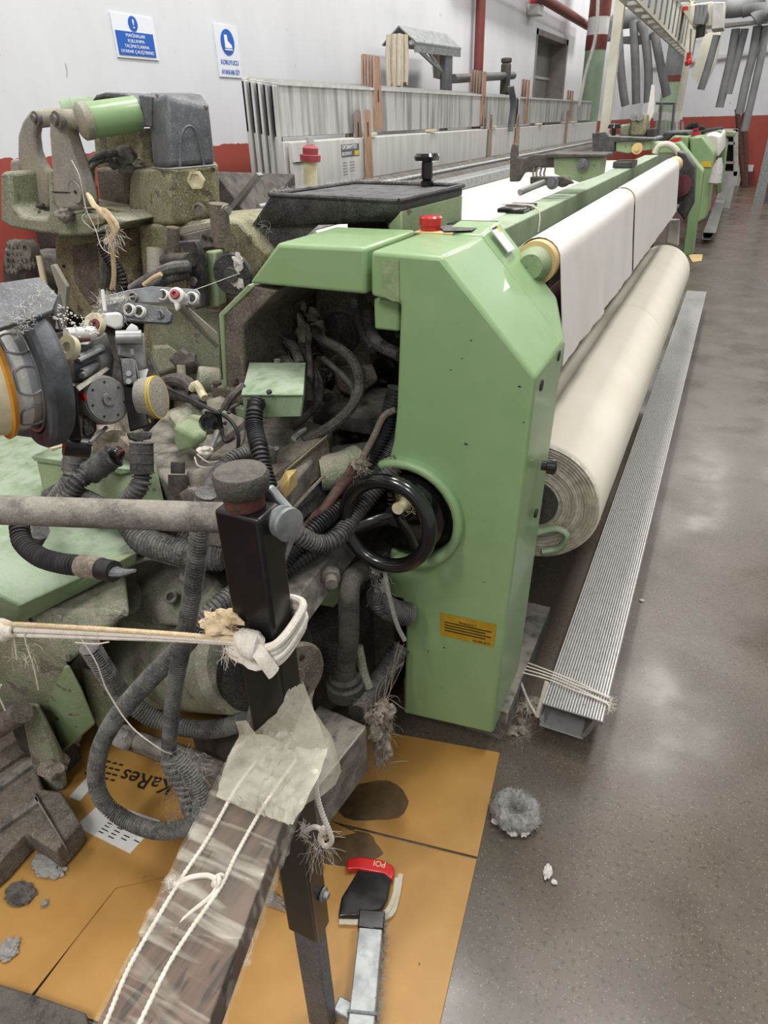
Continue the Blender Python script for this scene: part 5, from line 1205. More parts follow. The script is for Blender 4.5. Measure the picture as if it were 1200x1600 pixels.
# ---- motor with belt pulleys
ma, mb = P(150, 1030, y=1.10), P(388, 1032, y=.93)
MT = G().lathe(ma, mb - ma, [(0, .10), (.05, .125), (.12, .132), ((mb - ma).length * .6, .136), ((mb - ma).length - .02, .128), ((mb - ma).length, .11)], n=44).build('motor_body', 'sage', L1)
pd = Vector((1, -.42, .02)).normalized()
pc = P(428, 1045, y=.90)
PU = G().lathe(pc - pd * .05, pd, [(0, .05), (0, .118), (.008, .122), (.014, .108), (.022, .104), (.030, .122), (.036, .118), (.038, .09), (.03, .07), (.03, .03), (.05, .028)], n=48).build('belt_pulley', 'deep', L1)
pc2 = P(455, 1058, y=.90)
G().lathe(pc2 - pd * .01, pd, [(0, .05), (0, .085), (.01, .088), (.02, .084), (.022, .03), (.026, .028), (.026, .01)], n=44).build('front_pulley', 'brown', L1)
for k in range(3):
    a = 2.1 * k; dq, uq, wq = G().frame(pd)
    G().lathe(pc2 + pd * .011 + (uq * math.cos(a) + wq * math.sin(a)) * .055, pd, [(0, .008), (.0015, .008)], n=12).build('pulley_hole', 'deep', L1)
# upper gear casing
G().blob(P(262, 930, y=1.06), .16, (1.25, .9, .75), sub=4, rough=.12, seed=5, fr=1.0).build('gear_casing', 'sage', L1)
HU([(215, 905, .98), (262, 872, 1.05), (345, 905, 1.0), (365, 960, .93), (300, 985, .9), (190, 975, .9), (200, 940, .95), (215, 905, 1.2), (345, 905, 1.2)]).build('casing_cover', 'sage', L1, bev=.02, seg=3)
disc(268, 933, .93, (0, -.6, .8), [(0, .018), (.006, .018), (.006, .010), (.0, .010)], 'plug', 'grime', L1, n=16)
disc(300, 905, .95, (0, -.3, 1), [(0, .026), (.02, .024), (.022, .012), (.05, .010)], 'oil_filler', 'grime', L1, n=18)
T([(212, 878, .92), (235, 872, .92), (268, 880, .93), (290, 886, .94)], .005, n=6).build('pipe_strap', 'lintgr', L1)
HU([(285, 960, .93), (340, 975, .92), (345, 1010, .92), (290, 1005, .92), (285, 960, 1.05), (345, 975, 1.05)]).build('mount_lug', 'greendk', L1, bev=.01)
# linty hoses across the gear casing
T([(205, 820, .92), (225, 845, .90), (265, 858, .90), (310, 868, .90), (350, 870, .92)], .030, corr=.05, pitch=.009, n=14).build('linty_hose', 'hosefur', L1)
T([(285, 835, .95), (310, 850, .95), (345, 860, .96)], .022, corr=.05, pitch=.008).build('linty_hose', 'hosefur', L1)
T([(322, 770, .66), (312, 835, .66), (308, 870, .66), (298, 940, .66), (285, 1010, .66), (272, 1080, .66), (265, 1150, .66), (264, 1172, .67)], .0145, corr=.11, pitch=.006, n=12).build('hanging_hose', 'hose', L1)
T([(370, 925, .80), (330, 955, .74), (285, 1010, .70), (235, 1060, .68), (190, 1110, .66), (160, 1160, .65), (150, 1210, .64), (160, 1250, .64), (195, 1280, .64), (245, 1298, .64), (295, 1290, .65), (315, 1260, .66), (300, 1215, .67), (275, 1180, .67)], .0185, corr=.1, pitch=.007, n=14).build('looped_hose', 'hosefur', L1)
# sleeve of rags on the hose
g = G()
for k in range(9):
    a = k / 8; g.torus(P(268 + 34 * a, 1185 + 75 * a, y=.665), P(302, 1260, y=.665) - P(268, 1185, y=.665), .016 + .003 * math.sin(k), .008, n=20, m=7)
g.tube(Q([(266, 1180, .668), (284, 1222, .668), (305, 1270, .668)]), .018, n=12)
g.build('rag_sleeve', 'hosefur', L1)
g = G(); strands(g, lambda: P(RU(255, 320), RU(1170, 1285), y=.64), 130, .03, .0007, down=.4); strands(g, lambda: P(RU(200, 310), RU(1290, 1310), y=.64), 40, .02, .0006, down=.6); g.build('frayed_threads', 'lintgr', L1, kind='stuff')
T([(140, 1010, .72), (165, 1050, .74), (195, 1090, .78), (235, 1120, .8), (280, 1135, .82), (330, 1140, .84), (380, 1128, .84)], .022, corr=.06, pitch=.008, n=12).build('linty_hose', 'hosefur', L1)
T([(118, 985, .60), (150, 1035, .60), (168, 1080, .60), (205, 1135, .60), (250, 1170, .61), (268, 1178, .63)], .0014, n=5).build('hanging_string', 'rope', L1)
T([(180, 1145, .86), (240, 1165, .84), (300, 1185, .82), (365, 1215, .80)], .024, n=10).build('frame_rail', 'grime', L1)
T([(195, 1160, .85), (250, 1180, .83), (365, 1238, .79)], .018, n=8).build('frame_rail', 'brown', L1)
G().blob(P(195, 1152, y=.83), .03, (1.1, 1, 1), rough=.4).build('rail_knob', 'lintgr', L1)
HU([(300, 1150, .9), (400, 1140, .9), (390, 1230, .85), (330, 1250, .82), (300, 1150, 1.0), (400, 1140, 1.0), (390, 1230, .95)]).build('motor_mount', 'grimedk', L1, bev=.01)
# ---- green side cover in the lower left
SL = HU([(-60, 670, 1.15), (0, 684, 1.12), (130, 692, 1.16), (200, 780, 1.06), (215, 862, .90), (30, 947, .66), (0, 932, .645), (-60, 905, .62), (30, 975, .68), (215, 880, .92), (0, 965, .66), (-60, 940, .64)]).build('lower_guard', 'greentop', L1, bev=.006, seg=3)
HU([(40, 905, .74), (215, 862, .88), (212, 880, .89), (30, 960, .68), (120, 870, .9)]).build('guard_lip', 'greendk', L1, bev=.003)
disc(16, 837, .84, (0, -.5, 1), [(0, .009), (.002, .009)], 'guard_hole', 'deep', L1, n=14)
LB = HU([(40, 952, .72), (80, 905, .86), (188, 868, .96), (197, 905, .88), (202, 957, .80), (148, 988, .75), (107, 1036, .71), (60, 1006, .71), (48, 985, .71), (80, 905, 1.0), (188, 868, 1.1), (202, 957, 1.0), (107, 1036, .9)]).build('gear_lid', 'sage', L1, bev=.012, seg=3)
for u, v in ((94, 966), (197, 957), (107, 1027), (52, 955)): disc(u, v, .712 if u < 120 else .79, (0, -1, .2), [(0, .008), (.003, .008), (.003, .004)], 'lid_screw', 'grime', LB, n=12)
HU([(-60, 930, .70), (30, 950, .70), (60, 1008, .72), (107, 1035, .74), (112, 1100, .78), (130, 1155, .80), (98, 1176, .78), (62, 1100, .74), (30, 1095, .72), (-60, 1080, .70), (-60, 930, 1.0), (60, 1008, 1.0), (130, 1155, .95)]).build('lower_casting', 'sage', L1, bev=.012)
FP = HU([(62, 1045, .735), (108, 1038, .74), (128, 1075, .76), (150, 1130, .79), (98, 1176, .755), (62, 1052, .76), (108, 1038, .80), (150, 1130, .86), (98, 1176, .84)]).build('faceplate', 'greendk', L1, bev=.006)
for u, v in ((90, 1122), (100, 1163), (123, 1163)): disc(u, v, .748, (0, -1, .1), [(0, .006), (.003, .006)], 'hole', 'deep', FP, n=12)
HU([(125, 1040, .80), (150, 1050, .82), (200, 1085, .86), (215, 1110, .88), (160, 1150, .82), (140, 1110, .8), (125, 1040, .95), (215, 1100, .98), (160, 1150, .95)]).build('casting_rib', 'sage', L1, bev=.014)
HU([(30, 1095, .70), (62, 1100, .70), (100, 1178, .72), (105, 1232, .70), (82, 1242, .68), (58, 1230, .67), (30, 1095, .8), (62, 1100, .8), (105, 1200, .8)]).build('casting_leg', 'sage', L1, bev=.01)
G().blob(P(85, 1195, y=.70), .03, (1.2, 1, 1.2), rough=.7, seed=2).build('lint_lump', 'lintbr', L1)
G().cyl(P(-40, 1160, y=.62), P(34, 1112, y=.66), .028, n=18).build('cross_shaft', 'brown', L1)
G().prism([P(u, v, z=.09) for u, v in ((-90, 1120), (30, 1105), (66, 1232), (96, 1236), (126, 1285), (86, 1330), (40, 1300), (0, 1345), (-90, 1420))], (0, 0, -.075)).build('base_plate', 'brown', L1, bev=.006)
for (q0, q1, w_, m_) in (((-60, 1215), (48, 1140), 26, 'brown'), ((-60, 1262), (70, 1165), 12, 'grime'), ((-60, 1325), (58, 1242), 10, 'grime'), ((52, 1236), (100, 1318), 8, 'grime')):
    G().prism([P(q0[0], q0[1], z=.105), P(q1[0], q1[1], z=.105), P(q1[0] + 4, q1[1] + w_, z=.105), P(q0[0], q0[1] + w_, z=.105)], (0, 0, -.02)).build('base_rail', m_, L1, bev=.003)
# machine feet to the floor
for x_, y_ in ((-1.45, .75), (-1.35, 1.15), (-.82, 1.05)):
    G().box((x_ - .05, y_ - .05, 0), (x_ + .05, y_ + .05, .28)).build('machine_foot', 'grimedk', L1, bev=.006)
G().hull([(-1.7, .95, .12), (-.80, 1.05, .12), (-1.7, .95, .28), (-.80, 1.05, .30), (-1.7, 1.36, .12), (-.7, 1.36, .12), (-1.7, 1.36, .45), (-.7, 1.36, .45)]).build('sump', 'deep', L1, bev=.01)
HU([(215, 700, 1.1), (400, 760, 1.1), (420, 900, 1.05), (200, 870, 1.05), (215, 700, 1.36), (400, 760, 1.36), (420, 900, 1.36), (200, 870, 1.36)]).build('mid_body', 'grimedk', L1, bev=.02)
# ---- green terminal box with hose ends
TB = HU([(48, 712, .92), (108, 688, 1.04), (215, 690, 1.12), (208, 733, .97), (185, 742, .95), (150, 728, .935), (52, 720, .92), (208, 738, .97)]).build('terminal_box', 'greentop', L1, bev=.003)
HU([(56, 720, .93), (148, 730, .945), (185, 744, .955), (208, 738, .975), (215, 705, 1.1), (72, 790, .90), (215, 800, .93), (110, 700, 1.05), (250, 795, 1.0)]).build('box_body', 'greendk', L1, bev=.004)
HU([(218, 700, .99), (240, 708, 1.0), (258, 790, .96), (208, 800, .93), (218, 700, 1.05), (240, 708, 1.06), (258, 790, 1.05)]).build('box_cheek', 'greendk', L1, bev=.003)
def hose_end(pts, r, sleeve, ry):
    w = Q(pts); t_ = G().tube(w, r, corr=.14, pitch=.0085, n=12).build('cable_hose', 'hose', L1)
    s = Q(sleeve); g = G().cyl(s[0], s[1], r * 1.35, n=18)
    d = (s[1] - s[0])
    for k in (0, .33, .66, 1.0): g.cyl(s[0] + d * (k - .015), s[0] + d * (k + .015), r * 1.45, n=18)
    g.build('hose_sleeve', 'hose', t_)
    return t_
hose_end([(117, 735, .86), (112, 750, .84), (98, 768, .83), (82, 790, .82)], .018, [(120, 692, .88), (116, 735, .86)], 0)
hose_end([(140, 738, .86), (122, 752, .83), (105, 775, .81), (95, 800, .80)], .018, [(178, 712, .88), (142, 738, .86)], 0)
hose_end([(222, 738, .86), (220, 755, .85), (210, 770, .84), (192, 790, .83)], .017, [(221, 692, .88), (222, 738, .86)], 0)
T([(160, 790, .82), (130, 775, .84), (100, 765, .86), (75, 775, .88)], .015, corr=.14, pitch=.0085).build('cable_hose', 'hose', L1)
hb = T([(30, 822, .60), (36, 848, .58), (62, 870, .56), (95, 880, .55), (128, 884, .55)], .0145, corr=.14, pitch=.008, n=14).build('cable_hose', 'hosecl', L1)
T([(60, 828, .66), (55, 836, .66), (52, 842, .66)], .018, corr=.13, pitch=.0085).build('cable_hose', 'hose', L1)
T([(127, 884, .55), (140, 886, .55), (158, 889, .55)], .0175, n=14).build('taped_joint', 'lintbr', hb)
T([(157, 889, .55), (178, 893, .55)], .0165, n=12).build('hose_sleeve', 'hosecl', hb)
T([(176, 893, .55), (192, 895, .55), (210, 892, .55)], .012, n=8, rend=.004, flat=.6).build('torn_tape', 'steeldk', hb)
for k, (u, v) in enumerate(((186, 703), (182, 700), (190, 705))):
    T([(182, 712, .86), (186 + k, 706, .85), (194, 703, .85)], .0012, n=4).build('red_wire', 'red', L1)
q3([(148, 720), (175, 700), (188, 712), (183, 728), (158, 738)], .868, .02, 'black_tape', 'black', L1, .006)
G().blob(P(182, 680, y=1.02), .06, (1.2, .8, 1), rough=.7, seed=8, sub=3).build('rusty_lint', 'lintbr', L1)
# pale plastic stacking feet
t = thing('plastic_pallet', P(70, 700, y=.95), 'beige plastic I-shaped blocks lying on the green terminal box', 'block')
for (u0, v0, u1, v1, y_) in ((50, 655, 78, 661, .96), (52, 676, 74, 682, .95), (68, 664, 108, 672, .92), (74, 690, 112, 698, .91)):
    HU([(u0, v0 + 6, y_), (u1, v1 - 12, y_ + .03), (u1, v1 - 4, y_ + .03), (u0, v0 + 12, y_), (u0 + 6, v0 + 10, y_ - .03), (u1 + 4, v1 - 6, y_), (u0 + 6, v0 + 16, y_ - .03)]).build('slab', 'pine', t, bev=.002)
for (u, v, y_) in ((62, 672, .95), (86, 684, .92)):
    G().cyl(P(u, v - 10, y=y_), P(u, v + 12, y=y_), .014, n=14).build('block_post', 'pine', t)

# ================================================================== weft feeder
ax = (ROT @ Vector((-.72, .28, -.63))).normalized()
fc = P(38, 590, d=.92)
WF = thing('yarn_feeder', fc, 'yarn feeder drum with an amber ring, black flange and white windings at the left edge', 'yarn feeder')
G().lathe(fc - ax * .045, ax, [(.012, .06), (.012, .088), (.020, .098), (.040, .100), (.046, .096), (.046, .079), (.034, .077), (.034, .01)], n=56).build('flange_housing', 'flange', WF)
G().lathe(fc - ax * .003, ax, [(0, .076), (.006, .076), (.006, .072), (.000, .070)], n=56, caps=False).build('chrome_lip', 'steel', WF)
DR = G().lathe(fc, ax, [(-.03, .070), (0, .069), (.01, .068), (.036, .067), (.036, .02)], n=56).build('drum', 'steel', WF)
dq, uq, wq = G().frame(ax)
G().lathe(fc + ax * .012, ax, [(0, .0675), (.002, .0685), (.021, .0685), (.023, .0675)], n=56).build('thread_windings', 'lint', WF)
for k in range(8):
    a = k * math.pi / 4 + .2
    ring = []
    for j in range(16):
        b = j * 2 * math.pi / 16; sx, sy = math.cos(b), math.sin(b)
        aa = a + sx * .27; tt = .014 + max(-1, min(1, sy * 1.3)) * .015
        ring.append(fc + ax * tt + (uq * math.cos(aa) + wq * math.sin(aa)) * .0690)
    G().tube(ring, .0016, n=6, closed=True).build('drum_slot', 'steeld', DR)
G().lathe(fc + ax * .034, ax, [(0, .03), (0, .076), (.006, .078), (.008, .074)], n=56).build('amber_ring', 'yellow', WF)
G().lathe(fc + ax * .042, ax, [(0, .072), (.014, .070), (.020, .055), (.022, .03), (.03, .028), (.03, .005)], n=48).build('end_cap', 'pine', WF)
for k in range(4):
    a = k * math.pi / 2 + .5; p_ = fc + ax * .063 + (uq * math.cos(a) + wq * math.sin(a)) * .045
    G().tube([p_ - uq * .01, p_ + uq * .012], .008, n=8).build('cap_tab', 'pine', WF)
# visor
vp = [(-40, 455, .80), (0, 441, .84), (62, 432, .92), (92, 462, .92), (84, 484, .88), (70, 490, .86), (0, 512, .78), (-40, 520, .75)]
w = [P(u, v, d=d_) for u, v, d_ in vp]
nrm = (w[2] - w[0]).cross(w[5] - w[0]).normalized(); nrm = nrm if nrm.z > 0 else -nrm
G().prism(w, -nrm * .008).build('visor_plate', 'steeldk', WF, bev=.002)
G().prism([w[3], w[4], w[4] + Vector((0, 0, -.03)), w[3] + Vector((0, 0, -.03))], nrm * .004).build('visor_flap', 'steeldk', WF)
g = G()
strands(g, lambda: w[2].lerp(w[6], RU(.1, .9)) + (w[3] - w[2]) * RU(0, .8) + nrm * .002, 160, .012, .0004)
for k in range(320):
    a = RU(-.7, 1.0); g.blob(fc - ax * RU(-.0, .04) + (Vector((0, 0, 1)) * math.cos(a) + ROT @ Vector((1, 0, 0)) * math.sin(a)).normalized() * .100, RU(.0006, .0020), sub=1, rough=.5, seed=k)
g.build('lint_fluff', 'lint', WF, kind='stuff')
G().hull([P(u, v, d=d_) for u, v, d_ in ((100, 590, .97), (118, 600, .97), (128, 688, .97), (103, 690, .97), (100, 590, 1.02), (118, 600, 1.02), (128, 688, 1.02), (103, 690, 1.02))]).build('support_arm', 'blackpt', WF, bev=.003)
G().cyl(P(100, 695, d=.98), P(140, 700, d=1.0), .016).build('arm_foot', 'blackpt', WF)

# ---- weft brake / stopper units on black arms
BR = thing('weft_brake', P(215, 700, d=1.05), 'dusty weft brake with a yellow-wired round coil, on a black arm', 'weft brake')
def dz(pts): return [P(u, v, d=d_) for u, v, d_ in pts]
def DH(pts, name, m, parent, **k): return G().hull(dz(pts)).build(name, m, parent, **k)
DH([(186, 555, 1.05), (212, 560, 1.05), (234, 665, 1.03), (203, 675, 1.03), (193, 610, 1.04), (186, 555, 1.09), (212, 560, 1.09), (234, 665, 1.08), (203, 675, 1.08)], 'black_arm', 'blackpt', BR, bev=.003)
DH([(188, 560, 1.035), (210, 560, 1.035), (215, 600, 1.03), (193, 602, 1.03), (188, 560, 1.05), (210, 560, 1.05), (215, 600, 1.05), (193, 602, 1.05)], 'steel_cover', 'steeldk', BR, bev=.003)
for v in (584, 596):
    G().lathe(P(202, v, d=1.032), ROT @ Vector((0, 0, -1)), [(0, .0045), (.003, .0045), (.003, .002)], n=12).build('screw', 'steel', BR)
DH([(198, 676, 1.02), (238, 674, 1.02), (236, 686, 1.02), (210, 690, 1.02), (200, 686, 1.02), (198, 676, 1.08), (238, 674, 1.08), (215, 690, 1.07)], 'arm_clamp', 'blacklint', BR, bev=.003)
T([(205, 683, .90), (222, 690, .90)], .004).build('clamp_wire', 'steeld', BR)
G().cyl(P(182, 528, d=1.04), P(222, 527, d=1.05), .0115, n=20).build('chrome_roller', 'steel', BR)
G().cyl(P(184, 534, d=1.045), P(220, 533, d=1.055), .0035, n=10).build('red_strip', 'maroon', BR)
DH([(178, 525, 1.05), (226, 520, 1.07), (230, 575, 1.08), (222, 590, 1.08), (185, 560, 1.06), (178, 525, 1.1), (226, 520, 1.12), (230, 575, 1.12), (185, 560, 1.1)], 'bracket_body', 'steeld', BR, bev=.004)
DH([(196, 515, 1.04), (205, 505, 1.05), (215, 510, 1.05), (218, 520, 1.05), (196, 520, 1.04), (205, 505, 1.07), (215, 512, 1.07)], 'guide_block', 'ltgrey', BR, bev=.003)
for u in (187, 207): G().cyl(P(u, 556, d=1.03), P(u - 1, 546, d=1.03), .003, n=8).build('stud', 'steeldk', BR)
T([(184, 545, .98), (195, 543, .98), (203, 552, .98)], .004).build('bent_link', 'steel', BR)
T([(203, 552, .98), (208, 543, .98), (214, 540, .98)], .005).build('bent_link', 'steel', BR)
DH([(214, 580, 1.06), (232, 576, 1.06), (224, 605, 1.05), (218, 612, 1.05), (214, 580, 1.07), (232, 576, 1.07), (224, 605, 1.06)], 'white_tab', 'ltgrey', BR, bev=.001)
a = P(232, 622, d=1.05); dv = (ROT @ Vector((.97, -.05, -.16))).normalized()
G().lathe(a, dv, [(-.012, .022), (-.01, .031), (.010, .033), (.018, .032), (.020, .024)], n=32).build('round_coil', 'arm', BR)
for tq in (.0125, .017): G().torus(a + dv * tq, dv, .0325, .0012, n=32, m=6).build('yellow_wire', 'yelmark', BR)
T([(228, 590, .92), (220, 605, .91), (226, 640, .91), (235, 660, .92)], .0018, n=5).build('yellow_lead', 'yelmark', BR)
# second brake, with coil on the left
B2 = thing('weft_brake', P(160, 690, d=1.02), 'open slotted weft brake with a large grey coil, touching the feeder flange', 'weft brake')
DH([(110, 548, 1.0), (166, 518, 1.08), (178, 560, 1.08), (176, 590, 1.07), (112, 600, 1.0), (110, 548, 1.06), (166, 518, 1.13), (178, 560, 1.13), (112, 600, 1.05)], 'slotted_frame', 'steeld', B2, bev=.004)
for (v0, v1, u0, u1) in ((562, 545, 122, 158), (585, 570, 128, 150)):
    T_ = G().tube(dz([(u0, v0, .995), ((u0 + u1) / 2, (v0 + v1) / 2, 1.02), (u1, v1, 1.045)]), .008, n=10).build('slot_bar', 'steeldk', B2)
    G().tube(dz([(u0, v0 + 2, .985), ((u0 + u1) / 2, (v0 + v1) / 2 + 2, 1.01), (u1, v1 + 2, 1.035)]), .004, n=8).build('slot_rod', 'steel', T_)
DH([(118, 604, .97), (168, 572, 1.05), (172, 578, 1.05), (122, 614, .96), (118, 604, 1.0), (168, 572, 1.07), (172, 578, 1.07)], 'curved_guide', 'arm', B2, bev=.003)
DH([(98, 528, 1.0), (112, 514, 1.03), (145, 518, 1.04), (148, 528, 1.03), (140, 540, 1.0), (105, 540, .99), (98, 528, 1.03), (112, 514, 1.06), (148, 530, 1.06)], 'top_cover', 'ltgrey', B2, bev=.004)
G().cyl(P(104, 524, d=.99), P(146, 521, d=1.02), .011, n=18).build('white_roller', 'whitepl', B2)
G().cyl(P(106, 531, d=.985), P(140, 530, d=1.01), .003, n=8).build('red_strip', 'maroon', B2)
for (u, v, d_) in ((152, 509, 1.04), (112, 545, .98)):
    e = P(u, v, d=d_); G().lathe(e, ROT @ Vector((-.4, 0, -1)), [(0, .018), (.004, .019), (.010, .018), (.010, .008), (.006, .007)], n=26).build('cream_eyelet_ring', 'pine', B2)
e = P(151, 508, d=1.03); G().lathe(e, ROT @ Vector((-.4, 0, -1)), [(0, .007), (.004, .009), (.005, .004), (.002, .003)], n=18).build('ruby_eyelet', 'maroon', B2)
DH([(157, 490, 1.03), (184, 487, 1.05), (192, 492, 1.06), (192, 512, 1.06), (180, 516, 1.05), (160, 508, 1.03), (157, 490, 1.06), (184, 487, 1.08), (192, 512, 1.08)], 'white_sensor', 'whitepl', B2, bev=.004)
G().cyl(P(160, 453, d=1.03), P(164, 486, d=1.03), .0028, n=8).build('white_pin', 'whitepl', B2)
a = P(160, 626, d=1.03); dv2 = (ROT @ Vector((.78, .02, -.60))).normalized()
G().lathe(a, dv2, [(-.022, .030), (-.020, .036), (.010, .0375), (.014, .036)], n=40).build('coil_body', 'arm', B2)
G().lathe(a + dv2 * .013, dv2, [(0, .0355), (.003, .034), (.003, .010), (.006, .009), (.006, .004), (.004, .003)], n=40).build('coil_face', 'steeld', B2)
dq, uq, wq = G().frame(dv2)
for k in range(7):
    a_ = k * .9; G().lathe(a + dv2 * .0158 + (uq * math.cos(a_) + wq * math.sin(a_)) * .027, dv2, [(0, .002), (.001, .002)], n=8).build('face_hole', 'deep', B2)
T([(118, 618, .88), (124, 640, .87), (118, 665, .88)], .0016, n=5).build('yellow_lead', 'yelmark', B2)
G().box(P(129, 622, d=.99) + Vector((-.004, 0, -.004)), P(129, 622, d=.99) + Vector((.004, .004, .007))).build('red_terminal', 'red', B2)
DH([(130, 650, 1.0), (145, 645, 1.02), (152, 670, 1.02), (140, 690, 1.0), (128, 680, 1.0), (130, 650, 1.04), (145, 645, 1.06), (152, 670, 1.06)], 'lower_joint', 'deep', B2, bev=.004)
G().cyl(P(140, 692, d=.98), P(166, 668, d=1.04), .003, n=8).build('link_pin', 'steeld', B2)
# perforated yarn guide plates
GP = thing('guide_plate', P(180, 500, d=1.15), 'pair of perforated steel yarn guide plates with white eyelets, below the drive head', 'yarn guide')
def gplate(pts, d_, holes, m, name, dd=.012):
    w_ = dz([(u, v, d_ + k_) for u, v, k_ in pts]); n_ = ROT @ Vector((0, 0, 1))
    o_ = G().prism(w_, n_ * dd).build(name, m, GP, bev=.001)
    for u, v, r, mm, k_ in holes:
        c_ = P(u, v, d=d_ + k_ - .001); G().lathe(c_, ROT @ Vector((-.2, 0, -1)), [(-.004, r * 1.3), (.003, r * 1.25), (.004, r), (-.001, r * .8)], n=20).build('eyelet', mm, o_)
        G().lathe(c_, ROT @ Vector((-.2, 0, -1)), [(0, r * .72), (.0012, r * .72)], n=16).build('eyelet_hole', 'deep', o_)
gplate([(154, 464, 0), (205, 452, .03), (238, 447, .05), (308, 452, .08), (312, 458, .08), (311, 475, .08), (302, 478, .08), (262, 474, .06), (220, 472, .04), (156, 482, 0)], 1.12,
       [(208, 465, .007, 'grime', .03), (255, 461, .008, 'whitepl', .055), (286, 464, .006, 'whitepl', .07), (300, 466, .009, 'whitepl', .075), (192, 468, .006, 'grime', .02)], 'steel', 'upper_plate')
gplate([(160, 478, 0), (195, 470, .02), (258, 480, .04), (268, 490, .04), (266, 502, .04), (258, 505, .04), (196, 500, .02), (165, 500, 0)], 1.08,
       [(202, 484, .008, 'whitepl', .02), (218, 487, .008, 'whitepl', .025), (250, 492, .006, 'grime', .038)], 'steeldk', 'lower_plate')
e = P(275, 461, d=1.165); rb = G().lathe(e, ROT @ Vector((-.1, 0, -1)), [(-.01, .014), (0, .014), (.003, .010)], n=20).build('ruby_holder', 'whitepl', GP)
G().lathe(e, ROT @ Vector((-.1, 0, -1)), [(.002, .009), (.008, .008), (.009, .004), (.004, .003)], n=18).build('ruby_eyelet', 'redfz', rb)
DH([(271, 470, 1.16), (283, 468, 1.17), (281, 484, 1.17), (275, 487, 1.16), (271, 470, 1.18), (283, 468, 1.19), (275, 487, 1.18)], 'eyelet_bracket', 'whitepl', GP, bev=.002)
DH([(278, 478, 1.17), (286, 472, 1.18), (340, 520, 1.38), (343, 540, 1.4), (338, 545, 1.4), (280, 486, 1.17), (278, 478, 1.19), (340, 520, 1.41), (338, 545, 1.42)], 'eyelet_arm', 'arm', GP, bev=.002)
T([(150, 480, 1.0), (275, 461, 1.1), (375, 427, 1.4)], .0006, n=4, step=.05).build('weft_thread', 'rope', GP)
g = G(); strands(g, lambda: P(RU(152, 200), RU(462, 500), d=1.1), 200, .02, .0005); strands(g, lambda: P(RU(140, 165), RU(490, 500), d=1.03), 60, .012, .0004)
for k in range(30): g.blob(P(RU(156, 200), RU(466, 495), d=1.105), RU(.002, .006), sub=1, rough=.9, seed=k)
g.build('lint_fluff', 'lint', GP, kind='stuff')

# ================================================================== guard stand in the foreground
PX0, PX1, PY0 = -.459, -.397, .50
GS = thing('guard_stand', (-.43, .53, 0), 'black square tube guard stand with a rubber capped top and a dusty steel crossbar', 'stand')
G().box((PX0, PY0, .36), (PX1, PY0 + .044, 1.228)).build('upper_post', 'blackpt', GS, bev=.005, seg=3)
G().box((PX0 + .006, PY0 + .006, .0), (PX1 - .006, PY0 + .038, .37)).build('lower_post', 'steeldk', GS, bev=.003)
cx, cy = (PX0 + PX1) / 2 - .004, PY0 + .024
G().lathe((cx, cy, 1.225), (0, 0, 1), [(0, .023), (.022, .024), (.024, .021)], n=32).build('rusty_neck', 'rust', GS)
G().lathe((cx, cy, 1.245), (0, 0, 1), [(0, .026), (.004, .030), (.020, .032), (.026, .029), (.028, .016)], n=36).build('rubber_cap', 'grimedk', GS)
a = P(-60, 792, z=1.17); b = P(340, 810, z=1.19)
G().cyl(P(-80, 794, d=.83), P(352, 809, y=.522), .0182, n=32).build('crossbar', 'grime', GS)
def YP(u, v, y=.53): return P(u, v, y=y)
CL = G().prism([YP(402, 768, .548), YP(418, 762, .548), YP(452, 800, .548), YP(456, 845, .548), YP(441, 884, .548), YP(425, 890, .548), YP(412, 850, .548)], (0, .012, 0)).build('clamp_plate', 'galv', GS, bev=.003)
kc_ = YP(436, 812, .535)
G().lathe(kc_, (1, -.3, .0), [(0, .018), (.006, .019), (.010, .014), (.013, .014), (.014, .020), (.019, .020), (.021, .010)], n=30).build('clamp_knob', 'galv', GS)
G().lathe((PX1 + .001, .53, .47), (1, 0, 0), [(0, .012), (.004, .012), (.004, .007), (.012, .006)], n=16).build('bolt', 'steeld', GS)
# foot tube (galvanised) behind, on the cardboard
z_ = .075
f0, f1, f2 = P(563, 1424, z=z_), P(600, 1426, z=z_), P(537, 1650, z=z_)
w_ = f1 - f0
G().prism([f0, f1, f1 - Vector((0, 0, .055)), f0 - Vector((0, 0, .055))], (f2 - f0)).build('foot_tube', 'galv', GS, bev=.003)
dv = (f2 - f0).normalized()
G().prism([f0 + Vector((-.003, 0, .003)) - dv * .004, f1 + Vector((.003, 0, .003)) - dv * .004, f1 + Vector((.003, 0, -.058)) - dv * .004, f0 + Vector((-.003, 0, -.058)) - dv * .004], dv * .04).build('end_cap', 'black', GS, bev=.003)
G().prism([f0.lerp(f2, .72) + Vector((-.003, 0, .003)), f1 + (f2 - f0) * .72 + Vector((.003, 0, .003)), f1 + (f2 - f0) * .72 + Vector((.003, 0, -.058)), f0.lerp(f2, .72) + Vector((-.003, 0, -.058))], dv * .005).build('seam_band', 'steeldk', GS)
G().box((PX1 - .01, PY0 + .03, .01), (PX1 + .05, PY0 + .06, .05)).build('foot_joint', 'galv', GS, bev=.003)
g = G(); strands(g, lambda: f1 + (f2 - f0) * RU(0, .8) + Vector((.003, 0, RU(-.05, 0))), 260, .02, .0006); g.build('lint_fringe', 'lintgr', GS, kind='stuff')

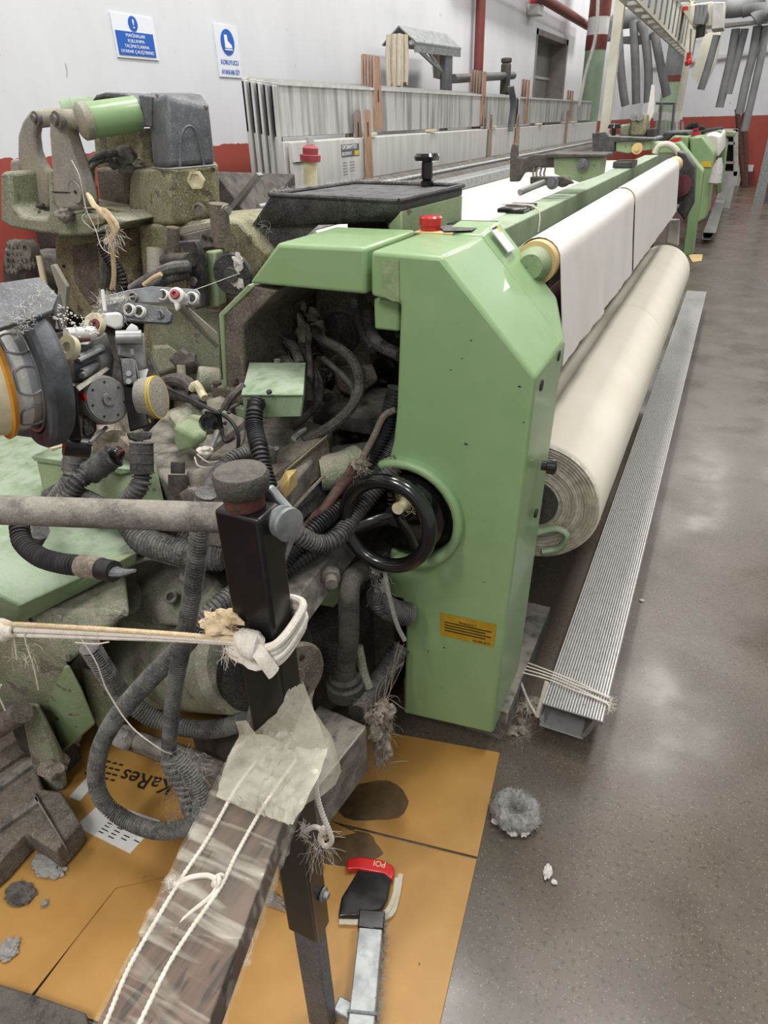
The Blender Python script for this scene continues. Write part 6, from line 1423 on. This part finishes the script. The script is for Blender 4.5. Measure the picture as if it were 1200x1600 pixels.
# ---- wrapped plank
pf = [P(372, 1165, z=.872), P(478, 1185, z=.872)]
pn = [P(140, 1620, z=.905), P(318, 1620, z=.905)]
pl_, pr_ = pf
d_ = (pn[0] - pf[0])
PK = thing('wrapped_plank', pf[0] + Vector((0, 0, -.05)), 'dark wooden plank wrapped in clear stretch film and tied with string in the foreground', 'plank')
ext = 1.35
L0, R0 = pf[0], pf[1]; L9, R9 = pf[0] + (pn[0] - pf[0]) * ext, pf[1] + (pn[1] - pf[1]) * ext
thk = Vector((.0, .0, -.042))
G().hull([L0, R0, L9, R9, L0 + thk, R0 + thk, L9 + thk, R9 + thk]).build('timber', 'plank', PK, bev=.004)
def skin(off, sub, amp, name, m, t0=0., t1=1., kind=None):
    g = G(); nu, nv = 60, 10; vs = []
    side = (R0 - L0).normalized(); up = Vector((0, 0, 1))
    for i in range(nu + 1):
        t = t0 + (t1 - t0) * i / nu; a_, b_ = L0.lerp(L9, t), R0.lerp(R9, t)
        sec = [a_ + thk - side * off, a_ - side * off - up * .02, a_ + up * off - side * off * .5] + [a_.lerp(b_, k / 6) + up * off for k in range(1, 6)] + [b_ + up * off + side * off * .5, b_ + side * off - up * .02, b_ + thk + side * off, b_.lerp(a_, .5) + thk - up * off]
        row = []
        for j, p_ in enumerate(sec):
            q_ = noise.noise(Vector((t * 30, j * 1.3, sub))) * amp
            row.append(g.bm.verts.new(p_ + up * max(q_, -off * .5) + side * (q_ * .5 if j in (0, 1) else -q_ * .5 if j > 8 else 0)))
        vs.append(row)
    for i in range(nu):
        n_ = len(vs[0])
        for j in range(n_): g.bm.faces.new((vs[i][j], vs[i + 1][j], vs[i + 1][(j + 1) % n_], vs[i][(j + 1) % n_]))
    return g.build(name, m, PK)
skin(.0035, 1, .004, 'stretch_film', 'film')
skin(.006, 4, .006, 'stretch_film', 'film', -.03, .55)
# bag end of film gathered on the post
g = G(); c0 = Vector((cx, cy, 0))
rows = []
for i in range(9):
    t = i / 8; row = []
    z_ = .80 + .095 * t
    for j in range(20):
        a = j / 20 * 2 * math.pi; rr = (.052 + .03 * (1 - t) ** 2) * (1 + .22 * noise.noise(Vector((math.cos(a) * 2, math.sin(a) * 2, t * 2))))
        p_ = Vector((cx + .006 + math.cos(a) * rr * 1.05, cy - .008 + math.sin(a) * rr * .9, z_ + (.03 * math.sin(a * 3 + 1) + (.035 if math.cos(a) > .3 else 0)) * t))
        row.append(g.bm.verts.new(p_))
    rows.append(row)
for i in range(8):
    for j in range(20): g.bm.faces.new((rows[i][j], rows[i][(j + 1) % 20], rows[i + 1][(j + 1) % 20], rows[i + 1][j]))
BG = g.build('gathered_film', 'clearfilm', PK)
rows_ = [((452, 1078), (474, 1066), 'y'), ((432, 1115), (486, 1098), 'y'), ((392, 1146), (502, 1140), 'y'), ((358, 1176), (512, 1168), 'z'), ((346, 1212), (502, 1205), 'z'), ((338, 1244), (482, 1245), 'z'), ((375, 1262), (458, 1290), 'z')]
def fpt(a_, b_, t, k): 
    u, v = a_[0] + (b_[0] - a_[0]) * t, a_[1] + (b_[1] - a_[1]) * t
    return P(u, v, y=.492) if k == 'y' else P(u, v, z=.893)
g = G(); gr = []
for i in range(len(rows_) - 1):
    for q in range(7):
        if i < len(rows_) - 2 and q == 6: continue
        row = []
        for j in range(31):
            t = j / 30; p_ = fpt(rows_[i][0], rows_[i][1], t, rows_[i][2]).lerp(fpt(rows_[i + 1][0], rows_[i + 1][1], t, rows_[i + 1][2]), q / 6)
            n_ = noise.noise(Vector((t * 13 + q * .3, (i + q / 6) * 1.1, 3))) + .5 * noise.noise(Vector((t * 31, (i + q / 6) * 2.6 + t * 6, 7)))
            row.append(g.bm.verts.new(p_ + Vector((0, -.3, 1)) * .0065 * n_))
        gr.append(row)
for a_, b_ in zip(gr, gr[1:]):
    for j in range(30): g.bm.faces.new((a_[j], a_[j + 1], b_[j + 1], b_[j]))
g.build('bunched_film', 'clearfilm', PK)
# strings along the plank
for pts in ([(462, 1188), (415, 1255), (372, 1330), (345, 1385), (300, 1450), (262, 1510), (215, 1605), (190, 1650)],
            [(400, 1190), (370, 1230), (325, 1310), (285, 1370), (240, 1445), (200, 1515), (165, 1600), (140, 1650)]):
    n_ = 40; w_ = [P(u, v, z=.886 + .02 * max(0, (v - 1190) / 430)) for u, v in pts]
    G().tube(w_, .0023, n=8, corr=.12, pitch=.005).build('string', 'rope', PK)
kp = P(343, 1378, z=.892)
g = G()
for k in range(4): g.torus(kp + Vector((RU(-.004, .004), RU(-.004, .004), .002 * k)), Vector((RU(-1, 1), RU(-1, 1), RU(-.3, 1))), .005, .0024, n=16, m=7)
g.tube([kp, P(325, 1368, z=.893), P(295, 1372, z=.893), P(272, 1385, z=.893)], .003, n=7)
g.tube([kp, P(330, 1400, z=.893), P(300, 1425, z=.893), P(272, 1452, z=.893)], .0026, n=7)
g.build('knot', 'rope', PK)
g = G(); strands(g, lambda: P(RU(262, 280), RU(1378, 1390), z=.893), 50, .012, .0005); strands(g, lambda: P(RU(268, 275), RU(1448, 1456), z=.893), 20, .008, .0004); g.build('frayed_end', 'rope', PK, kind='stuff')
# hanging knot right of the post
t = thing('hanging_string', P(495, 1220, y=.49), 'short knotted white string dangling to the right of the wrapped plank end', 'string')
T([(493, 1205, .485), (495, 1240, .485), (503, 1270, .485), (515, 1300, .485), (518, 1315, .485), (508, 1322, .485), (500, 1310, .485), (506, 1296, .485)], .0036, n=8, corr=.12, pitch=.006).build('cord', 'rope', t)
T([(506, 1298, .484), (492, 1292, .484), (476, 1298, .484)], .0036, n=8).build('cord_end', 'rope', t)
g = G(); strands(g, lambda: P(RU(470, 480), RU(1288, 1308), y=.484), 60, .014, .0005); strands(g, lambda: P(RU(490, 505), RU(1310, 1330), y=.484), 25, .06, .0004, down=.8)
g.blob(P(506, 1297, y=.484), .006, rough=.4); g.build('frayed_tip', 'rope', t, kind='stuff')

# ---- cotton rope tied round the post
RT = thing('cotton_rope', P(200, 985, y=.5), 'white cotton rope stretched from the left edge and tied round the black post', 'rope')
for k, (dv_, r_, m_) in enumerate(((-8, .0038, 'ropetan'), (0, .0046, 'rope'), (7, .0042, 'rope'))):
    T([(-40, 984 + dv_, .47), (20, 984 + dv_ * 1.1, .475), (120, 988 + dv_ * .9, .48), (250, 994 + dv_ * .55, .485), (370, 1002 + dv_ * .3, .49)], r_, n=9, corr=.04, pitch=.005).build('strand', m_, RT)
g = G()
for k in range(5):
    a = P(8 + k * 3, 986, y=.472); g.torus(a, (1, 0, .1 * (k - 2)), .011 - .001 * k, .004, n=22, m=7)
g.blob(P(2, 984, y=.472), .017, (1.6, 1, 1), rough=.25, sub=3)
g.build('left_knot', 'rope', RT)
# wraps round the post (tilted: low in front, high on the right)
zL, zR, zB = P(360, 1012, y=.493).z, P(426, 1022, y=.493).z, P(464, 962, y=.545).z
for k in range(4):
    out = .007 + .0015 * (k % 2); dz_ = .0095 * (k - 1.2)
    cs = [(PX0 - out, PY0 - out * .6, zL), ((PX0 + PX1) / 2, PY0 - out * 1.2, (zL + zR) / 2 - .006), (PX1 + out * .5, PY0 - out, zR), (PX1 + out * 1.2, PY0 + .03, zR * .45 + zB * .55 - .004), (PX1 + out, PY0 + .044 + out, zB), ((PX0 + PX1) / 2, PY0 + .044 + out * 1.2, zB - .005), (PX0 - out, PY0 + .044 + out, zL + .01), (PX0 - out * 1.2, PY0 + .03, zL + .005)]
    G().tube([(a_, b_, c_ + dz_) for a_, b_, c_ in cs], .0056, n=9, closed=True).build('wrap', 'rope', RT)
kc = P(392, 1003, y=.485)
g = G(); g.blob(kc, .017, (1.3, .7, 1), sub=3, rough=.3)
for k in range(4): g.torus(kc + Vector((.004 * k - .004, -.004, 0)), Vector((1, .3, .5 - .2 * k)), .013, .0058, n=24, m=8)
g.build('front_knot', 'rope', RT)
T([(392, 1005, .478), (405, 1020, .474), (418, 1038, .474), (428, 1052, .476)], .0095, n=9, flat=.4).build('tail_ribbon', 'rope', RT)
T([(372, 1005, .48), (385, 1030, .478), (402, 1040, .48), (425, 1030, .484)], .008, n=9, flat=.7).build('lower_loop', 'rope', RT)
g = G(); g.blob(P(340, 975, y=.50), .017, (1.6, 1, .9), sub=3, rough=.7, seed=4); g.blob(P(360, 965, y=.50), .012, (1.5, 1, .8), sub=3, rough=.7, seed=6); strands(g, lambda: P(RU(320, 368), RU(960, 995), y=.495), 120, .012, .0006)
g.build('frayed_tuft', 'ropetan', RT, kind='stuff')
g = G()
for pts in ([(20, 992, .472), (24, 1010, .47), (26, 1030, .47)], [(38, 990, .472), (42, 1010, .47), (52, 1040, .47), (60, 1078, .47)], [(2, 1070, .45), (-2, 1085, .45), (8, 1110, .45)], [(118, 1004, .478), (150, 1006, .478), (170, 1003, .478)]):
    g.tube(Q(pts), .0013, n=5)
strands(g, lambda: P(RU(15, 60), RU(1000, 1030), y=.47), 25, .03, .0004, down=.7); strands(g, lambda: P(RU(345, 368), RU(1005, 1030), y=.49), 40, .02, .0005, down=.5)
g.build('loose_threads', 'rope', RT, kind='stuff')

# ================================================================== cardboard and litter on the floor
def sheet(pts, z0, th, label, m='card'):
    w_ = [P(u, v, z=z0) for u, v in pts]
    return tag(G().prism(w_, (0, 0, th)).build('cardboard_sheet', m, bev=.0008, seg=1), label, 'cardboard')
CA = sheet([(600, 1144), (781, 1177), (746, 1340), (556, 1293), (420, 1262), (400, 1120)], .001, .004, 'flattened cardboard under the loom foot, nearest the green cover', 'card')
CBd = sheet([(556, 1297), (745, 1344), (683, 1620), (560, 1750), (52, 1560), (181, 1384)], .001, .004, 'large brown cardboard sheet in front, under the black stand')
CC = sheet([(556, 1302), (181, 1388), (46, 1560), (-120, 1500), (-150, 1250), (40, 1100), (330, 1100), (470, 1262)], .006, .003, 'cardboard sheet at the left, with a paper label and a logo printed on it')
tag(G().prism([P(u, v, z=.011) for u, v in ((-20, 1538), (60, 1562), (138, 1590), (150, 1660), (-40, 1700))], (0, 0, .02)).build('rubber_mat', 'grimedk', bev=.003), 'dark rubber mat corner in the lower left of the floor', 'mat')
# print on the cardboard: rotated logo and address lines
o_ = P(262, 1243, z=.0095); xdv = P(205, 1228, z=.0095) - o_; upv = Vector((-xdv.y, xdv.x, 0))
if upv.dot(P(240, 1300, z=.0095) - o_) < 0: upv = -upv
o1 = P(262, 1226, z=.0095)
text('logo_print', 'KaRes', P(276, 1222, z=.0095), xdv, upv, .066, 'ink', CC, ext=.0002, sx=1.0, shear=0.0, bold=.0007)
for k, s_ in enumerate(((195, 1195), (190, 1203), (186, 1211), (182, 1219))):
    a_ = P(s_[0], s_[1], z=.0095); 
    for j in range(5):
        b_ = a_ + xdv.normalized() * (.004 + .021 * j); G().prism([b_, b_ + xdv.normalized() * RU(.010, .018), b_ + xdv.normalized() * .016 + upv.normalized() * .006, b_ + upv.normalized() * .006], (0, 0, .0003)).build('print_mark', 'ink', CC)
# label sheet
l_ = [P(118, 1291, z=.0095), P(160, 1252, z=.0095), P(250, 1282, z=.0095), P(203, 1334, z=.0095)]
LP = tag(G().prism(l_, (0, 0, .0006)).build('paper_label', 'paper'), 'white printed delivery label lying flat on the left cardboard', 'label')
ex, ey = l_[3] - l_[0], l_[1] - l_[0]
for k in range(7):
    for j in range(2 + k % 3):
        a_ = l_[0] + ex * (.35 + .18 * j) + ey * (.15 + .11 * k) + Vector((0, 0, .0007))
        G().prism([a_, a_ + ex * RU(.06, .15), a_ + ex * .1 + ey * .035, a_ + ey * .035], (0, 0, .0002)).build('print_mark', 'ink', LP)
l_ = [P(105, 1243, z=.0096), P(135, 1212, z=.0096), P(250, 1250, z=.0096), P(240, 1270, z=.0096)]
tag(G().prism([P(108, 1245, z=.0104), P(140, 1210, z=.0104), P(155, 1216, z=.0104), P(125, 1252, z=.0104)], (0, 0, .0005)).build('paper_strip', 'paper'), 'narrow white paper strip above the larger delivery label', 'label')
# matted lint patches and dark blotches
def patch(u, v, su, sv, z_, label, m='grimedk', seed=0, name='lint_clump', h=.25):
    c_ = P(u, v, z=z_); g = G().blob(c_ + Vector((0, 0, .004)), 1, (su, sv, min(su, sv) * h), sub=4, rough=.5, seed=seed, fr=3.0)
    strands(g, lambda: c_ + Vector((RU(-su, su) * .9, RU(-sv, sv) * .9, RU(0, min(su, sv) * h))), 50, .015, .0005)
    return tag(g.build(name, m), label, 'lint')
patch(78, 1352, .045, .03, .012, 'dark matted lint patch on the left cardboard, near the brown machine base', 'lintgr', 1)
patch(32, 1397, .035, .026, .012, 'dark lint patch on the cardboard, left and below the larger patch', 'grimedk', 2)
patch(14, 1484, .022, .022, .012, 'small grey lint scrap at the left edge of the cardboard', 'lintgr', 3)
patch(70, 1412, .007, .006, .012, 'tiny pale lint ball beside the dark lint patches', 'lintgr', 4)
c_ = P(598, 1245, z=.0055)
def blotch(pts, z_, label):
    return tag(G().prism([P(u, v, z=z_) for u, v in pts], (0, 0, .0004)).build('dark_blotch', 'blotch', smooth=False), label, 'blotch')
def blobpts(u, v, a, b, n=22, seed=0):
    return [(u + math.cos(k * 2 * math.pi / n) * a * (1 + .25 * noise.noise(Vector((math.cos(k * 6.283 / n) * 1.5, math.sin(k * 6.283 / n) * 1.5, seed)))), v + math.sin(k * 2 * math.pi / n) * b * (1 + .25 * noise.noise(Vector((math.cos(k * 6.283 / n) * 1.5, seed, math.sin(k * 6.283 / n) * 1.5))))) for k in range(n)]
blotch(blobpts(580, 1252, 62, 34, seed=1), .0052, 'dark blotch on the cardboard beside the grey foot block')
blotch(blobpts(540, 1325, 55, 30, seed=2), .0053, 'dark blotch on the cardboard just above the flat bag')
patch(470, 1370, .045, .05, .008, 'dark linty heap on the cardboard behind the black stand', 'deep', 7)
patch(415, 1402, .055, .016, .008, 'pale plastic-like lint strip behind the black stand', 'lintbr', 9)
# POI bag
w_ = [P(u, v, z=.03) for u, v in ((532, 1432), (536, 1405), (562, 1352), (600, 1356), (612, 1362), (617, 1372), (604, 1412), (598, 1422))]
BGq = thing('flat_pouch', P(575, 1390, z=.005), 'flat black pouch with a red band lettered POI in the photo', 'pouch')
BGq['label'] = 'flat black pouch with a red lettered band, lying on the cardboard behind the galvanised foot'
G().prism([P(u, v, z=.026) for u, v in ((528, 1432), (533, 1402), (560, 1358), (600, 1363), (612, 1370), (606, 1402), (597, 1420), (565, 1430))], (0, 0, -.019)).build('black_body', 'black', BGq, bev=.005, seg=3)
G().prism([P(u, v, z=.028) for u, v in ((542, 1342), (562, 1338), (596, 1343), (614, 1352), (617, 1362), (612, 1374), (600, 1364), (558, 1357), (542, 1358))], (0, 0, -.021)).build('red_band', 'red', BGq, bev=.004, seg=3)
o_ = P(604, 1346, z=.029); xv = P(582, 1342, z=.029) - o_; uv_ = Vector((-xv.y, xv.x, 0)); uv_ = uv_ if uv_.dot(P(596, 1362, z=.029) - o_) > 0 else -uv_
text('lettering', 'POI', o_ + uv_.normalized() * .003, xv, uv_, .020, 'pine', BGq, ext=.0002)
g = G()
g.tube([P(u, v, z=.02) for u, v in ((620, 1372), (616, 1400), (604, 1424), (590, 1428))], .006, n=7, flat=.5); g.tube([P(u, v, z=.015) for u, v in ((626, 1366), (620, 1402), (608, 1430), (566, 1440), (530, 1440))], .007, n=7, flat=.5)
g.build('plastic_edge', 'clearfilm', BGq)
# ring of lint and white scrap on the concrete
c_ = P(805, 1275, z=0)
t = thing('lint_ring', c_, 'fluffy grey lint ring lying on the floor beside the cardboard corner', 'lint')
g = G()
pts = [c_ + Vector((math.cos(a) * .040, math.sin(a) * .036, .02)) for a in [k * 2 * math.pi / 14 for k in range(14)]]
g.tube(pts, .025, n=22, closed=True, step=.0035)
for v in g.bm.verts: v.co += (v.co - c_ - Vector((0, 0, .02))).normalized() * (.009 * noise.noise(v.co * 70) + .006 * noise.noise(v.co * 190))
for v in g.bm.verts: v.co.z = max(v.co.z, .0005)
g.build('felted_body', 'lintgr', t)
g = G()
def rs():
    a = RU(0, 6.283); e = RU(0, 3.1); return c_ + Vector((math.cos(a) * (.040 + .028 * math.cos(e)), math.sin(a) * (.036 + .028 * math.cos(e)), .02 + .024 * math.sin(e)))
strands(g, rs, 900, .014, .0007); g.build('fringe', 'lintgr', t, kind='stuff')
g = G()
for k in range(10): 
    a = RU(-2.6, -.7); g.blob(c_ + Vector((math.cos(a) * .062, math.sin(a) * .058, .012)), RU(.004, .009), (1, 1, .8), rough=.8, seed=k)
g.build('white_tufts', 'lint', t, kind='stuff')
g = G().blob(P(856, 1362, z=.008), .014, (.75, 1.35, .55), sub=4, rough=.55, seed=11, fr=2.2)
g.blob(P(866, 1378, z=.005), .007, (1, 1, .6), sub=3, rough=.5, seed=3)
tag(g.build('cotton_scrap', 'lint'), 'small white cotton scrap on the open floor, below the lint ring', 'scrap')
tag(G().blob(P(1003, 938, z=.004), .006, (1.6, 1, .6)).build('lint_speck', 'lint'), 'tiny white lint speck on the floor right of the aluminium footboard', 'lint')
g = G(); strands(g, lambda: P(RU(780, 830), RU(1090, 1160), z=RU(.005, .09)), 120, .05, .0006, down=.2)
for k in range(12): g.blob(P(RU(785, 835), RU(1085, 1150), z=.008), RU(.006, .02), (1.2, 1, .5), rough=.9, seed=k)
tag(g.build('cobweb_lint', 'lintbr', kind='stuff'), 'dusty cobweb of lint between the green cover base and the footboard', 'lint')
g = G()
for pts in ([(380, 1440), (395, 1470), (385, 1500), (360, 1520), (350, 1560)], [(395, 1488), (380, 1495), (350, 1500), (330, 1530)]):
    g.tube([P(u, v, z=.0062) for u, v in pts], .0009, n=4)
tag(g.build('loose_thread', 'rope'), 'fine white thread curling on the front cardboard, left of the stand', 'thread')
tag(G().prism([P(u, v, z=.003) for u, v in ((1075, 398), (1098, 398), (1096, 408), (1082, 410))], (0, 0, .006)).build('cardboard_scrap', 'tan'), 'small tan cardboard scrap on the floor by the second loom', 'cardboard')
